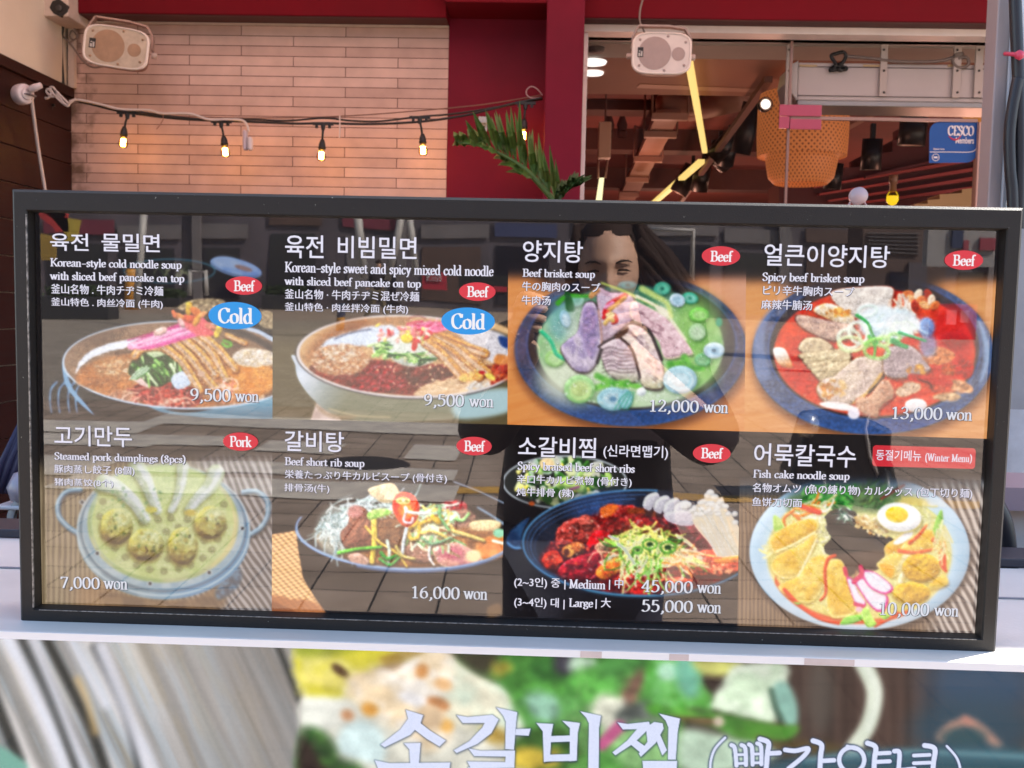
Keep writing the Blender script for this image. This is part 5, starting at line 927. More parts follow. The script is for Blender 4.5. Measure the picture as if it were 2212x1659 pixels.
# ---------------------------------------------------------------- the counter with the second, larger screen
CW = mat('white_counter_laminate', (.80, .755, .69), rough=.38, var=.12, vs=6, bump=.05, bs=200)
counter = thing('counter', 'white serving counter with a grey edge strip under the menu board', 'counter', (0, 0.15, 0))
zs = atY(1106, 1398, -.04).z; fy = -.04
def cb(a, b, name, m, bev=.002): return MB().box((a[0], a[1] - .15, a[2]), (b[0], b[1] - .15, b[2])).build(name, m, counter, bevel=bev)
cb((-1.1, fy, zs - .0075), (1.1, .33, zs), 'top', CW, .0015)
cb((-1.1, .40, atY(10, 1232, .40).z), (1.1, .47, atY(10, 1178, .44).z), 'back_rail', CW, .004)
cb((-1.1, .331, zs + .0), (1.1, .399, zs + .012), 'back_channel', mat('dark_channel', (.03, .03, .04), rough=.5))
cb((-1.1, .0, 0), (1.1, .5, zs - .03), 'body', mat('counter_body', (.35, .35, .36), rough=.5, var=.2), .004)
cb((-1.1, .18, zs + .0005), (1.1, .183, zs + .002), 'joint', mat('grey_joint', (.3, .3, .33), rough=.5), 0)
peel = mat('peeling_edge', (.88, .88, .87), rough=.4)
peel2 = mat('peeled_edge', (.70, .60, .57), rough=.5, var=.15, vs=30)
cb((-1.1, fy - .0012, zs - .0072), (1.1, fy - .0002, zs - .0004), 'edge_strip', peel, 0)
for x0_, x1_ in [(atY(a_, 1400, fy).x, atY(b_, 1400, fy).x) for a_, b_ in ((1254, 1300), (1446, 1488), (1738, 1846))]: cb((x0_, fy - .0016, zs - .0068), (x1_, fy - .0013, zs - .0010), 'peeled_patch', peel2, 0)
C2c = lambda x, y: (628.9 + .3530*x, 1301.2 + .3530*y)
C3c = lambda x, y: (1409.6 + .3628*x, 1301.2 + .3628*y)
def big_screen(c):
    X, Y = c.X, c.Y
    # grey weathered wood grain, out of focus
    g = math.radians(68); x = X*math.sin(g) - Y*math.cos(g) + (Y - 1400)*-.06; y = X*math.cos(g) + Y*math.sin(g)
    n = .45*fbm(x/34, y/700, 41, 3) + .55*fbm(x/15, y/420, 43, 3); n2 = fbm(x/80, y/240, 44); wob = (fbm(x/140, y/400, 47) - .5)*50
    st = .5 + .5*np.sin((x + wob)/46*6.283*.62); k = sst(520, 160, X)
    v = np.clip(.60 + .30*(n - .5) + .16*(n2 - .5) + k*(.42*(st - .5)), 0, 1)[..., None]
    W = np.array((58, 58, 54))*(1 - v) + np.array((232, 226, 226))*v
    W = W*(1 - .35*sst(.45, .7, fbm(x/26, y/300, 51))[..., None]) + np.array((168, 190, 210))*.35*sst(.45, .7, fbm(x/26, y/300, 51))[..., None]
    W = W*(1 - .12*sst(.55, .72, fbm(x/22, y/180, 55))[..., None]) + np.array((196, 160, 96))*.12*sst(.55, .72, fbm(x/22, y/180, 55))[..., None]
    dk = sst(250, 600, X)[..., None]*.6; W = W*(1 - dk) + (np.array((150, 142, 136))*(.8 + .45*(n - .5)[..., None]))*dk
    c.C = W
    for p, w_ in (([(-40, 1440), (40, 1640)], 26), ([(45, 1380), (105, 1500), (180, 1700)], 22), ([(100, 1380), (190, 1560), (240, 1700)], 24), ([(205, 1400), (270, 1540), (310, 1700)], 16), ([(600, 1395), (650, 1520)], 12)): c.line(p, w_, (34, 36, 34), soft=11, a=.9)
    for p, w_ in (([(20, 1380), (100, 1560), (150, 1700)], 30), ([(70, 1380), (160, 1600), (200, 1700)], 22), ([(220, 1400), (300, 1600), (340, 1700)], 34), ([(150, 1380), (225, 1520)], 20)): c.line(p, w_, (214, 214, 226), soft=16, a=.75)
    for p, w_ in (([(168, 1470), (190, 1520), (205, 1580)], 16),): c.line(p, w_, (206, 168, 106), soft=12, a=.55)
    c.poly([(-30, 1612), (14, 1618), (60, 1660), (-30, 1680)], (110, 160, 146), soft=10)
    # the salad picture on the right
    r = sst(0, 2, X - (648 - (Y - 1390)*.012))[..., None]; c.C = c.C*(1 - r) + np.array((52, 40, 36))*r
    gr = (fbm(X/9, Y/260, 61) - .5)[..., None]; dk = sst(1690, 1720, X)[..., None]; c.C = c.C*(1 - dk) + (np.array((70, 54, 48))*(1 + .7*gr))*dk
    x0 = 650; clip = lambda P: [(max(x0 + 1, x), y) for x, y in P]
    T = lambda P: clip([C2c(*p) for p in P]); U = lambda P: [C3c(*p) for p in P]
    c.poly(T([(40, 260), (900, 280), (1000, 330), (1250, 520), (1500, 700), (1700, 900), (1700, 1100), (40, 1100)]), (216, 214, 200), smooth=False, soft=8)
    c.poly(T([(40, 265), (720, 285), (700, 380), (500, 470), (330, 520), (380, 580), (200, 590), (60, 560)]), (206, 196, 60), soft=14, col2=(226, 216, 120), sc=50, rough=10)
    c.poly(T([(40, 260), (420, 270), (300, 310), (60, 330)]), (150, 160, 50), soft=16); c.ell(*C2c(300, 420), 22, 10, (86, 60, 40), rot=40, soft=6); c.ell(*C2c(600, 410), 40, 16, (110, 76, 40), rot=-20, soft=10); c.ell(*C2c(680, 330), 50, 12, (150, 120, 50), rot=-10, soft=10); c.ell(*C2c(220, 480), 60, 14, (240, 226, 120), rot=10, soft=12)
    c.poly(T([(360, 450), (620, 380), (760, 330), (900, 300), (1000, 320), (1040, 460), (900, 560), (960, 680), (980, 850), (800, 900), (620, 760), (400, 620)]), (236, 212, 176), soft=18, col2=(240, 232, 222), sc=44, rough=16, rs=40)
    c.poly(T([(980, 360), (1150, 440), (1320, 510), (1420, 620), (1450, 760), (1250, 830), (1000, 740), (940, 600), (1000, 480)]), (214, 226, 206), soft=14, col2=(226, 220, 196), sc=50); c.poly(T([(50, 600), (300, 590), (420, 680), (300, 760), (120, 790), (50, 780)]), (230, 230, 220), soft=14); c.poly(T([(300, 790), (420, 720), (560, 800), (560, 980), (400, 960), (290, 910)]), (206, 226, 226), soft=12)
    for x, y, rx, ry, cc in ((800, 420, 14, 16, (214, 150, 90)), (930, 500, 20, 14, (226, 180, 130)), (900, 620, 26, 14, (190, 130, 84)), (480, 655, 18, 14, (230, 164, 76)), (345, 690, 14, 12, (206, 150, 110)), (950, 755, 16, 14, (230, 176, 96)), (740, 590, 30, 14, (240, 236, 236)), (850, 700, 30, 26, (226, 196, 160)), (560, 560, 26, 18, (240, 214, 176))): c.ell(*C2c(x, y), rx, ry, cc, rot=20, soft=8)
    c.poly(T([(60, 790), (180, 780), (260, 860), (300, 950), (420, 1000), (450, 1100), (50, 1100)]), (70, 120, 50), soft=16, col2=(40, 70, 36), sc=30); c.poly(T([(50, 850), (130, 880), (200, 1000), (330, 1100), (50, 1100)]), (46, 34, 30), soft=14)
    # greens
    P = T([(1010, 300), (2400, 340), (2400, 1100), (1500, 1100), (1440, 800), (1380, 600), (1280, 500), (1160, 440), (1030, 360)]); c.poly(P, (64, 118, 54), smooth=False, soft=14, col2=(90, 150, 70), sc=70)
    c.poly(T([(1010, 300), (1330, 310), (1240, 400), (1170, 440), (1060, 380)]), (58, 56, 40), soft=14)
    for x, y, rx, ry, cc, ro in ((1380, 420, 50, 40, (86, 150, 66), 20), (1520, 560, 60, 60, (90, 160, 70), 30), (1600, 400, 50, 30, (70, 130, 60), 0), (1620, 700, 60, 40, (110, 180, 96), -20), (1690, 340, 24, 40, (70, 66, 76), 10), (1790, 390, 30, 26, (180, 206, 180), 0), (1900, 520, 70, 40, (100, 176, 80), 20), (2050, 400, 60, 30, (80, 140, 70), 0), (2150, 520, 60, 40, (110, 180, 90), 20), (2080, 560, 20, 60, (140, 106, 90), 30), (1940, 700, 40, 50, (226, 226, 206), 10), (2150, 680, 60, 26, (110, 116, 110), -5),
                             (1530, 640, 40, 30, (150, 196, 170), 30), (1280, 400, 20, 14, (190, 176, 70), 0), (1560, 900, 80, 50, (70, 110, 50), 0), (1480, 960, 60, 26, (206, 180, 70), 0), (1250, 810, 30, 20, (230, 190, 90), 20), (1800, 800, 60, 30, (120, 180, 100), 40), (2200, 900, 80, 60, (150, 200, 130), 10)): c.ell(*C2c(x, y), rx, ry, cc, rot=ro, soft=14, rough=10, rs=30, col2=np.array(cc)*.78, sc=24)
    c.line([C2c(1900, 870), C2c(2010, 760)], 26, (196, 96, 140), soft=6)
    c.poly(U([(-20, 340), (260, 345), (300, 480), (360, 620), (200, 640), (-20, 600)]), (84, 160, 64), soft=12, col2=(120, 190, 110), sc=40, rough=8); c.ell(*C3c(90, 410), 22, 20, (176, 220, 190), soft=9); c.ell(*C3c(210, 430), 26, 50, (110, 176, 150), soft=14, rot=-10); c.poly(U([(250, 345), (520, 350), (480, 420), (380, 440), (290, 420)]), (196, 196, 110), soft=12)
    c.poly(U([(480, 380), (640, 350), (790, 365), (800, 480), (740, 560), (720, 720), (560, 690), (380, 640), (360, 560), (420, 470)]), (206, 226, 196), soft=10, col2=(226, 236, 216), sc=40, rough=6); c.poly(U([(720, 500), (800, 480), (860, 600), (860, 720), (800, 730), (740, 640)]), (140, 184, 170), soft=9); c.line(U([(705, 520), (730, 620), (770, 700)]), 10, (60, 90, 74), soft=5)
    c.poly(U([(-20, 600), (200, 640), (400, 660), (720, 730), (870, 740), (780, 830), (500, 800), (300, 720), (100, 690), (-20, 660)]), (96, 170, 60), soft=10, col2=(70, 130, 50), sc=40); c.poly(U([(100, 680), (360, 690), (400, 720), (350, 730), (150, 700)]), (110, 84, 60), soft=7); c.ell(*C3c(395, 710), 12, 12, (206, 190, 170), soft=6)
    c.poly(U([(180, 760), (420, 790), (700, 830), (740, 920), (500, 1000), (180, 1000)]), (190, 214, 190), soft=16); c.ell(*C3c(640, 780), 60, 16, (80, 140, 50), soft=14); c.poly(U([(620, 800), (760, 830), (900, 820), (1100, 850), (1100, 900), (800, 900)]), (84, 70, 40), soft=14)
    c.line(U([(1235, 330), (1310, 480), (1320, 590), (1280, 740), (1190, 870)]), 38, (206, 214, 196), w2=34, soft=6, col2=(222, 228, 210), sc=60); c.line(U([(1260, 360), (1330, 500), (1335, 600), (1280, 760)]), 10, (232, 236, 224), soft=5, a=.8)
    c.ell(*C3c(1960, 480), 120, 90, (50, 80, 110), soft=60, a=.8); c.ell(*C3c(1000, 560), 30, 80, (90, 86, 80), soft=24, a=.6); c.ell(*C3c(1900, 760), 130, 70, (46, 70, 86), soft=40, a=.9)
    c.line(U([(1720, 800), (1780, 740), (1880, 715), (1960, 760), (2050, 850)]), 22, (180, 136, 120), soft=10, a=.9); c.line(U([(1860, 690), (1890, 720)]), 16, (190, 130, 116), soft=8, a=.8); c.ell(*C3c(1850, 800), 50, 20, (50, 80, 86), soft=14, a=.8)
    c.poly(U([(700, 960), (1000, 910), (1500, 870), (2250, 880), (2250, 1100), (700, 1100)]), (54, 90, 104), soft=16, grad=(0, 1, 0, 1640, 60, (40, 60, 66))); c.line(U([(900, 940), (1500, 890), (2240, 920)]), 10, (110, 150, 160), soft=8, a=.8)
    rr = r*(1 - dk); c.C = c.C*(1 + rr*(.07*(fbm(X/15, Y/15, 71)[..., None] - .5) + .4*(fbm(X/40, Y/26, 73)[..., None] - .5)))
    c.C = c.C*(1 + (1 - r)*(.30*(fbm(x/7, y/200, 81, 2)[..., None] - .5)))
    Lc = c.C.copy(); c.blur(4); c.C = c.C*(.35 + .65*r) + Lc*(.65 - .65*r)
    # the dish name: brushed serif strokes with a dark outline
    S_ = []
    for tf, pl in ((C2c, [[(702, 658), (808, 690), (790, 745), (730, 810), (572, 887), (548, 870), (668, 778), (716, 712)], [(752, 776), (790, 738), (850, 785), (946, 845), (908, 882), (830, 835)], [(690, 862), (792, 860), (782, 985), (728, 985), (724, 900)], [(512, 966), (600, 984), (974, 980), (966, 1042), (540, 1038)],
              [(1012, 690), (1080, 702), (1232, 688), (1270, 716), (1226, 800), (1140, 866), (1012, 922), (996, 905), (1090, 850), (1170, 766), (1184, 738), (1050, 738)], [(1256, 643), (1384, 672), (1376, 740), (1364, 902), (1310, 898), (1314, 730), (1298, 694)], [(1374, 775), (1466, 772), (1454, 816), (1372, 812)],
              [(1086, 894), (1160, 908), (1370, 906), (1366, 1012), (1100, 1018), (1078, 974), (1310, 978), (1312, 944), (1120, 940)], [(1082, 1010), (1136, 1012), (1134, 1072), (1380, 1070), (1372, 1116), (1084, 1112)],
              [(1500, 738), (1604, 744), (1592, 812), (1584, 968), (1546, 978), (1540, 790)], [(1658, 724), (1768, 738), (1754, 800), (1748, 968), (1704, 972), (1706, 770)], [(1588, 818), (1710, 814), (1710, 852), (1584, 856)], [(1560, 932), (1740, 928), (1736, 970), (1550, 974)],
              [(1768, 666), (1896, 694), (1884, 770), (1882, 1130), (1816, 1130), (1822, 740), (1806, 706)],
              [(1996, 734), (2060, 744), (2190, 730), (2200, 762), (2100, 860), (1984, 936), (1966, 918), (2056, 846), (2116, 776), (2030, 778)], [(2056, 852), (2096, 832), (2180, 890), (2150, 930)]]),
                   (C3c, [[(-40, 745), (10, 712), (60, 720), (66, 752), (20, 836), (-70, 920), (-82, 900), (-30, 830)], [(14, 800), (46, 790), (86, 880), (58, 912)], [(38, 662), (164, 692), (150, 770), (138, 936), (92, 936), (94, 744), (78, 704)], [(-60, 944), (146, 944), (142, 1060), (-50, 1060)]])):
        for P in pl: S_.append([tf(*p) for p in P])
    LN = [([(432, 806), (372, 872), (346, 950), (344, 1040)], 5.5), ([(470, 850), (490, 870), (500, 972)], 9), ([(530, 850), (552, 870), (556, 968)], 9), ([(492, 908), (552, 906)], 6), ([(498, 960), (552, 958)], 6), ([(574, 846), (592, 866), (596, 966)], 9), ([(624, 840), (646, 860), (648, 964)], 9), ([(594, 904), (646, 902)], 6), ([(598, 956), (646, 954)], 6),
          ([(640, 814), (690, 836), (684, 900), (676, 1000)], 11), ([(690, 900), (756, 896)], 10), ([(790, 878), (850, 884), (926, 870), (900, 916), (810, 990)], 10), ([(956, 824), (1006, 848), (1000, 920), (996, 1060)], 11), ([(1006, 944), (1080, 940)], 10), ([(1160, 858), (1210, 872)], 8),
          ([(1280, 838), (1328, 862), (1322, 930), (1316, 1060)], 11), ([(1330, 900), (1412, 896)], 9), ([(1328, 950), (1412, 946)], 9), ([(1440, 886), (1470, 896), (1464, 1000)], 10), ([(1464, 1000), (1560, 990)], 9), ([(1556, 912), (1650, 908)], 8), ([(1556, 958), (1650, 954)], 8), ([(1620, 852), (1680, 872), (1672, 960), (1664, 1060)], 11), ([(1752, 856), (1806, 918), (1830, 980), (1834, 1060)], 5.5)]
    for P in S_: c.poly(P, (44, 66, 98), smooth=False, soft=5, a=.8); c.poly([(x + 1.5, y + 2.5) for x, y in P], (30, 44, 70), smooth=False, soft=6, a=.5)
    for P, w_ in LN: c.line(U(P), w_ + 5, (44, 60, 90), soft=4, a=.8)
    c.ring(*C3c(1186, 938), 27, 27, 14, (44, 60, 90), soft=4, a=.8)
    for P in S_: c.poly(P, (212, 219, 244), smooth=False)
    for P, w_ in LN: c.line(U(P), w_, (212, 219, 244))
    c.ring(*C3c(1186, 938), 27, 27, 9.5, (212, 219, 244))
lower = thing('menu_screen', 'large lit screen on the counter front showing a blurred salad under big white Korean lettering', 'screen', (0, 0, ZB), (TH, 0, 0))
lo_ = -.0365
rng.seed(77); big = sheet('screen_picture', lower, [(-40, 1372), (2250, 1447), (2240, 1720), (-20, 1690)], 1.5, (0, 0, 1), BK, big_screen, lo_)
q = [loc(*p, lo_) for p in ((-40, 1372), (2250, 1447), (2240, 1720), (-20, 1690))]
u0 = min(a for a, b in q) - .01; u1 = max(a for a, b in q) + .01; v0 = min(b for a, b in q); v1 = max(b for a, b in q)
MB().box((u0, lo_ + .002, v0 - .02), (u1, lo_ + .026, v1 + .0005)).build('housing', FR, lower)
g = MB(); g.add([(u0, lo_ - .003, v0), (u1, lo_ - .003, v0), (u1, lo_ - .003, v1), (u0, lo_ - .003, v1)], [(0, 1, 2, 3)]); g.build('glass', glassm('lower_screen_glass', 1.25), lower)
# ---------------------------------------------------------------- the restaurant front behind the counter
YW = 4.05
def P2(px, py, Y): return atY(px, py, Y)
def face(mb, px0, py0, px1, py1, Y, th, mi=0):                      # an upright slab whose front shows between two picture points
    a = atY(px0, py0, Y); b = atY(px1, py1, Y); x0, x1 = sorted((a.x, b.x)); z0, z1 = sorted((a.z, b.z))
    return mb.box((x0, Y, z0), (x1, Y + th, z1), mi)
def tilemat():
    m = bpy.data.materials.new('pink_beige_tile'); m.use_nodes = True; n = m.node_tree.nodes; l = m.node_tree.links; b = n['Principled BSDF']
    tc = n.new('ShaderNodeTexCoord'); sp = n.new('ShaderNodeSeparateXYZ'); cb_ = n.new('ShaderNodeCombineXYZ')
    l.new(tc.outputs['Object'], sp.inputs[0]); l.new(sp.outputs[0], cb_.inputs[0]); l.new(sp.outputs[2], cb_.inputs[1])
    br = n.new('ShaderNodeTexBrick'); br.offset = .5; br.squash = 1
    br.inputs['Scale'].default_value = 1; br.inputs['Brick Width'].default_value = TW; br.inputs['Row Height'].default_value = TR
    br.inputs['Mortar Size'].default_value = .0019; br.inputs['Mortar Smooth'].default_value = .2
    br.inputs['Color1'].default_value = (.68, .485, .425, 1); br.inputs['Color2'].default_value = (.55, .375, .325, 1); br.inputs['Mortar'].default_value = (.11, .05, .04, 1)
    l.new(cb_.outputs[0], br.inputs[0])
    nz = n.new('ShaderNodeTexNoise'); nz.inputs['Scale'].default_value = 9; nz.inputs['Detail'].default_value = 6; l.new(tc.outputs['Object'], nz.inputs[0])
    mx = n.new('ShaderNodeMix'); mx.data_type = 'RGBA'; mx.blend_type = 'MULTIPLY'; mx.inputs[0].default_value = .5
    l.new(br.outputs[0], mx.inputs[6]); l.new(nz.outputs[1], mx.inputs[7])
    r0 = n.new('ShaderNodeValToRGB'); r0.color_ramp.elements[0].position = .3; r0.color_ramp.elements[0].color = (.6, .6, .6, 1); r0.color_ramp.elements[1].position = .7; l.new(nz.outputs[0], r0.inputs[0]); l.new(r0.outputs[0], mx.inputs[7])
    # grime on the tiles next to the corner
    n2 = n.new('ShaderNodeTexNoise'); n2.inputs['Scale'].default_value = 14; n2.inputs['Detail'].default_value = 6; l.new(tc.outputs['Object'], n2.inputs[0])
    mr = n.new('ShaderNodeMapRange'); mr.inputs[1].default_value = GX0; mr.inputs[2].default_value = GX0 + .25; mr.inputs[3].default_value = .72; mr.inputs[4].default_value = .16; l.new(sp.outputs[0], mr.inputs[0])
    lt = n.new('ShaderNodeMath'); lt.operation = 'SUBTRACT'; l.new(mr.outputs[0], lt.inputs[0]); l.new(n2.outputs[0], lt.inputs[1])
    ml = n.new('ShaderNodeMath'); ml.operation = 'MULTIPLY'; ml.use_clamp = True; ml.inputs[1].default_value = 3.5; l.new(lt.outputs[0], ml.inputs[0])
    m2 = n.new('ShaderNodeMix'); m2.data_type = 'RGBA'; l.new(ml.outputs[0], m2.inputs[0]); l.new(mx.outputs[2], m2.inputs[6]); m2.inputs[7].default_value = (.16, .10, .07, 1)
    l.new(m2.outputs[2], b.inputs['Base Color']); b.inputs['Roughness'].default_value = .55
    bu = n.new('ShaderNodeBump'); bu.inputs['Strength'].default_value = .5; bu.inputs['Distance'].default_value = .004; bu.invert = True
    l.new(br.outputs[1], bu.inputs['Height']); l.new(bu.outputs[0], b.inputs['Normal'])
    return m
o_ = atY(409.8, 162.6, YW); TR = o_.z - atY(409.8, 184.2, YW).z; TW = atY(634, 162.6, YW).x - o_.x
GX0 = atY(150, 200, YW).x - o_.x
wall_l = atY(154, 240, YW).x; wall_r = atY(967.5, 200, YW).x; beam_z = atY(550, 51, YW).z
tw = thing('tiled_wall', 'pinkish beige wall of long thin tiles left of the red pillar', 'wall', (o_.x, YW, 0))
MB().box((wall_l - o_.x - .3, 0, -0), (wall_r - o_.x, .2, beam_z)).build('wall', mat('plain_render', (.4, .3, .27)), tw)
tl = MB(); tl.add([(wall_l - o_.x, -.004, -o_.z), (wall_r - o_.x, -.004, -o_.z), (wall_r - o_.x, -.004, beam_z - o_.z), (wall_l - o_.x, -.004, beam_z - o_.z)], [(0, 1, 2, 3)]); tl.build('tiles', tilemat(), tw, at=(0, 0, o_.z))
CREAM = mat('cream_trim', (.62, .52, .45), rough=.5, var=.15, vs=20)
MB().box((wall_l - o_.x, -.02, beam_z - .012), (wall_r - o_.x, -.005, beam_z)).build('top_trim', CREAM, tw)
MB().box((wall_l - o_.x + .0, -.03, atY(154, 192, YW).z), (wall_l - o_.x + .03, -.005, beam_z - .013)).build('corner_trim', CREAM, tw)

RED = mat('crimson_paint', (.155, .003, .011), rough=.7, spec=.15, var=.22, vs=2.2, bump=.06, bs=120)
REDM = mat('crimson_panel', (.185, .006, .026), rough=.6, spec=.2, var=.3, vs=1.6, bump=.05, bs=150)
STEEL_ = mat('shade_canopy_bar', (.5, .5, .5), rough=.4, metal=.5)
UND = mat('soffit_paint', (.10, .022, .02), rough=.6, var=.35, vs=5)
fac = thing('red_facade', 'crimson painted beams and square pillar framing the tiled wall and shop window', 'facade', (.2, YW, 0))
def fpart(name, a, b, m, bev=.004): return MB().box((a[0] - .2, a[1] - YW, a[2]), (b[0] - .2, b[1] - YW, b[2])).build(name, m, fac, bevel=bev)
YB = YW - .14; YP = YW - .27
xp0, xp1 = atY(1177, 200, YP).x, atY(1259, 200, YP).x; xw1 = atY(2290, 200, YW).x
zt = beam_z + .42
fpart('beam', (wall_l - .02, YB, beam_z + .001), (wall_r, YW + .2, zt), RED)
fpart('soffit', (wall_l, YB + .006, beam_z - .003), (wall_r, YW + .1, beam_z - .0005), UND, 0)
fpart('pillar', (xp0, YP, 0), (xp1, YW + .2, zt), REDM, .006)
zr = atY(1070, 5, YP).z
fpart('recess_panel', (wall_r + .0005, YW - .002, 0), (xp0 - .0005, YW + .2, zr + .2), REDM, 0)
fpart('recess_beam', (atY(960, 4, YP).x, YP + .002, zr), (xp0 - .0005, YW - .003, zt), RED)
head_z = atY(1700, 66, YW).z
fpart('window_beam', (xp1 + .0005, YB - .02, head_z + .003), (xw1, YW + .2, zt), RED)
fpart('window_soffit', (xp1 + .001, YB - .014, head_z - .001), (xw1, YW - .071, head_z + .0025), UND, 0)
fpart('upper_wall', (wall_l - 1.5, YW - .0, zt + .001), (xw1 + 1.5, YW + .3, 4.9), RED, 0)
def fabric():
    m = mat('shade_canopy_fabric', (.72, .42, .36), rough=.8); n = m.node_tree.nodes; l = m.node_tree.links
    t = n.new('ShaderNodeBsdfTranslucent'); t.inputs[0].default_value = (.72, .46, .40, 1); x = n.new('ShaderNodeMixShader'); x.inputs[0].default_value = .5
    l.new(n['Principled BSDF'].outputs[0], x.inputs[1]); l.new(t.outputs[0], x.inputs[2]); l.new(x.outputs[0], n['Material Output'].inputs[0]); return m
cnp = thing('canopy', 'unseen pink fabric canopy placed for shade and warm light over the restaurant front', 'canopy', (0, 2.7, 3.62))  # placed out of view; edge and fabric shape the shade and warm wall light
q = MB(); q.add([(-5.2, -1.38, 0), (6.5, -1.38, 0), (6.5, 1.34, 0), (-5.2, 1.34, 0)], [(0, 1, 2, 3)]); q.build('fabric', fabric(), cnp)
MB().tube([Vector((-5.2, -1.38, 0)), Vector((6.5, -1.38, 0))], .02, 8).build('front_bar', STEEL_, cnp)

# small fixtures on the red panel
br_ = thing('wall_bracket', 'small pale metal angle bracket screwed to the red panel above the palm leaf', 'bracket', atY(1043, 268, YW - .004))
a = atY(1034, 252, YW - .004) - br_.location; b = atY(1052, 284, YW - .004) - br_.location
STEEL = mat('galvanised_steel', (.55, .55, .52), rough=.4, metal=.6, var=.25, vs=40)
MB().box((a.x, -.004, b.z), (b.x, 0, a.z)).build('plate', STEEL, br_); MB().box((a.x, -.03, b.z + (a.z - b.z)*.52), (b.x, -.0045, b.z + (a.z - b.z)*.60)).build('flange', STEEL, br_)
for dx, dz in ((.3, .3), (.7, .3), (.5, .12)): MB().lathe([(.004, 0), (.004, .003), (0, .004)], 8, mat=Matrix.Translation((a.x + (b.x - a.x)*dx, -.004, b.z + (a.z - b.z)*dz)) @ Matrix.Rotation(math.pi/2, 4, 'X')).build('screw', mat('dark_screw', (.1, .09, .08), rough=.4, metal=.8), br_)

# ---------------------------------------------------------------- left side wall: plaster above brown boards
XS = atY(154, 240, YW).x
sw = thing('side_wall', 'left side wall with cream plaster above dark brown horizontal boards', 'wall', (XS, 2, 0))
def spart(name, a, b, m, bev=.0): return MB().box((a[0], a[1] - 2, a[2]), (b[0], b[1] - 2, b[2])).build(name, m, sw, bevel=bev)
PLAS = mat('cream_plaster', (.74, .66, .54), rough=.7, var=.12, vs=1.4, bump=.06, bs=60)
zb = atY(155, 192, YW).z
spart('plaster', (-.2, 1.2, 0), (-.012, YW, 4.2), PLAS)
WOODD = mat('dark_brown_board', (.030, .006, .0045), spec=.25, rough=.5, var=.4, vs=7, stretch=(8, .7, 8), bump=.15, bs=50)
k = 0; z = zb - .05
while z > .1:
    spart('board', (-.011, 1.2, z - .155), (.004, YW - .006, z), WOODD, .003); z -= .158
spart('cap_rail', (-.011, 1.2, zb - .048), (.02, YW - .006, zb), WOODD, .004)
# ceiling-corner camera box with cables
cam_ = thing('wall_loudspeaker', 'cream box with a black round front in the top left corner', 'speaker', atY(126, 20, YW - .22))
a = atY(101, -14, YW - .2) - cam_.location; b = atY(156, 41, YW - .2) - cam_.location
MB().box((a.x, -.02, b.z), (b.x, .19, a.z)).build('housing', CREAM, cam_, bevel=.006)
blk = mat('black_plastic', (.014, .013, .013), rough=.45)
pts = [atY(x, y, YW - .245) - cam_.location for x, y in ((112, 2), (126, -4), (147, 12), (145, 26), (131, 37), (114, 28), (106, 16))]
MB().prism(pts, (0, .02, 0)).build('black_front', blk, cam_, bevel=.004)
c_ = atY(127, 18, YW - .247) - cam_.location; MB().lathe([(.016, 0), (.012, .008), (0, .004)], 16, mat=Matrix.Translation(c_) @ Matrix.Rotation(math.pi/2, 4, 'X')).build('cone', mat('dark_cone', (.04, .035, .033), rough=.5), cam_)
def cable(name, label, pts, r, m, cat='cable', n=6, group=None):
    P = cat_rom([tuple(p) for p in pts], 6); o = MB().tube([Vector(p) for p in P], r, n).build(name, m)
    return tag(o, label, cat, group)
BLKC = mat('black_rubber', (.012, .012, .012), rough=.5); WHTC = mat('white_cable', (.62, .54, .50), rough=.45); GRYC = mat('grey_cable', (.22, .17, .15), rough=.5)
cable('cable', 'thick black cables running down the left wall corner beside the cream trim', [atY(x, y, YW - .06) for x, y in ((131, 38), (134, 60), (131, 90), (132, 130), (136, 190), (138, 215))], .011, BLKC)
cable('cable', 'pair of brown cables looping from the corner box down over the tiles', [atY(x, y, YW - .05) for x, y in ((105, 22), (112, 45), (126, 66), (142, 84), (160, 105), (178, 130), (200, 145), (225, 143))], .005, GRYC)
cable('cable', 'tangled thin brown wire beside the upper left loudspeaker', [atY(x, y, YW - .04) for x, y in ((140, 48), (158, 58), (168, 75), (160, 86), (150, 78), (156, 66), (166, 80), (150, 92))], .004, GRYC)

# ---------------------------------------------------------------- string of bulbs
YL = YW - .22
def GL(x, y, Y=YL): return atY(x, y, Y)
str_ = cable('string_cable', 'black cable of the bulb string sagging across the tiled wall to the red pillar', [GL(*p) for p in ((150, 214), (200, 226), (275, 243), (380, 256), (478, 261), (540, 263), (640, 267), (698, 266), (800, 268), (907, 263), (1000, 250), (1060, 236), (1120, 221), (1172, 211))], .0056, BLKC)
cable('string_cable', 'second black cable of the bulb string looping just above the first', [GL(*p, YL + .02) for p in ((160, 215), (240, 232), (330, 246), (440, 258), (540, 258), (620, 261), (698, 255), (760, 261), (820, 262), (907, 252), (980, 246), (1070, 232), (1172, 214))], .0046, BLKC)
cable('support_wire', 'thin brown wire stretched above the black bulb cables', [GL(*p, YL + .03) for p in ((345, 250), (540, 255), (735, 251), (907, 239), (1050, 225), (1172, 205))], .0026, mat('rusty_wire', (.2, .1, .07), rough=.5))
cable('white_cable', 'white cable wrapped along the bulb string down to the inline switch', [GL(*p, YL - .02) for p in ((150, 219), (170, 216), (215, 225), (260, 236), (320, 238), (350, 245), (410, 246), (450, 258), (490, 258), (522, 260), (533, 270), (537, 284))], .0060, WHTC)
cable('support_wire', 'thin grey wire loop at the end of the bulb cable by the red pillar', [GL(*p) for p in ((1172, 206), (1160, 192), (1148, 187), (1138, 194), (1138, 205), (1150, 212), (1170, 210))], .0026, mat('grey_wire', (.45, .3, .3), rough=.4))
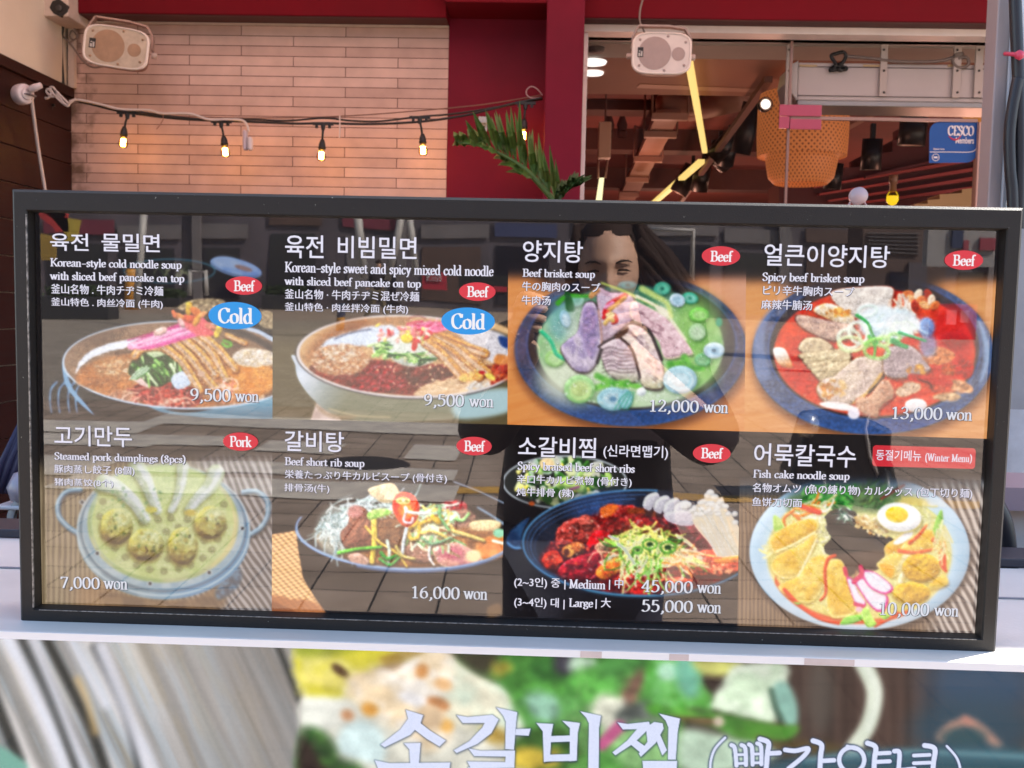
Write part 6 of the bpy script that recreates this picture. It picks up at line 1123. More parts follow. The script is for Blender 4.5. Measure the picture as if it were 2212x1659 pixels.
cable('zip_tie', 'thin brown cable tie hanging from the bulb string near the first lit bulb', [GL(*p, YL - .01) for p in ((352, 246), (352, 258), (345, 270), (338, 279))], .0022, mat('tie_brown', (.3, .15, .12), rough=.4))
cable('zip_tie', 'white cable tie hanging between the third and fourth lit bulbs', [GL(*p, YL - .02) for p in ((734, 250), (734, 275), (733, 298))], .0032, WHTC)
def bulbmats():
    gl = glassm('bulb_glass', 1.1, (1, .86, .62)); am = emis('bulb_filament', (1, .47, .10), 34); off = mat('filament_off', (.5, .22, .1), rough=.3, metal=.8)
    return gl, am, off
BG, BFIL, BOFF = bulbmats()
BGO = glassm('clear_bulb_glass', 1.35, (1, .9, .85))
def bulb(t, s, b, lit, label, Y=YL):
    T = GL(*t, Y); Sx = GL(*s, Y); B = GL(*b, Y); o = thing('string_bulb', label, 'light bulb', T, group='bulbs on the string of lights')
    d = (B - Sx); d.y = 0; ax = d.normalized(); R = (-ax).to_track_quat('Z', 'Y').to_matrix().to_4x4(); m0 = Matrix.Translation(Sx - T) @ R @ Matrix.Scale(.58, 4)
    MB().cbox((0, 0, -.002), (.095, .014, .012)).cbox((-.03, 0, -.012), (.012, .012, .018)).cbox((.03, 0, -.012), (.012, .012, .018)).lathe([(.008, -.03), (.011, -.010), (.008, 0)], 10).build('cable_clip', BLKC, o)
    MB().tube([Vector((0, 0, -.02)), (Sx - T)*.5, Sx - T], .0052, 8).build('cord', BLKC, o)
    MB().lathe([(.0, .035), (.014, .035), (.022, .012), (.027, -.004), (.027, -.022), (.031, -.024), (.031, -.036), (.026, -.038), (.024, -.05), (0, -.05)], 18, mat=m0).build('socket', BLKC, o)
    g = MB().lathe([(.015, -.05), (.02, -.062), (.034, -.082), (.0375, -.1), (.034, -.118), (.022, -.132), (.006, -.137), (.0004, -.1372)][::-1], 22, mat=m0).build('globe', BG if lit else BGO, o)
    f = MB()
    for k in range(4):
        a = k*math.pi/2 + .5; x, y = .011*math.cos(a), .011*math.sin(a); f.tube([m0 @ Vector((x, y, -.064)), m0 @ Vector((x, y, -.12))], .0045 if lit else .002, 6)
    f.build('filament', BFIL if lit else BOFF, g)
    return o
Yb = YL - .02
bulb((97, 226), (98, 245), (101, 275), False, 'unlit bulb of the string hanging in front of the dark brown boards', YL + .02)
bulb((275, 243), (268, 283), (266, 310), True, 'lit amber bulb leftmost on the tiled wall, below the left loudspeaker')
bulb((478, 262), (484, 303), (487, 331), True, 'lit amber bulb hanging just left of the white inline switch')
bulb((698, 267), (696, 311), (694, 338), True, 'lit amber bulb in the middle of the tiled wall, left of a white cable tie')
bulb((907, 253), (913, 299), (914, 328), True, 'lit amber bulb in front of the right end of the tiled wall')
bulb((1135, 222), (1132, 267), (1130, 296), True, 'lit amber bulb in front of the red panel above the palm leaf')
# inline switch, adaptor and its wire
sx = thing('inline_switch', 'white plastic inline switch hanging from the white cable', 'switch', GL(535, 280, YL - .02))
WP = mat('white_plastic', (.62, .55, .56), rough=.4)
a = GL(525, 281, YL - .02) - sx.location; b = GL(546, 326, YL - .02) - sx.location
MB().box((a.x, -.02, b.z), (a.x + (b.x - a.x)*.45, .02, a.z + .0)).build('body', mat('switch_shade', (.5, .42, .46), rough=.4), sx, bevel=.01); MB().box((a.x + (b.x - a.x)*.46, -.018, b.z + .0), (b.x, .018, a.z - .03)).build('cover', WP, sx, bevel=.012)
pa = atX(48, 204, XS + .06); plug = thing('plug_adaptor', 'white round plug adaptor hanging on the dark brown boards', 'plug', pa)
Rm = Matrix.Rotation(math.pi/2, 4, 'Y') @ Matrix.Rotation(.5, 4, 'X') @ Matrix.Scale(.85, 4)
MB().lathe([(0, -.03), (.044, -.03), (.052, -.02), (.052, .02), (.046, .034), (.03, .036), (.03, .046), (0, .046)], 20, mat=Rm).build('body', WP, plug, bevel=.004)
MB().lathe([(.013, .045), (.016, .07), (.012, .1), (0, .1)], 12, mat=Matrix.Rotation(1.2, 4, 'Y') @ Matrix.Translation((0, -.02, 0))).build('plug', WP, plug)
MB().cbox((.04, -.01, -.004), (.03, .05, .006)).build('slot', mat('slot_grey', (.2, .17, .18)), plug)
cable('white_cable', 'white cord running straight down the brown boards behind the menu board', [atX(66, 198, XS + .1), atX(74, 260, XS + .08), atX(84, 330, XS + .06), atX(98, 415, XS + .05), atX(106, 470, XS + .05)], .008, WHTC)
cable('white_cable', 'coiled and tied white cable end at the left wall corner', [GL(*p, YL - .05) for p in ((70, 199), (84, 202), (98, 212), (106, 210), (110, 200), (104, 192), (100, 198), (110, 208), (122, 206), (116, 190), (108, 190), (118, 206), (134, 222), (146, 229), (148, 224), (132, 208), (120, 196), (128, 210), (142, 226), (152, 222), (164, 213))], .0055, WHTC)

# ---------------------------------------------------------------- palm leaf
PG = mat('palm_green', (.11, .19, .03), rough=.45, var=.45, vs=10); PD = mat('palm_dark', (.045, .10, .022), rough=.45, var=.4, vs=10)
def frond(label, rach, leaflets, m, Y, w=.022):
    R = [GL(x, y, Y) for x, y in rach]; o = thing('palm_leaf', label, 'palm leaf', R[0])
    P = [Vector(p) - R[0] for p in cat_rom([tuple(r) for r in R], 8)]; n = len(P)
    MB().tube(P, [.011 - .008*i/(n - 1) for i in range(n)], 6).build('stalk', m, o)
    mb = MB()
    for t, dx, dy, q in leaflets:
        i = min(int(t*(n - 1)), n - 1); b = P[i]; tip = GL(CXp + 0, 0, Y) if False else None
        sc = .97*0 + (Y - CAM[1])/F; d = Vector((dx*sc, q, -dy*sc)); L = d.length; mid = b + d*.5 + Vector((0, -.03, 0)); nrm = Vector((d.z, 0, -d.x)).normalized()*w
        V = [b, b + d*.3 + nrm*.5, mid + nrm*.42, b + d*.8 + nrm*.2, b + d + Vector((0, .02, 0)), b + d*.8 - nrm*.2, mid - nrm*.42, b + d*.3 - nrm*.5, b + d*.3 + Vector((0, .008, 0)), mid + Vector((0, .01, 0))]
        mb.add(V, [(0, 1, 8), (1, 2, 9, 8), (2, 3, 4, 9), (9, 4, 5, 6), (8, 9, 6, 7), (0, 8, 7)])
    mb.build('leaflets', m, o); return o
random.seed(3); LF = []; CXp = 0
for i in range(30):
    t = .04 + .95*i/29; L = (122 - 20*abs(t - .45) - 74*max(0, t - .55)/.45*1.1)*random.uniform(.85, 1.1)
    a = math.radians(96 + 60*max(0, t - .4)**1.3 + random.uniform(-7, 7)); LF.append((t, L*math.cos(a), -L*math.sin(a), random.uniform(-.12, .12)))
for i in range(12):
    t = .25 + .74*i/11; L = random.uniform(30, 64)*(1.1 - .6*t); a = math.radians(172 + random.uniform(-12, 16)); LF.append((t, L*math.cos(a), -L*math.sin(a), random.uniform(-.1, .1)))
frond('long feathery green palm leaf arching in front of the red panel', ((1212, 452), (1172, 405), (1138, 369), (1110, 349), (1084, 334), (1040, 316), (990, 308)), LF, PG, 2.4, .02)
LF = []
for i in range(12):
    t = .25 + .75*i/11; LF.append((t, 26 + 14*t + random.uniform(-6, 6), -44 + 22*t + random.uniform(-6, 6), random.uniform(-.05, .05))); LF.append((t, -4 + 14*t, -40 + 10*t + random.uniform(-6, 6), random.uniform(-.05, .05)))
frond('short dark palm leaf at the foot of the window frame', ((1196, 470), (1202, 440), (1214, 420), (1228, 408), (1240, 402)), LF, PD, 2.2, .014)

# ---------------------------------------------------------------- loudspeakers
def speaker(label, cx, cy, Y, w, h, roll, yaw, dirty, hk):
    k = (Y - CAM[1])/F; o = thing('loudspeaker', label, 'loudspeaker', atY(cx, cy, Y), (0, roll, yaw))
    W, H, D = w*k/2, h*k/2, .13
    fm = mat('speaker_front_' + dirty, (.70, .63, .59) if dirty == 'clean' else (.58, .49, .38), rough=.5, var=.1 if dirty == 'clean' else .3, vs=14); sm = mat('speaker_side_' + dirty, (.36, .19, .15) if dirty == 'dirty' else (.34, .2, .17), rough=.5, var=.3, vs=16)
    def outline(s, y):                                     # bulging left and right ends, like a barrel
        pts = []
        for i in range(64):
            a = 2*math.pi*i/64; c, s_ = math.cos(a), math.sin(a); e = .38
            pts.append(Vector((W*s*math.copysign(abs(c)**e, c)*(1 - .0*abs(s_)), y, H*s*math.copysign(abs(s_)**e, s_)*(1.0 + .13*(1 - abs(c)**1.4)) - 0)))
        return pts
    prof = [(.80, D), (.93, .06), (.985, .012), (1, .004), (.99, -.004), (.94, -.008), (.915, -.003)]
    mb = MB(); V = []
    for s, y in prof: V += outline(s, y)
    N = 64; F1 = [(j*N + i, j*N + (i + 1) % N, (j + 1)*N + (i + 1) % N, (j + 1)*N + i) for j in range(3) for i in range(N)]
    mb.add(V[:4*N], F1 + [tuple(range(N))], 0, True); mb.build('cabinet', sm, o)
    mb = MB(); mb.add(V[3*N:], [(j*N + i, j*N + (i + 1) % N, (j + 1)*N + (i + 1) % N, (j + 1)*N + i) for j in range(3) for i in range(N)], 0, True); mb.build('rim', mat('speaker_rim', (.76, .68, .62), rough=.4), o)
    mb = MB(); mb.add(outline(.914, -.0029), [tuple(range(N))[::-1]]); gr = mb.build('grille', fm, o)
    def disc(name, x, z, rx, rz, y, m, parent=gr): 
        q = MB(); q.add([(x + rx*math.cos(2*math.pi*i/40), y, z + rz*math.sin(2*math.pi*i/40)) for i in range(40)], [tuple(range(40))]); return q.build(name, m, parent)
    wm = mat('woofer_' + dirty, (.40, .31, .29) if dirty == 'clean' else (.42, .27, .17), rough=.6, var=.12 if dirty == 'clean' else .25, vs=20, bump=.3, bs=600)
    disc('woofer', -W*.23, 0, H*.88, H*.88, -.0042, wm); disc('tweeter', W*.56, -.002, H*.36, H*.36, -.0042, wm)
    lg = MB().box((-W*.80, -.0055, -H*.22), (-W*.61, -.0032, H*.30)).build('logo_plate', blk, o)
    MB().box((-W*.77, -.0062, -H*.18), (-W*.71, -.0056, -H*.0)).box((-W*.69, -.0062, -H*.18), (-W*.64, -.0056, H*.1)).box((-W*.76, -.0062, H*.06), (-W*.71, -.0056, H*.12)).build('logo_mark', mat('logo_pale', (.5, .48, .45)), lg)
    sc = mat('dark_screw', (.1, .09, .08))
    for sx_, sz in ((-.76, .76), (.82, .66), (-.76, -.72), (.8, -.66), (.2, .98), (.12, -.97)): MB().lathe([(.006, 0), (.006, .0012), (0, .0015)], 8, mat=Matrix.Translation((sx_*W*.96, -.0035, sz*H*.93)) @ Matrix.Rotation(math.pi/2, 4, 'X')).build('screw', wm, gr)
    # yoke bracket over the top
    P = [Vector((-W*1.0, .06, H*.35)), Vector((-W*.98, .06, H*1.05)), Vector((-W*.80, .06, H*1.62)), Vector((-W*.35, .06, H*1.62 + hk)), Vector((W*.25, .06, H*1.62 + hk)), Vector((W*.78, .06, H*1.5)), Vector((W*.98, .06, H*1.0)), Vector((W*1.01, .06, H*.2))]
    q = MB()
    for a, b in zip(P[:-1], P[1:]):
        d = (b - a).normalized(); nn = Vector((-d.z, 0, d.x))*.004; y = Vector((0, .018, 0))
        q.add([a - nn - y, b - nn - y, b + nn - y, a + nn - y, a - nn + y, b - nn + y, b + nn + y, a + nn + y], [(0, 1, 2, 3), (7, 6, 5, 4), (0, 4, 5, 1), (1, 5, 6, 2), (2, 6, 7, 3), (3, 7, 4, 0)])
    q.build('bracket', mat('bracket_' + dirty, (.42, .32, .28) if dirty == 'clean' else (.45, .3, .25), rough=.5, metal=.2, var=.3, vs=30), o)
    for s in (-1, 1): MB().lathe([(.014, 0), (.014, .02), (0, .022)], 10, mat=Matrix.Translation((s*W*1.0, .06, 0)) @ Matrix.Rotation(s*math.pi/2, 4, 'Y')).build('knob', mat('knob_beige', (.5, .38, .33), rough=.5), o)
    return o
speaker('grimy cream loudspeaker tilted on the upper left tiled wall', 250.5, 102, YW - .30, 138, 78, math.radians(6), math.radians(8), 'dirty', .0)
speaker('clean pale loudspeaker hanging in front of the shop window', 1429, 115.5, YW - .42, 126, 78, math.radians(1), math.radians(-3), 'clean', .0)
cable('cable', 'thin dark wire running from the red beam to the window loudspeaker', [atY(x, y, YW - .35) for x, y in ((1390, -6), (1383, 20), (1382, 45), (1388, 60), (1394, 75))], .004, GRYC)

# ---------------------------------------------------------------- shop window
win = thing('shop_window', 'large shop window with white frame and frameless glass door right of the red pillar', 'window', (1.0, YW, 0))
def wpart(name, a, b, m, bev=.002, par=None):
    o = MB().box((a[0] - 1.0, a[1] - YW, a[2]), (b[0] - 1.0, b[1] - YW, b[2])).build(name, m, win, bevel=bev); return o
WF = mat('white_window_frame', (.90, .80, .77), rough=.4, var=.1, vs=8)
x0 = xp1 + .001; x1 = xw1; h1 = atY(1700, 82, YW).z
wpart('frame', (x0, YW - .07, h1), (x1, YW + .10, head_z - .0015), WF); wpart('frame', (x0, YW + .03, h1 - .0), (x1, YW + .09, h1 + .012), mat('frame_groove', (.25, .2, .19)))
wpart('frame', (x0, YW - .05, 0), (x0 + .024, YW + .10, h1 - .0005), WF)
WGL = glassm('window_glass', 1.18)
jx = atY(1702, 300, YW + .05).x; dz = atY(1900, 256, YW + .05).z
def pane(xa, xb, za, zb_):
    g = MB(); g.add([(xa - 1, .05, za), (xb - 1, .05, za), (xb - 1, .05, zb_), (xa - 1, .05, zb_)], [(0, 1, 2, 3)]); return g.build('glass_pane', WGL, win)
fx = atY(2108, 300, YW + .05).x
pane(x0 + .025, jx - .004, 0, h1 - .001); pane(jx + .004, x1, dz + .004, h1 - .001); pane(jx + .004, fx - .002, 0, dz - .012)
ED = mat('glass_edge', (.28, .17, .15), rough=.3)
wpart('glass_joint', (jx - .006, YW + .044, 0), (jx + .006, YW + .058, h1 - .002), ED, 0); wpart('door_top_edge', (jx + .007, YW + .040, dz - .012), (fx, YW + .06, dz + .003), mat('door_rail', (.34, .22, .19), rough=.35), 0)
for a, b in ((2114, 2126), (2130, 2140)): wpart('door_frame', (atY(a, 300, YW + .02).x, YW + .02, 0), (atY(b, 300, YW + .02).x, YW + .07, dz - .014), mat('pinkish_aluminium', (.52, .32, .26), rough=.35, metal=.3))
PINK = mat('pink_patch_fitting', (.42, .06, .12), rough=.3, spec=.7)
a = atY(1684, 226, YW + .035); b = atY(1773, 279, YW + .035); m1 = atY(1728, 252, YW + .035)
wpart('patch_fitting', (a.x, YW + .03, m1.z + .002), (b.x, YW + .039, a.z), PINK, .002); wpart('patch_fitting', (a.x, YW + .03, b.z), (m1.x - .05, YW + .039, m1.z - .0005), PINK, .001); wpart('patch_fitting', (m1.x - .047, YW + .028, b.z - .003), (b.x, YW + .0385, m1.z - .012), PINK, .002)
# sticker on the glass door
stk = thing('window_sticker', 'blue pest-control sticker with white lettering on the glass door', 'sticker', atY(2060, 308, YW + .046))
def SL(x, y): return atY(x, y, YW + .046) - stk.location
q = [SL(2008, 263), SL(2113, 263), SL(2110, 351), SL(2007, 352)]
pts = []
for i, r in enumerate((.05, .002, .05, .002)):
    p = q[i]; A_ = (q[i-1] - p).normalized(); B_ = (q[(i+1) % 4] - p).normalized()
    for j in range(8): t = j/7*math.pi/2; pts.append(p + A_*r*(1 - math.sin(t)) + B_*r*(1 - math.cos(t)))
STB = mat('sticker_blue', (.004, .075, .32), rough=.4)
MB().prism([p for p in pts], (0, .0015, 0)).build('sheet', STB, stk)
STW = mat('sticker_white', (.75, .72, .74), rough=.45); STR = mat('sticker_red', (.5, .02, .06), rough=.45)
def stext(txt, x0_, yt, yb, x1_, serif, m, th=.15):
    if serif: V, Fc, wd = serif_mesh(txt, th, .06); l0, l1, lo, hi = 0, wd, 0, 1
    else: V, Fc = gothic_mesh(txt, .02); l0, l1, lo, hi = V[:, 0].min(), V[:, 0].max(), V[:, 1].min(), V[:, 1].max()
    p0 = SL(x0_, yb); p1 = SL(x1_, yt)
    q = MB(); q.add([(p0.x + (v[0] - l0)/(l1 - l0)*(p1.x - p0.x), -.0012 - i % 50*1e-5, p0.z + (v[1] - lo)/(hi - lo)*(p1.z - p0.z)) for i, v in enumerate(V)], Fc); return q.build('lettering', m, stk)
G['E'] = (.6, ['.17 0 .17 1', '.1 1 .52 1 .54 .82', '.17 .52 .38 .52', '.1 0 .52 0 .56 .2']); G['O'] = (.72, ['~.36 1 .12 .85 .08 .5 .14 .15 .36 0 .58 .15 .64 .5 .58 .85 .36 1'])
stext('CESCO', 2047, 273, 292, 2104, True, STW, .2)
stext('Members', 2064, 297, 310, 2104, False, STW); stext('Specia Care', 2016, 320, 325, 2040, False, STW)
q = MB(); P = cat_rom([tuple(SL(*p)) for p in ((2049, 294), (2058, 301), (2068, 301), (2076, 293))], 6); q.tube([Vector(p) + Vector((0, -.001, 0)) for p in P], [.001 + .0035*math.sin(math.pi*i/(len(P) - 1)) for i in range(len(P))], 6); q.build('swoosh', STR, stk)
P = cat_rom([tuple(SL(*p)) for p in ((2008, 328.5), (2050, 328.5), (2095, 328.5), (2108, 322), (2112, 312))], 6); MB().tube([Vector(p) for p in P], .0022, 5).build('curved_line', STW, stk)
c_ = SL(2021, 340); MB().tube([c_ + Vector((.016*math.cos(a*math.pi/10), -.0005, .016*math.sin(a*math.pi/10))) for a in range(21)], .002, 5).build('round_seal', STW, stk); MB().cbox((c_.x, -.001, c_.z), (.018, .002, .008)).build('round_seal', STW, stk)
# ---------------------------------------------------------------- inside the shop
def struct(name, mb, m, **k):
    o = mb.build(name, m, **k); o['kind'] = 'structure'; return o
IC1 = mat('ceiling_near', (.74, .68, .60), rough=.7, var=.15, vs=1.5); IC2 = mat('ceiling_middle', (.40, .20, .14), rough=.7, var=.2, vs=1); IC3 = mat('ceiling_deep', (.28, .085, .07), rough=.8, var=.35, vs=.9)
YI = YW + .32
z1 = head_z + .01; y1_ = atZ(1500, 127, z1).y; z2 = CAM[2] + 1.62; y2_ = atZ(1500, 206, z2).y; z3 = CAM[2] + 2.25
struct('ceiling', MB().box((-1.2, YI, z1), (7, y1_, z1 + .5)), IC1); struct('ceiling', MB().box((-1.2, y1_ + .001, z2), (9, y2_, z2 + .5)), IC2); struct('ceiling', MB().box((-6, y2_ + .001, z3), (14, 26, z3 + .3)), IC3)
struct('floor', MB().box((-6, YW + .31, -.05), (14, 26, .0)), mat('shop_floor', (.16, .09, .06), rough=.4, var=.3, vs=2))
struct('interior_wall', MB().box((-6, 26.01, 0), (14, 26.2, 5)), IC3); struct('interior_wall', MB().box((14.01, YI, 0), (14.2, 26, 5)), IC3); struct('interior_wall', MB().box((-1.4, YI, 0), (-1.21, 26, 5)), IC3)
# recessed strip in the middle ceiling, exposed pipes and beams of the deep ceiling
def atc(px, py, z): return atZ(px, py, z)
def bar(px0, py0, px1, py1, z, wd, th, name, m, label, cat, group=None, dz=0):
    a, b = atc(px0, py0, z), atc(px1, py1, z); d = (b - a); n_ = Vector((-d.y, d.x, 0)).normalized()*wd/2
    mb = MB(); V = [a - n_, b - n_, b + n_, a + n_]; mb.prism([v for v in V], (0, 0, th)); o = mb.build(name, m); return tag(o, label, cat, group)
zl = z2 - .10
LED = emis('warm_led', (1, .68, .20), PS*1.05)
bar(1487, 132, 1522.5, 331, zl, .045, .03, 'strip_light', LED, 'long yellow strip light running away behind the window loudspeaker', 'strip light')
bar(1515, 353, 1400, 452, zl, .065, .04, 'strip_light', LED, 'yellow strip light slanting down to the left above the menu board', 'strip light')
bar(1378, 186, 1630, 196, z2 - .004, .12, .003, 'ceiling_groove', mat('groove_brown', (.5, .3, .22)), 'long pale groove across the middle ceiling', 'ceiling groove')
DUCT = mat('pale_duct', (.46, .25, .19), rough=.6, var=.2, vs=4)
zd = z3 - .35
def hang(px0, py0, px1, py1, py_a, py_b):
    a = atc(px0, py_a, zd); b = atc(px1, py_a, zd); c = atc(py0, py_b, zd); d = atc(py1, py_b, zd)
    return MB().prism([a, b, d, c], (0, 0, .06))
t_ = thing('duct_panel', 'row of pale hanging ceiling panels receding between cross bars', 'ceiling panel', atc(1440, 250, zd))
mb = hang(1418, 1336, 1470, 1372, 250, 432); mb.v = [tuple(Vector(v) - t_.location) for v in mb.v]; mb.build('panel', DUCT, t_)
for x0, x1, y in ((1409, 1487, 248), (1392, 1463, 287), (1370, 1432, 341), (1352, 1402, 386), (1338, 1381, 418)):
    a, b = atc(x0, y, zd - .03), atc(x1, y, zd - .03); MB().box((a.x - t_.location.x, a.y - t_.location.y, -.07), (b.x - t_.location.x, a.y - t_.location.y + .08, -.01)).build('cross_bar', mat('bar_pale', (.5, .3, .24), rough=.5), t_)
    for x in (a, b): MB().tube([Vector((x.x, x.y + .04, zd - .03)) - t_.location, Vector((x.x, x.y + .04, z3)) - t_.location], .012, 5).build('hanger', mat('hanger_brown', (.25, .12, .09)), t_)
dk = mat('dark_beam', (.13, .045, .035), rough=.7, var=.3, vs=3)
for i, (x0, x1, y, hgt) in enumerate(((1262, 1420, 236, .1), (1262, 1700, 322, .25), (1262, 1690, 404, .3), (1430, 1640, 221, .12))):
    a, b = atc(x0, y, z3 - hgt), atc(x1, y, z3 - hgt); o = MB().box((a.x, a.y, z3 - hgt), (b.x, a.y + .35, z3)).build('ceiling_beam', dk); tag(o, ['short dark ceiling beam nearest the window', 'long dark ceiling beam below the hanging panel row', 'farthest low dark ceiling beam above the menu board', 'dark ceiling beam behind the yellow strip light'][i], 'beam')
for i, (p, r) in enumerate((([(1425, 222), (1520, 232), (1600, 214)], .09), ([(1490, 236), (1560, 222), (1610, 210)], .12))):
    tag(MB().tube([atc(x, y, z3 - .2) for x, y in p], r, 10).build('ceiling_pipe', DUCT), ['thin pale pipe under the deep ceiling', 'thick pale pipe under the deep ceiling'][i], 'pipe')
for i in range(6): 
    x = 1316 + (i % 2)*28; y = 270 + (i//2)*16; a = atc(x, y, z3 - .1)
    tag(MB().lathe([(.05, -.06), (.06, 0), (.03, .09), (.03, .1)], 10, mat=Matrix.Translation(a)).build('sprinkler_head', dk), 'small dark fitting in two rows on the deep ceiling', 'ceiling fitting', 'dark fittings on the deep ceiling')
Yh = 8.2
tp = thing('linear_lamp', 'pale rectangular lamp housing hanging on a thin rod near the window frame', 'lamp', atY(1307, 310, Yh))
a = atY(1294, 262, Yh) - tp.location; b = atY(1319, 340, Yh) - tp.location
MB().box((a.x, 0, b.z), (b.x, .14, a.z)).build('housing', mat('lamp_beige', (.62, .42, .30), rough=.5), tp, bevel=.01); MB().tube([Vector((0, .05, a.z)), Vector((0, .05, a.z + .9))], .008, 6).build('rod', dk, tp)
tl_ = thing('tube_lamp', 'lit white tube lamp hanging low by the window frame', 'lamp', atY(1297, 410, Yh + 1))
def TLp(x, y): return atY(x, y, Yh + 1) - tl_.location
mb = MB(); q = [TLp(1287, 436), TLp(1300, 436), TLp(1305, 384), TLp(1295, 384)]; mb.prism(q, (0, .05, 0)); mb.build('tube', emis('tube_white', (1, .9, .5), PS*1.3), tl_)
for x in (1296, 1312): MB().tube([TLp(x - 4, 384) + Vector((0, .03, 0)), TLp(x - 3 if x < 1300 else 1313, 340) + Vector((0, .03, 0))], .012, 5).build('hanger', DUCT, tl_)
for i, (x, y) in enumerate(((1281, 131), (1280, 155))):
    a = atZ(x, y, z1 if i == 0 else z2); o = MB().lathe([(0, -.012), (.07, -.012), (.075, 0)], 20, mat=Matrix.Translation(a - Vector((0, 0, .004)))).build('downlight', emis('downlight_white', (1, .93, .86), PS*1.4)); tag(o, ['upper of the two round downlights at the left window edge', 'lower of the two round downlights at the left window edge'][i], 'downlight')
o = MB().lathe([(0, -.02), (.04, -.02), (.045, 0)], 16, mat=Matrix.Translation(atZ(1288, 103, z1))).build('smoke_detector', mat('detector_grey', (.2, .17, .16))); tag(o, 'small round grey detector on the near ceiling by the window frame', 'detector')
# track with spotlights
TRK = mat('spot_black', (.012, .010, .010), rough=.4)
zt_ = z2 - .22
bar(1660, 178, 1470, 440, zt_ + .12, .05, .04, 'track_rail', mat('track_brown', (.2, .10, .08)), 'spotlight track slanting across the shop ceiling', 'track')
SPI = mat('spot_cream', (.62, .45, .38), rough=.5)
def spot(px, py, Y, L, r, tilt, lean, label, lit=False):
    o = thing('track_spotlight', label, 'spotlight', atY(px, py, Y), group='track spotlights in the shop')
    R = Matrix.Rotation(tilt, 4, 'Y') @ Matrix.Rotation(lean, 4, 'X')
    MB().lathe([(0, 0), (r*.9, 0), (r, .01), (r, -L), (r*.92, -L), (r*.9, -L + .03), (0, -L + .035)][::1], 18, mat=R).build('can', TRK, o)
    MB().lathe([(r*.86, -L + .004), (r*.7, -L + .02), (0, -L + .022)], 16, mat=R).build('lens', emis('spot_lit', (1, .88, .7), 2) if lit else SPI, o)
    MB().box((-.018, -.018, .0), (.018, .018, .13)).build('bracket', TRK, o)
    return o
for i, (x, y, Y, L, r, t, l_, lb) in enumerate([(1626, 225, 8.0, .42, .085, .18, .2, 'long black spotlight just left of the bamboo lamp'), (1590, 288, 8.6, .3, .085, .75, .3, 'black spotlight tilted down left, above the cluster'), (1577, 300, 9.2, .26, .085, .1, .5, 'black spotlight pointing straight down in the cluster'),
      (1556, 312, 9.4, .22, .08, -.3, .9, 'black spotlight with bright ring at the lower left of the cluster'), (1540, 330, 9.8, .24, .09, -1.0, .7, 'cream-mouthed black spotlight next to the end of the yellow strip'), (1520, 352, 10.2, .3, .09, .1, .3, 'lowest black spotlight of the cluster'), (1497, 362, 10.6, .32, .1, .5, .1, 'black spotlight partly behind the slanting yellow strip'),
      (1885, 303, 7.4, .23, .078, .0, .1, 'black spotlight hanging in front of the dark red steps'), (1866, 268, 7.8, .0, .0, 0, 0, ''), (1803, 355, 8.6, .22, .08, .05, .1, 'black spotlight left of the dark red steps, above the round disc'), (1975, 256, 7.0, .2, .1, .05, .1, 'black spotlight at the upper right behind the blue sticker'), (1738, 420, 11, .3, .09, .0, .1, 'small far black spotlight low beside the glass joint')]):
    if lb: spot(x, y, Y, L, r, t, l_, lb, lit=False)
bar(1770, 312, 1990, 190, zt_ + .12, .06, .04, 'track_rail', mat('track_pale', (.38, .22, .17)), 'pale second track rising to the right behind the door', 'track')
# unseen lamps added to brighten the shop ceiling, kept below the sight line
for i, (x, y, e) in enumerate(((1.5, 6.2, 4), (3.4, 7.5, 4.5), (1.0, 11, 20), (5, 13, 24), (2.2, 17, 28))):
    o = thing('fill_lamp', 'unseen fill lamp added to brighten the shop ceiling, hidden low behind the board', 'lamp', (x, y, 1.55), group='unseen fill lamps added low in the shop')
    MB().lathe([(.16, -.06), (.12, .04), (.03, .10), (0, .1)], 18).build('lamp_shade', TRK, o); MB().tube([Vector((0, 0, .1)), Vector((0, 0, .5))], .006, 6).build('cord', TRK, o)
    ld = bpy.data.lights.new('pendant', 'POINT'); ld.energy = e; ld.color = (1, .46, .32); ld.shadow_soft_size = .12; lo2 = bpy.data.objects.new('fill_light', ld); C.objects.link(lo2); lo2.parent = o; lo2.location = (0, 0, .22)
lit = thing('track_spotlight', 'bright white spotlight facing the street left of the air curtain', 'spotlight', atY(1654, 225, 5.7), group='track spotlights in the shop')
MB().lathe([(.0, .1), (.03, .1), (.045, .04), (.046, 0), (.04, -.004)], 18, mat=Matrix.Rotation(math.pi/2, 4, 'X') @ Matrix.Scale(-1, 4, (0, 0, 1))).build('can', TRK, lit)
MB().lathe([(0, .004), (.022, .004), (.03, 0)], 18, mat=Matrix.Rotation(math.pi/2, 4, 'X')).build('lens', emis('spot_white', (1, .92, .78), PS*2), lit)
MB().lathe([(.03, 0), (.038, .006), (.044, 0)], 18, mat=Matrix.Rotation(math.pi/2, 4, 'X')).build('ring', SPI, lit)
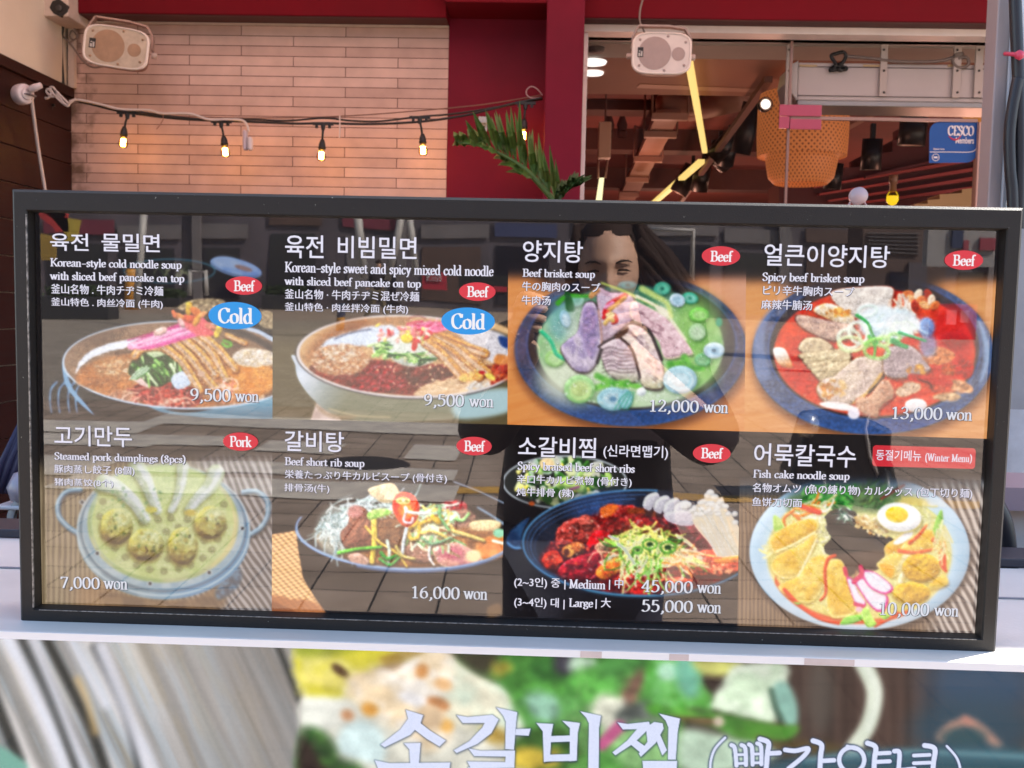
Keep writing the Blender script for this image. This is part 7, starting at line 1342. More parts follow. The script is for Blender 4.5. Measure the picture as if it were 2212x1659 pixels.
# bamboo lamp
bl = thing('bamboo_lamp', 'large two-tier orange woven bamboo pendant lamp', 'pendant lamp', atY(1733, 300, 5.9))
def bamboo():
    m = bpy.data.materials.new('woven_bamboo'); m.use_nodes = True; n = m.node_tree.nodes; l = m.node_tree.links; b = n['Principled BSDF']
    tc = n.new('ShaderNodeTexCoord'); sp = n.new('ShaderNodeSeparateXYZ'); l.new(tc.outputs['Object'], sp.inputs[0])
    at = n.new('ShaderNodeMath'); at.operation = 'ARCTAN2'; l.new(sp.outputs[0], at.inputs[0]); l.new(sp.outputs[1], at.inputs[1])
    def wave(sg):
        a = n.new('ShaderNodeMath'); a.operation = 'MULTIPLY'; a.inputs[1].default_value = 50; l.new(at.outputs[0], a.inputs[0])
        z = n.new('ShaderNodeMath'); z.operation = 'MULTIPLY'; z.inputs[1].default_value = 165*sg; l.new(sp.outputs[2], z.inputs[0])
        s = n.new('ShaderNodeMath'); s.operation = 'ADD'; l.new(a.outputs[0], s.inputs[0]); l.new(z.outputs[0], s.inputs[1])
        q = n.new('ShaderNodeMath'); q.operation = 'SINE'; l.new(s.outputs[0], q.inputs[0]); return q
    w1, w2 = wave(1), wave(-1); mx = n.new('ShaderNodeMath'); mx.operation = 'MAXIMUM'; l.new(w1.outputs[0], mx.inputs[0]); l.new(w2.outputs[0], mx.inputs[1])
    r = n.new('ShaderNodeValToRGB'); r.color_ramp.elements[0].position = .15; r.color_ramp.elements[0].color = (.12, .03, .01, 1); r.color_ramp.elements[1].position = .75; r.color_ramp.elements[1].color = (.42, .125, .035, 1)
    mr = n.new('ShaderNodeMapRange'); mr.inputs[1].default_value = -1; mr.inputs[2].default_value = 1; l.new(mx.outputs[0], mr.inputs[0]); l.new(mr.outputs[0], r.inputs[0]); l.new(r.outputs[0], b.inputs['Base Color'])
    l.new(r.outputs[0], b.inputs['Emission Color']); b.inputs['Emission Strength'].default_value = .17; b.inputs['Roughness'].default_value = .6
    return m
k = (5.9 - CAM[1])/F; zz = lambda y: -(y - 300)*k
BMB = bamboo()
MB().lathe([(92*k, zz(338)), (94*k, zz(300)), (94*k, zz(240)), (90*k, zz(208)), (60*k, zz(198)), (.02, zz(196))], 40).build('upper_tier', BMB, bl)
MB().lathe([(55*k, zz(395)), (68*k, zz(382)), (74*k, zz(350)), (76*k, zz(334)), (90*k, zz(337))], 40).build('lower_tier', BMB, bl)
MB().tube([Vector((0, 0, zz(196))), Vector((0, 0, 1.0))], .01, 6).build('cord', TRK, bl)
b2 = thing('bamboo_lamp', 'small piece of a golden woven lamp peeping out above the door frame at the right', 'pendant lamp', atY(2135, 255, 6.6))
MB().lathe([(.02, -.06), (.12, -.05), (.2, .05), (.22, .14)], 24).build('shade', mat('golden_weave', (.5, .2, .05), rough=.6, var=.6, vs=60, emit=(.5, .2, .04), es=.15), b2)
# stepped dark red ceiling, like the underside of a stair
YS = 9.5
SR = mat('stair_crimson', (.16, .012, .014), rough=.5, var=.3, vs=2); SD = mat('stair_dark', (.11, .012, .012), rough=.6)
st = thing('stair_underside', 'dark red stepped underside of a staircase in the right part of the shop', 'staircase', atY(1900, 400, YS))
steps = [(1683, 432), (1683, 396), (1818, 388), (1818, 363), (1866, 360), (1866, 334), (1928, 328), (1928, 303), (1965, 300), (1965, 266), (2030, 262), (2170, 255), (2170, 470), (1683, 470)]
MB().prism([atY(x, y, YS) - st.location for x, y in steps], (0, .5, 0)).build('stringer', SD, st)
for i, (xa, ya, xb, yb) in enumerate(((1760, 402, 2160, 330), (1770, 418, 2160, 352), (1790, 432, 2160, 372), (1830, 440, 2160, 394), (1870, 380, 2160, 312))):
    A_ = [atY(xa, ya, YS - .1 - .02*i), atY(xb, yb, YS - .1 - .02*i), atY(xb, yb + 9, YS - .1 - .02*i), atY(xa, ya + 4, YS - .1 - .02*i)]
    MB().prism([p - st.location for p in A_], (0, .06, 0)).build('tread', mat('tread_red', (.55, .07, .06), rough=.45) if i != 4 else SR, st)
st2 = thing('stair_underside', 'pale yellow stepped edge low at the right of the shop', 'staircase', atY(2030, 430, 8.6))
MB().prism([atY(x, y, 8.6) - st2.location for x, y in ((1975, 441), (2004, 440), (2004, 432), (2030, 430), (2030, 420), (2078, 417), (2078, 409), (2105, 406), (2105, 470), (1975, 470))], (0, .3, 0)).build('edge', mat('pale_yellow', (.55, .42, .22), rough=.5), st2)
# hanging round bulb and disc ornament just above the board
hb = thing('hanging_bulb', 'yellow lit pear bulb in a brown holder hanging low behind the glass door', 'light bulb', atY(1929, 405, YW + .9))
k = (YW + .9 - CAM[1])/F
MB().lathe([(.0, 26*k), (9*k, 26*k), (9*k, 10*k), (7*k, 9*k), (7*k, -8*k), (0, -8*k)], 16).build('socket', mat('holder_brown', (.25, .11, .06), rough=.4), hb)
MB().lathe([(0, -39*k), (9*k, -36*k), (14*k, -26*k), (13*k, -16*k), (8*k, -8*k), (6*k, -6*k)], 18).build('globe', glassm('pear_glass', 1.3, (1, .85, .4)), hb)
MB().lathe([(0, -37*k), (8*k, -35*k), (12.5*k, -26*k), (11.5*k, -18*k), (0, -17*k)], 16).build('filament', emis('pear_glow', (1, .72, .04), PS*1.1), hb)
dsc = thing('round_ornament', 'pale pink round disc with small feet peeping above the menu board', 'ornament', atY(1853, 424, .55))
k = (.55 - CAM[1])/F
MB().lathe([(0, -.004), (18*k, -.004), (18.5*k, .0), (18*k, .008), (0, .008)], 32, mat=Matrix.Rotation(math.pi/2, 4, 'X')).build('disc', mat('pale_pink', (.55, .38, .37), rough=.3, spec=.7), dsc)
for r in (15, 8, 4): MB().lathe([((r - 1)*k, 0), (r*k, .0025), ((r + 1)*k, 0)], 28, mat=Matrix.Translation((0, -.004, 0)) @ Matrix.Rotation(math.pi/2, 4, 'X')).build('raised_ring', mat('pale_pink_ring', (.66, .5, .48), rough=.3), dsc)
for s in (-1, 1): MB().tube([Vector((s*14*k, 0, -12*k)), Vector((s*20*k, 0, -22*k)), Vector((s*22*k, 0, -60*k))], .0016, 6).build('foot', mat('pale_pink', (.55, .38, .37)), dsc)
MB().box((-.3, -.005, -.30), (.3, .04, -62*k)).build('stand', mat('counter_body', (.35, .35, .36)), dsc)

# ---------------------------------------------------------------- air curtain over the door
ac = thing('air_curtain', 'long white metal air curtain unit hung on brackets above the glass door', 'air curtain', (atY(1697, 200, YW + .12).x, YW + .12, atY(1900, 232, YW + .12).z))
X0, Y0, Z0 = ac.location; xr = xw1 - X0
def AL(x, y, Y=None): p = atY(x, y, (YW + .12) if Y is None else Y); return p - ac.location
ACW = mat('air_curtain_white', (.56, .50, .49), rough=.4, var=.08, vs=4); tz = AL(1900, 137).z; l0 = AL(1766, 200).x*0 + AL(1766 - 0, 200).x
lx = AL(1770, 200).x*.0 + AL(1769 - 73, 200).x + .06
MB().box((lx, 0, AL(1900, 219).z), (xr, .26, tz)).build('housing', ACW, ac, bevel=.006)
MB().box((lx + .0, -.012, AL(1900, 231).z), (xr, .22, AL(1900, 220).z)).build('outlet', mat('outlet_grey', (.36, .36, .36), rough=.35, metal=.3), ac, bevel=.004)
MB().box((lx, -.006, AL(1900, 209.5).z), (xr, -.0005, AL(1900, 208.3).z)).box((lx, -.005, AL(1900, 147).z), (xr, -.0005, AL(1900, 145.6).z)).build('seam', mat('seam_dark', (.12, .09, .09)), ac)
V = [(lx - .001, 0, AL(1900, 220).z), (lx - .001, 0, tz)]; pts = [Vector((lx - .001, -.004, AL(1900, 222).z)), Vector((lx - .03, -.004, AL(1900, 205).z)), Vector((lx - .045, -.004, AL(1900, 175).z)), Vector((lx - .035, -.004, AL(1900, 142).z)), Vector((lx - .001, -.004, tz + .01))]
MB().prism(pts, (0, .26, 0)).build('end_cap', mat('end_cap_white', (.5, .46, .44), rough=.3), ac, bevel=.006)
for i, (xa, xb, yb) in enumerate(((1700, 1709, 230), (1904, 1914, 208), (2062, 2073, 211), (2109, 2120, 211))):
    a, b = AL(xa, 96, YW + .10), AL(xb, yb, YW + .10); MB().box((a.x, a.y - .002, b.z), (b.x, a.y + .012, a.z)).build('bracket', mat('bracket_white', (.55, .47, .43), rough=.4), ac, bevel=.002)
    for yy in (108, 153, 200): c_ = AL((xa + xb)/2, yy, YW + .10); MB().lathe([(.006, 0), (.006, .003), (0, .004)], 8, mat=Matrix.Translation(c_ + Vector((0, -.003, 0))) @ Matrix.Rotation(math.pi/2, 4, 'X')).build('screw', sc_ if False else mat('dark_screw', (.1, .09, .08)), ac)
for xa, xb in ((1727, 1764), (1864, 1904), (2047, 2083)): a, b = AL(xa, 140), AL(xb, 145); MB().box((a.x, -.007, b.z), (b.x, -.0008, a.z)).build('yellow_tab', mat('yellowed_tab', (.55, .40, .22), rough=.5), ac)
cable('cable', 'black cable looped and bunched on the front of the air curtain', [atY(x, y, YW + .10) for x, y in ((1795, 148), (1812, 140), (1822, 146), (1815, 152), (1800, 146), (1793, 152), (1806, 150), (1826, 146), (1826, 150), (1812, 143), (1800, 130), (1796, 120), (1806, 116), (1822, 113), (1827, 122), (1820, 135), (1808, 140))], .009, BLKC)
cable('cable', 'grey cable running along the top of the air curtain and looping at its right end', [atY(x, y, YW + .10) for x, y in ((1826, 121), (1880, 126), (1940, 133), (2020, 133), (2060, 124), (2080, 116), (2065, 118), (2058, 132), (2066, 143), (2080, 146), (2092, 138), (2088, 124), (2070, 126))], .008, GRYC)

# ---------------------------------------------------------------- metal post, pipes and cables at the right edge
YP2 = 1.35
post = thing('metal_post', 'galvanised square post with a black cable bundle at the right edge', 'post', (atY(2160, 300, YP2).x, YP2, 0))
pm = mat('post_lavender', (.46, .385, .37), rough=.45, metal=.25, var=.12, vs=3); pm2 = mat('post_zinc', (.78, .82, .86), rough=.4, metal=.2, var=.35, vs=6)
def pl(y): return atY(2148 if False else 2148, y, YP2).x - post.location.x
xa, xb = atY(2141, 300, YP2).x - post.location.x, atY(2170, 300, YP2).x - post.location.x
MB().box((xa, 0, 0), (xb, .06, 4)).build('square_tube', pm, post, bevel=.003); MB().box((xb - .001, -.004, 0), (xb + .012, .05, 4)).build('corner_edge', mat('post_edge', (.62, .62, .64), rough=.3, metal=.4), post, bevel=.003)
MB().box((xb + .0125, .02, 0), (xb + .30, .05, 4)).build('zinc_sheet', pm2, post)
pcm = mat('bundle_black', (.02, .02, .024), rough=.4)
cable('cable', 'thick black cable hanging straight down beside the galvanised post', [atY(x, y, YP2 - .03) for x, y in ((2192, -30), (2196, 80), (2201, 200), (2203, 330), (2201, 480), (2198, 800))], .014, pcm)
cable('cable', 'black cable bowing out to the left beside the galvanised post', [atY(x, y, YP2 - .04) for x, y in ((2199, 170), (2193, 200), (2186, 240), (2181, 290), (2182, 360), (2187, 420), (2188, 520))], .013, pcm)
tag(MB().tube([atY(2170, 116, YP2 - .03), atY(2188, 117.5, YP2 - .05), atY(2202, 119, YP2 - .06)], .0045, 6).lathe([(.0, -.011), (.009, -.006), (.009, .006), (0, .011)], 10, mat=Matrix.Translation(atY(2202, 119, YP2 - .06))).build('cable_tie', mat('tie_pink', (.7, .06, .12), rough=.4)), 'pink cable tie around the black cables at the right edge', 'cable tie')
# things glimpsed past the ends of the board
cable('cable', 'black hose curving down behind the right end of the menu board', [atY(x, y, .45) for x, y in ((2150, 1090), (2168, 1130), (2176, 1180), (2182, 1260))], .013, pcm)
hm = atY(2190, 1230, .62)
tag(MB().box((hm.x - .05, .60, zs - .4), (hm.x + .9, .64, hm.z + .10)).build('white_cabinet', mat('cabinet_cream', (.62, .58, .54), rough=.5)), 'cream cabinet behind the right end of the counter', 'cabinet')
tag(MB().box((hm.x - .07, .56, hm.z + .101), (hm.x + .9, .72, hm.z + .135)).build('tabletop_edge', mat('edge_mauve', (.36, .26, .28), rough=.4)), 'mauve table edge on the cream cabinet', 'table edge')
tag(MB().box((-2.0, .68, 0), (-.55, .74, atY(10, 1180, .7).z)).build('partition', mat('panel_dark', (.03, .025, .03), rough=.5)), 'dark partition behind the left end of the counter', 'partition')
k = (.85 - CAM[1])/F
ch = thing('bucket', 'pale bag and grey ring glimpsed past the left end of the menu board', 'bucket', atY(80, 1125, .85))
MB().lathe([(50*k, -.006), (64*k, -.008), (67*k, 0), (64*k, .008), (50*k, .006)], 28, mat=Matrix.Rotation(math.pi/2, 4, 'X')).build('ring', mat('ring_grey', (.30, .29, .28), rough=.4), ch)
MB().lathe([(0, -38*k), (36*k, -30*k), (44*k, 0), (30*k, 30*k), (.0, 40*k)], 24, mat=Matrix.Translation((-32*k, .02, 72*k))).build('pale_cover', mat('pale_cover', (.34, .31, .36), rough=.3), ch)
MB().box((-90*k, -.01, 24*k), (20*k, .05, 34*k)).build('rim', mat('rim_pale', (.6, .58, .58), rough=.35), ch, bevel=.003)
bag = thing('folded_parasol', 'dark violet folded fabric leaning behind the left end of the menu board', 'parasol', atY(24, 990, 1.0))
mb = MB()
for i in range(7): mb.tube([Vector((-.10 + i*.02, .01*(i % 2), -.2))*.34, Vector((-.05 + i*.024, .012*(i % 2), -.02))*.34, Vector((.06 + i*.02, 0, .22))*.34], [.008, .007, .004], 8)
mb.build('fabric', mat('violet_fabric', (.03, .028, .07), rough=.6), bag)

# ---------------------------------------------------------------- the street that the glass mirrors
def pav(name, col, bw, rh, mort, mcol, var=.25, crack=0):
    m = bpy.data.materials.new(name); m.use_nodes = True; n = m.node_tree.nodes; l = m.node_tree.links; b = n['Principled BSDF']
    tc = n.new('ShaderNodeTexCoord'); mp = n.new('ShaderNodeMapping'); mp.inputs['Rotation'].default_value = (0, 0, .03); l.new(tc.outputs['Object'], mp.inputs[0])
    br = n.new('ShaderNodeTexBrick'); br.offset = 0 if crack == 0 else .5; br.inputs['Scale'].default_value = 1; br.inputs['Brick Width'].default_value = bw; br.inputs['Row Height'].default_value = rh
    br.inputs['Mortar Size'].default_value = mort; br.inputs['Mortar Smooth'].default_value = .1; l.new(mp.outputs[0], br.inputs[0])
    br.inputs['Color1'].default_value = (*col, 1); br.inputs['Color2'].default_value = (*[x*(1 - var) for x in col], 1); br.inputs['Mortar'].default_value = (*mcol, 1)
    nz = n.new('ShaderNodeTexNoise'); nz.inputs['Scale'].default_value = 3; nz.inputs['Detail'].default_value = 8; l.new(tc.outputs['Object'], nz.inputs[0])
    r = n.new('ShaderNodeValToRGB'); r.color_ramp.elements[0].position = .3; r.color_ramp.elements[0].color = (.55, .53, .5, 1); r.color_ramp.elements[1].position = .7; l.new(nz.outputs[0], r.inputs[0])
    mx = n.new('ShaderNodeMix'); mx.data_type = 'RGBA'; mx.blend_type = 'MULTIPLY'; mx.inputs[0].default_value = .8; l.new(br.outputs[0], mx.inputs[6]); l.new(r.outputs[0], mx.inputs[7])
    l.new(mx.outputs[2], b.inputs['Base Color']); b.inputs['Roughness'].default_value = .85
    return m
g = MB(); g.add([(-60, -90, 0), (60, -90, 0), (60, 4.0, 0), (-60, 4.0, 0)], [(0, 1, 2, 3)]); struct('ground', g, pav('pavement_slabs', (.45, .34, .262), .30, .30, .006, (.03, .025, .022)))
def strip_(pts, z, name, m):
    q = MB(); q.add([(p.x, p.y, z) for p in pts], [(0, 1, 2, 3)]); return struct(name, q, m)
yk = mirZ(1180, 1064).y; ykf = mirZ(1180, 1054).y
strip_([Vector((mirZ(985, 1066).x, yk + .1, 0)), Vector((14, yk + .1, 0)), Vector((14, yk - .12, 0)), Vector((mirZ(985, 1066).x, yk - .12, 0))], .006, 'road_marking', mat('yellow_paint', (.68, .38, .08), rough=.7, var=.35, vs=6))
yr0 = mirZ(1180, 890).y; yr1 = mirZ(1180, 700).y
strip_([Vector((-60, yr0, 0)), Vector((60, yr0, 0)), Vector((60, yr1, 0)), Vector((-60, yr1, 0))], .004, 'road', pav('road_blocks', (.46, .385, .31), .24, .12, .006, (.08, .07, .06), crack=1))
WP2 = mat('worn_white_paint', (.72, .63, .53), rough=.8, col2=(.44, .39, .34), vs=5, bump=.2, bs=30)
for x0, x1, ya, yb in ((150, 985, 1037, 1075), (300, 985, 1003, 1028), (585, 720, 955, 980), (895, 985, 957, 990), (80, 310, 911, 935), (363, 590, 897, 922), (585, 1030, 905, 930), (80, 330, 938, 963), (250, 500, 942, 962), (20, 190, 985, 1030)):
    a, b, c, d = mirZ(x0, yb), mirZ(x1, yb), mirZ(x1, ya), mirZ(x0, ya); y0 = (a.y + b.y)/2; y1 = (c.y + d.y)/2
    strip_([Vector((min(a.x, d.x), y0, 0)), Vector((max(b.x, c.x), y0, 0)), Vector((max(b.x, c.x), y1, 0)), Vector((min(a.x, d.x), y1, 0))], .009 + .0003*x0/100, 'road_marking', WP2)
mh = mirZ(789, 1000); tag(MB().lathe([(0, .012), (.3, .012), (.33, .008), (.34, 0)], 32, mat=Matrix.Translation(mh)).build('manhole_cover', mat('manhole_iron', (.05, .042, .036), rough=.5, var=.5, vs=30)), 'round dark manhole cover in the crossing, mirrored in the board', 'manhole cover')
# planters, bollards, poles, a walker, signs and the far building fronts
PL = mat('planter_grey', (.035, .034, .036), rough=.6); HG = mat('hedge_green', (.04, .07, .02), rough=.7, var=.6, vs=20)
def planter(px0, px1, py, label):
    b0, b1 = mirZ(px0, py), mirZ(px1, py); y = b0.y; o = thing('planter', label, 'planter', ((b0.x + b1.x)/2, y, 0)); w_ = abs(b1.x - b0.x); h = w_*.33
    MB().box((-w_/2, -.4, .0), (w_/2, .4, h)).build('box', PL, o, bevel=.03)
    q = MB(); r_ = np.random.RandomState(int(px0))
    for i in range(420):
        c_ = Vector((r_.uniform(-w_*.46, w_*.46), r_.uniform(-.3, .3), h + r_.uniform(0, .32))); s = r_.uniform(.05, .1); e = Euler((r_.uniform(0, 6), r_.uniform(0, 6), r_.uniform(0, 6))).to_matrix()
        q.add([c_ + e @ Vector(v) for v in ((-s, 0, 0), (0, -s*.5, 0), (s, 0, 0), (0, s*.5, 0))], [(0, 1, 2, 3)])
    q.build('hedge', HG, o)
planter(575, 678, 664, 'dark box planter with a low hedge, mirrored at the second dish'); planter(340, 415, 665, 'dark box planter with a low hedge, mirrored at the first dish'); planter(100, 285, 690, 'long dark box planter, mirrored at the left end of the board')
def bollard(px, py, top, label, c1, c2):
    b = mirZ(px, py); o = thing('bollard', label, 'bollard', b); s = (b - Vector(CAM)).length/F; h = (py - top)*s*1.0; r = max(.05, h*.16)
    MB().lathe([(0, 0), (r, 0), (r, h*.5)], 14).build('lower_sleeve', c1, o); MB().lathe([(r, h*.5), (r, h*.94), (r*.8, h), (0, h)], 14).build('upper_sleeve', c2, o)
OR = mat('bollard_orange', (.6, .26, .03), rough=.5); NV = mat('bollard_navy', (.03, .04, .09), rough=.5)
bollard(735, 712, 653, 'navy and orange bollard, mirrored above the second bowl', OR, NV); bollard(816, 662, 604, 'slim orange bollard, mirrored beside the description of the second dish', OR, OR); bollard(293, 672, 580, 'orange post, mirrored at the first dish description', OR, OR)
POLE = mat('pole_pale', (.42, .38, .35), rough=.5)
def pole(name, pts, Y, r, label, m=POLE, cat='pole'):
    P = [mirY(x, y, Y) for x, y in pts]; return tag(MB().tube(P, r, 8).build(name, m), label, cat)
pole('street_pole', [(312, 440), (308, 560), (303, 668)], -24, .09, 'pale street pole, mirrored at the first dish title'); pole('parasol_pole', [(774, 440), (780, 605)], -22, .09, 'pale upright pole, mirrored in the second dish title')
pole('leaning_pole', [(868, 440), (832, 610)], -22, .08, 'pale pole leaning left, mirrored in the second dish title'); pole('leaning_pole', [(876, 440), (896, 600)], -22, .08, 'pale pole leaning right, mirrored in the second dish title')
pole('sign_frame', [(1410, 498), (1498, 503), (1496, 605)], -14, .035, 'thin pale sign frame, mirrored beside the third dish'); pole('trolley_handle', [(410, 640), (412, 585), (447, 586), (448, 640)], -20, .05, 'pale trolley handle, mirrored beside the first red badge')
DK = mat('facade_dark', (.135, .11, .125), rough=.5, var=.5, vs=.5); BRK = mat('facade_brown', (.12, .07, .055), rough=.6, var=.3, vs=1); GRYF = mat('facade_grey', (.19, .165, .165), rough=.6, var=.2, vs=1); WIN = mat('facade_window', (.02, .02, .03), rough=.08, spec=.8)
def mrect(name, px0, py0, px1, py1, Y, m, label, cat, th=.3, parts=()):
    a, b = mirY(px0, py0, Y), mirY(px1, py1, Y); x0, x1 = sorted((a.x, b.x)); z0, z1 = sorted((a.z, b.z)); o = thing(name, label, cat, ((x0 + x1)/2, Y, max(z0, 0)))
    L = o.location; MB().box((x0 - L.x, -th, z0 - L.z), (x1 - L.x, 0, z1 - L.z)).build('wall' if th >= 1 else 'panel', m, o)
    for nm, q0, r0, q1, r1, mm in parts:
        c, d = mirY(q0, r0, Y + .03), mirY(q1, r1, Y + .03); xs = sorted((c.x, d.x)); zs_ = sorted((c.z, d.z)); MB().box((xs[0] - L.x, 0.001, zs_[0] - L.z), (xs[1] - L.x, .05, zs_[1] - L.z)).build(nm, mm, o)
    return o
LAM = emis('shop_glow', (1, .8, .55), .6)
fb = thing('shop_building', 'long dark shop front across the road, mirrored along the top of the board', 'building', (0, -40, 0))
xa, xb = -40, 40
MB().box((xa, -8, 0), (xb, 0, 15)).build('wall', DK, fb)
r_ = np.random.RandomState(5)
for i in range(26):
    x = -38 + i*3; w_ = r_.uniform(1.6, 2.6); h = r_.uniform(2, 2.8); f_ = MB().box((x, .001, .3), (x + w_, .06, h)).build('window', [WIN, BRK, GRYF][r_.randint(3)] if i % 3 else WIN, fb)
    MB().box((x - .05, .061, h + .35), (x + w_ + .3, .12, h + .9)).build('fascia', [mat('sign_navy', (.05, .06, .14)), mat('sign_wine', (.18, .03, .05)), GRYF, BRK][r_.randint(4)], fb)
for x in (-14, -6, 3, 9, 17): MB().box((x, .13, .2), (x + .35, .3, 6)).build('column', GRYF, fb)
rb = mrect('shop_building', 1860, 480, 2040, 640, -18, BRK, 'brown louvred building front, mirrored in the fourth dish title', 'building', 1.0, [('louvre', 1870, 498 + k*8, 1990, 502 + k*8, GRYF) for k in range(6)] + [('window', 1920, 580, 1960, 635, WIN), ('doorway', 1965, 560, 2000, 650, DK)])
mrect('banner', 2010, 470, 2170, 570, -15, mat('banner_pale', (.32, .29, .28), rough=.6), 'pale banner with red and dark swirls, mirrored at the top right of the board', 'banner', .2, [('swirl', 2058, 490, 2078, 530, NV), ('swirl', 2080, 515, 2090, 540, mat('swirl_red', (.3, .04, .06))), ('swirl', 2115, 510, 2150, 535, mat('swirl_red', (.3, .04, .06)))])
RS = mat('sign_red', (.45, .03, .05), rough=.5)
sg = mrect('sale_sign', 910, 590, 966, 631, -30, RS, 'red sale sign reading 10 percent, mirrored beside the walker', 'sign', .1, [('panel', 921, 594, 954, 612, mat('sign_panel', (.5, .42, .42)))])
V, Fc = gothic_mesh('10%', .03); q = MB(); p0, p1 = mirY(951, 610, -29.94), mirY(924, 597, -29.94); w0, w1 = V[:, 0].min(), V[:, 0].max()
s_ = (abs(p1.x - p0.x))/(w1 - w0); q.add([(max(p0.x, p1.x) - (v[0] - w0)*s_ - sg.location.x, .06, min(p0.z, p1.z) + v[1]*s_*1.1 - sg.location.z) for v in V], Fc); q.build('lettering', RS, sg)
mrect('dark_sign', 994, 592, 1102, 634, -30, mat('sign_black', (.02, .02, .02)), 'black shop sign, mirrored behind the first red badge of the second dish', 'sign', .1, [('red_band', 1005, 615, 1095, 628, RS)])
mrect('street_billboard', 2030, 655, 2106, 740, -9, RS, 'red street billboard, mirrored in the fourth dish', 'billboard', .2, [('pale_mark', 2046, 670, 2064, 705, mat('mark_pink', (.6, .2, .22))), ('pale_mark', 2075, 672, 2090, 700, mat('mark_pink', (.6, .2, .22)))])
for i, (x0, x1, y0, y1, cc) in enumerate(((96, 150, 455, 500, (.5, .04, .04)), (140, 165, 470, 520, (.55, .4, .06)), (80, 120, 500, 560, (.4, .25, .05)), (110, 140, 452, 470, (.5, .5, .5)))):
    a, b = mirY(x0, y0, -10), mirY(x1, y1, -10); q = MB(); d = Vector((.25, 0, .5)); mid = (a + b)/2
    q.prism([a, a + (b - a)*.5 + Vector((.12, 0, .1)), b, b + Vector((-.14, 0, 0)), a + (b - a)*.5 + Vector((-.05, 0, -.05)), a + Vector((-.14, 0, .0))], (0, .02, 0)); tag(q.build('street_flag', mat('flag_%d' % i, cc, rough=.6, var=.3, vs=3)), ['red fluttering street flag, mirrored at the top left corner', 'yellow fluttering street flag, mirrored at the top left corner', 'ochre fluttering flag, mirrored lower at the left edge', 'white tip of a street flag, mirrored at the top left corner'][i], 'flag')
# scooter-like dark cart
sc_o = thing('motor_scooter', 'dark parked scooter with a round headlight, mirrored above the fish cake soup', 'scooter', mirZ(1800, 1090))
def SM(x, y, dy=0): 
    p = mirY(x, y, sc_o.location.y + dy) - sc_o.location; return p
mb = MB(); mb.prism([SM(1745, 905), SM(1850, 900), SM(1935, 935), SM(1930, 990), SM(1960, 1090), SM(1880, 1110), SM(1700, 1040), SM(1732, 950)], (0, -.35, 0)); mb.build('body', mat('scooter_dark', (.012, .011, .014), rough=.3), sc_o, bevel=.03)
MB().lathe([(.0, .03), (.07, .02), (.085, -.03), (.06, -.08), (0, -.09)], 20, mat=Matrix.Translation(SM(1742, 925, .06)) @ Matrix.Rotation(-math.pi/2, 4, 'X')).build('headlight', mat('headlight_chrome', (.4, .4, .4), rough=.15, metal=.8), sc_o)
for x in (1760, 1900):
    MB().lathe([(.10, -.05), (.22, -.04), (.24, 0), (.22, .04), (.10, .05)], 24, mat=Matrix.Translation(SM(x, 1080, -.1)*1.0) @ Matrix.Rotation(math.pi/2, 4, 'Y')).build('wheel', TRK, sc_o)
MB().tube([SM(1880, 900), SM(1870, 930), SM(1880, 990), SM(1905, 1040)], .012, 6).build('brake_cable', mat('cable_pale', (.4, .36, .34)), sc_o)

# ---------------------------------------------------------------- people: the photographer and a far walker, seen in the glass
SKIN = mat('skin', (.62, .37, .26), rough=.5, spec=.4, var=.06, vs=30)
def skin_body(name, verts, edges, rad, m, parent=None, root=0, lev=2):
    me = bpy.data.meshes.new(name); me.from_pydata([tuple(v) for v in verts], edges, []); o = bpy.data.objects.new(name, me); C.objects.link(o)
    sk = o.modifiers.new('skin', 'SKIN'); sk.use_smooth_shade = True
    for i, r in enumerate(rad): d = me.skin_vertices[0].data[i]; d.radius = (r, r) if not hasattr(r, '__len__') else r; d.use_root = (i == root)
    ss = o.modifiers.new('sub', 'SUBSURF'); ss.levels = lev; ss.render_levels = lev
    dg = bpy.context.evaluated_depsgraph_get(); me2 = bpy.data.meshes.new_from_object(o.evaluated_get(dg)); bpy.data.objects.remove(o)
    me2.materials.clear(); me2.materials.append(m); me2.polygons.foreach_set('use_smooth', [True]*len(me2.polygons)); o = bpy.data.objects.new(name, me2); C.objects.link(o)
    if parent: o.parent = parent
    return o
fx, fy_ = CAM[0], CAM[1]
px_, py_ = fx + .10, fy_ - .42                                       # where she stands
per = thing('person', 'photographer in dark clothes holding up a phone, mirrored in the board', 'person', (px_, py_, 0))
HZ = 1.455                                                            # eye height
def W(x, y, z): return (x, y, z)
ph = Vector((fx + .055, fy_ - .012, CAM[2] - .036)) - per.location   # centre of the phone
shr = Vector((.17, -.02, 1.26)); shl = Vector((-.17, -.02, 1.26)); elr = Vector((.285, .10, 1.07)); ell_ = Vector((-.24, .10, 1.08))
wr = ph + Vector((.085, -.055, -.055)); wl = ph + Vector((-.085, -.055, -.055))
V = [(0, 0, .85), (0, 0, 1.0), (0, -.01, 1.15), (0, -.02, 1.27), (0, 0, 1.36), (0, .01, 1.42), shr, elr, wr, shl, ell_, wl, (.09, 0, .82), (.10, .02, .45), (.10, -.02, .07), (.10, .10, .03), (-.09, 0, .82), (-.10, .02, .45), (-.10, -.02, .07), (-.10, .10, .03)]
E_ = [(0, 1), (1, 2), (2, 3), (3, 4), (4, 5), (3, 6), (6, 7), (7, 8), (3, 9), (9, 10), (10, 11), (0, 12), (12, 13), (13, 14), (14, 15), (0, 16), (16, 17), (17, 18), (18, 19)]
R_ = [(.16, .12), (.15, .11), (.17, .12), (.13, .09), .055, .055, .07, .055, .03, .07, .055, .03, .09, .065, .045, .035, .09, .065, .045, .035]
body = skin_body('body', V, E_, R_, SKIN, per)
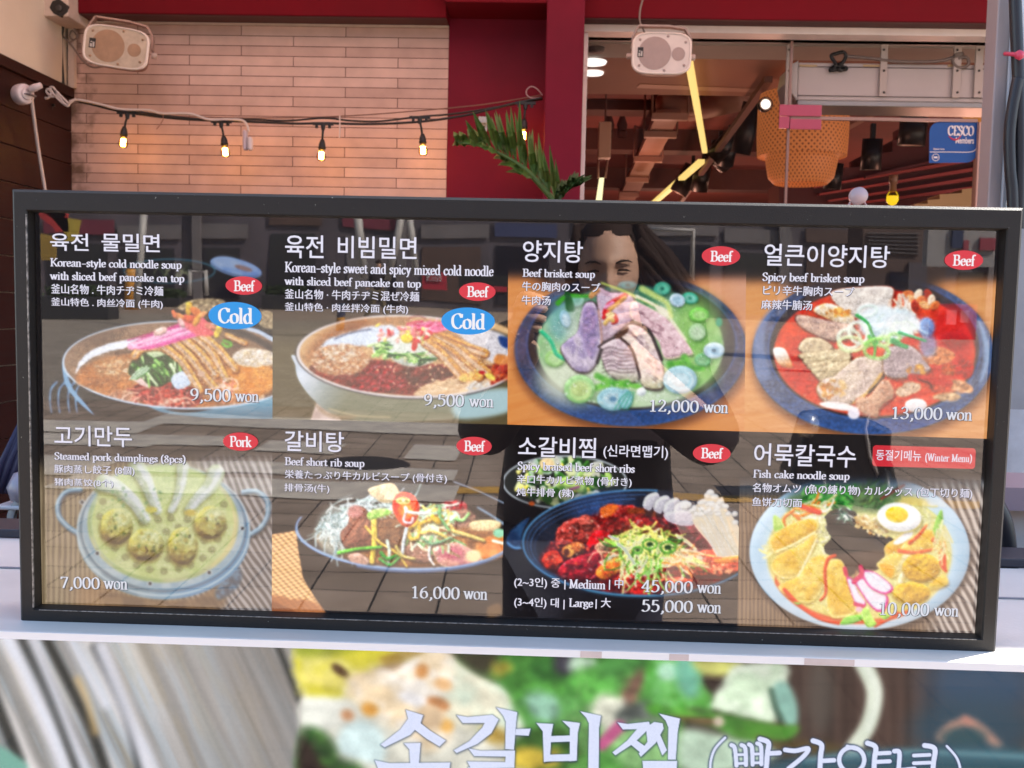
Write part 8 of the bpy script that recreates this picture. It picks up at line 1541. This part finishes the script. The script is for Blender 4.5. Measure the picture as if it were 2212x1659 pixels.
JK = mat('dark_jacket', (.030, .017, .022), rough=.6, var=.4, vs=12); TR_ = mat('navy_trousers', (.02, .024, .05), rough=.7, var=.3, vs=8); MAR = mat('maroon_sleeve', (.035, .008, .012), rough=.6)
jv = [(0, 0, .72), (0, 0, .95), (0, -.005, 1.13), (0, -.02, 1.27), (0, .005, 1.375), shr, elr, wr + Vector((.0, -.0, -.06)), shl, ell_, wl + Vector((0, 0, -.06))]
skin_body('jacket', jv, [(0, 1), (1, 2), (2, 3), (3, 4), (3, 5), (5, 6), (6, 7), (3, 8), (8, 9), (9, 10)], [(.24, .15), (.215, .145), (.21, .145), (.15, .11), (.085, .085), .09, .066, .045, .09, .066, .045], JK, per)
skin_body('trousers', [(0, 0, .85), (.09, 0, .80), (.10, .02, .45), (.10, -.02, .09), (-.09, 0, .80), (-.10, .02, .45), (-.10, -.02, .09)], [(0, 1), (1, 2), (2, 3), (0, 4), (4, 5), (5, 6)], [(.18, .13), .115, .085, .065, .115, .085, .065], TR_, per)
for s in (-1, 1): MB().lathe([(0, 0), (.055, 0), (.06, .03), (.045, .07), (.03, .09), (0, .09)], 14, mat=Matrix.Translation((s*.10, .03, .0)) @ Matrix.Diagonal((.8, 2.1, 1, 1))).build('shoe', JK, per)
# head: one sphere-based mesh pushed into a face
hc = Vector((.035, .03, HZ + .0)); bm = bmesh.new(); bmesh.ops.create_uvsphere(bm, u_segments=64, v_segments=48, radius=1)
gs = lambda x, z, cx, cz, sx, sz: math.exp(-((x - cx)/sx)**2 - ((z - cz)/sz)**2)
for v in bm.verts:
    x, y, z = v.co; q = Vector((x*.072, y*.094, z*.113))
    if z < 0: q.x *= 1 - .34*(-z)**1.6; q.y *= 1 - .12*(-z)
    if y > 0:
        f = min(1, y*1.6); X_, Z_ = q.x, q.z
        q.y += f*(.022*gs(X_, Z_, 0, -.028, .013, .022) + .012*gs(X_, Z_, 0, -.005, .009, .03) + .006*gs(X_, Z_, 0, -.064, .024, .010) + .008*gs(X_, Z_, 0, -.10, .02, .015) + .005*gs(X_, Z_, 0, .028, .05, .012))
        for s in (-1, 1): q.y -= f*.010*gs(X_, Z_, s*.032, .004, .018, .012); q.y += f*.006*gs(X_, Z_, s*.034, .003, .012, .007) + f*.004*gs(X_, Z_, s*.04, -.03, .02, .02)
        q.y -= f*.004*gs(X_, Z_, 0, -.066, .022, .0025)
    v.co = q
me = bpy.data.meshes.new('head'); bm.to_mesh(me); bm.free(); me.materials.append(SKIN); me.polygons.foreach_set('use_smooth', [True]*len(me.polygons)); hd = bpy.data.objects.new('head', me); C.objects.link(hd); hd.parent = per; hd.location = hc; hd.rotation_euler = (-.12, -.05, .06)
HR = mat('dark_hair', (.030, .016, .012), rough=.75, spec=.15)
for s in (-1, 1):
    e = MB()
    e.tube([Vector((s*.018, .083, .006)), Vector((s*.028, .0885, .0088)), Vector((s*.04, .084, .0075)), Vector((s*.048, .074, .004))], [.001, .0026, .0022, .001], 6); e.build('eye', HR, hd)
    MB().tube([Vector((s*.014, .092, .022)), Vector((s*.028, .0945, .028)), Vector((s*.042, .086, .0275)), Vector((s*.053, .072, .022))], [.001, .0028, .0024, .0008], 6).build('eyebrow', HR, hd)
    MB().lathe([(0, -.006), (.017, -.004), (.02, .003), (.012, .006), (0, .004)], 14, mat=Matrix.Translation((s*.073, -.005, -.008)) @ Matrix.Rotation(s*1.4, 4, 'Y') @ Matrix.Diagonal((1.5, 1, 1, 1))).build('ear', SKIN, hd)
MB().tube([Vector((-.02, .093, -.066)), Vector((0, .0975, -.064)), Vector((.02, .093, -.066))], [.002, .005, .002], 6).build('mouth', mat('lips', (.35, .12, .10), rough=.4), hd)
hair = MB(); r_ = np.random.RandomState(9)
bm = bmesh.new(); bmesh.ops.create_uvsphere(bm, u_segments=40, v_segments=24, radius=1)
for v in bm.verts: x, y, z = v.co; v.co = Vector((x*.080, y*.100 - .012, z*.118 + .006))
dl = [f for f in bm.faces if (f.calc_center_median().y > .02 and f.calc_center_median().z < .085 - abs(f.calc_center_median().x)*.25) or f.calc_center_median().z < -.05]
bmesh.ops.delete(bm, geom=dl, context='FACES'); hair.add([v.co for v in bm.verts], [[v.index for v in f.verts] for f in bm.faces] if not bm.verts.index_update() else [], 0, True); bm.free()
for i in range(420):
    s = 1 if r_.rand() < .7 else -1; a = r_.uniform(-.5, 1.3); x = s*.078*math.cos(a*.6); y = -.02 - .05*math.sin(a) + r_.uniform(-.02, .03); z = r_.uniform(.0, .09)
    fl = r_.uniform(.0, .13) if s > 0 else r_.uniform(0, .03)
    hair.tube([Vector((x*.9, y, z + .01)), Vector((x + s*.012 + fl*.35, y - .01, z - .06)), Vector((x + s*.02 + fl*.8, y - .02, z - .13 - r_.uniform(0, .05))), Vector((x + s*.015 + fl, y - .01, z - .22 - r_.uniform(0, .1)))], [.009, .012, .009, .002], 5)
hair.build('hair', HR, hd)
# hands around the phone
def hand(s, wrist):
    c = ph + Vector((s*.083, -.022, .004)); V = [wrist, c + Vector((s*.022, -.01, -.05)), c + Vector((s*.016, -.006, -.012))]; E2 = [(0, 1), (1, 2)]; R2 = [.024, (.03, .018), (.032, .016)]
    for k in range(4):
        b = len(V); o = Vector((s*.006 - s*.0, 0, .022 - k*.017)); L = (.9, 1.05, 1, .8)[k]
        V += [c + o + Vector((s*.014, .004, .01)), c + o + Vector((s*.004, .026*L, .012 - k*.002)), c + o + Vector((-s*.016*L, .034*L, .008 - k*.002)), c + o + Vector((-s*.032*L, .028, .004 - k*.002))]
        E2 += [(2, b), (b, b + 1), (b + 1, b + 2), (b + 2, b + 3)]; R2 += [.0105, .0095, .0088, .0075]
    b = len(V); V += [c + Vector((s*.008, -.008, .0)), c + Vector((-s*.012, -.014, .018)), c + Vector((-s*.034, -.012, .026))]; E2 += [(1, b), (b, b + 1), (b + 1, b + 2)]; R2 += [.013, .0105, .0085]
    return skin_body('hand', V, E2, R2, SKIN, per, lev=2)
hand(1, wr); hand(-1, wl)
phn = MB().cbox((0, 0, 0), (.158, .0085, .076)).build('phone', mat('phone_dark', (.02, .022, .028), rough=.15), None, bevel=.006); phn.location = ph + per.location - Vector((0, .010, 0))
tag(phn, 'dark phone held sideways by the photographer, seen in the glass', 'phone')
# far walker
wp = mirZ(985, 652); k = 1.0
wk = thing('person', 'walker in dark jacket and khaki trousers, mirrored beside the red sale sign', 'person', (wp.x, -28, 0))
skin_body('body', [(0, 0, .9), (0, 0, 1.2), (0, 0, 1.42), (0, 0, 1.52), (.02, 0, 1.64), (.02, 0, 1.72), (.18, 0, 1.4), (.24, .0, 1.1), (.12, .12, .95), (-.18, 0, 1.4), (-.24, 0, 1.12), (-.3, .05, .9), (.08, 0, .85), (.18, 0, .46), (.3, 0, .06), (.4, 0, .04), (-.08, 0, .85), (-.14, 0, .46), (-.34, 0, .1), (-.26, 0, .04)],
          [(0, 1), (1, 2), (2, 3), (3, 4), (4, 5), (2, 6), (6, 7), (7, 8), (2, 9), (9, 10), (10, 11), (0, 12), (12, 13), (13, 14), (14, 15), (0, 16), (16, 17), (17, 18), (18, 19)], [.13, .13, .1, .05, .085, .07, .06, .045, .04, .06, .045, .04, .09, .065, .045, .035, .09, .065, .045, .035], SKIN, wk)
skin_body('jacket', [(0, 0, .85), (0, 0, 1.2), (0, 0, 1.42), (.18, 0, 1.4), (.24, .0, 1.1), (.14, .1, .98), (-.18, 0, 1.4), (-.24, 0, 1.12), (-.29, .05, .95)], [(0, 1), (1, 2), (2, 3), (3, 4), (4, 5), (2, 6), (6, 7), (7, 8)], [.16, .155, .12, .08, .065, .055, .08, .065, .055], JK, wk)
skin_body('trousers', [(0, 0, .9), (.08, 0, .85), (.18, 0, .46), (.29, 0, .12), (-.08, 0, .85), (-.14, 0, .46), (-.33, 0, .14)], [(0, 1), (1, 2), (2, 3), (0, 4), (4, 5), (5, 6)], [.14, .105, .08, .065, .105, .08, .065], mat('khaki', (.16, .12, .07), rough=.7), wk)
MB().lathe([(0, .10), (.06, .085), (.092, .03), (.09, -.01), (.07, -.03)], 18, mat=Matrix.Translation((.015, -.01, 1.70))).build('hair', HR, wk)
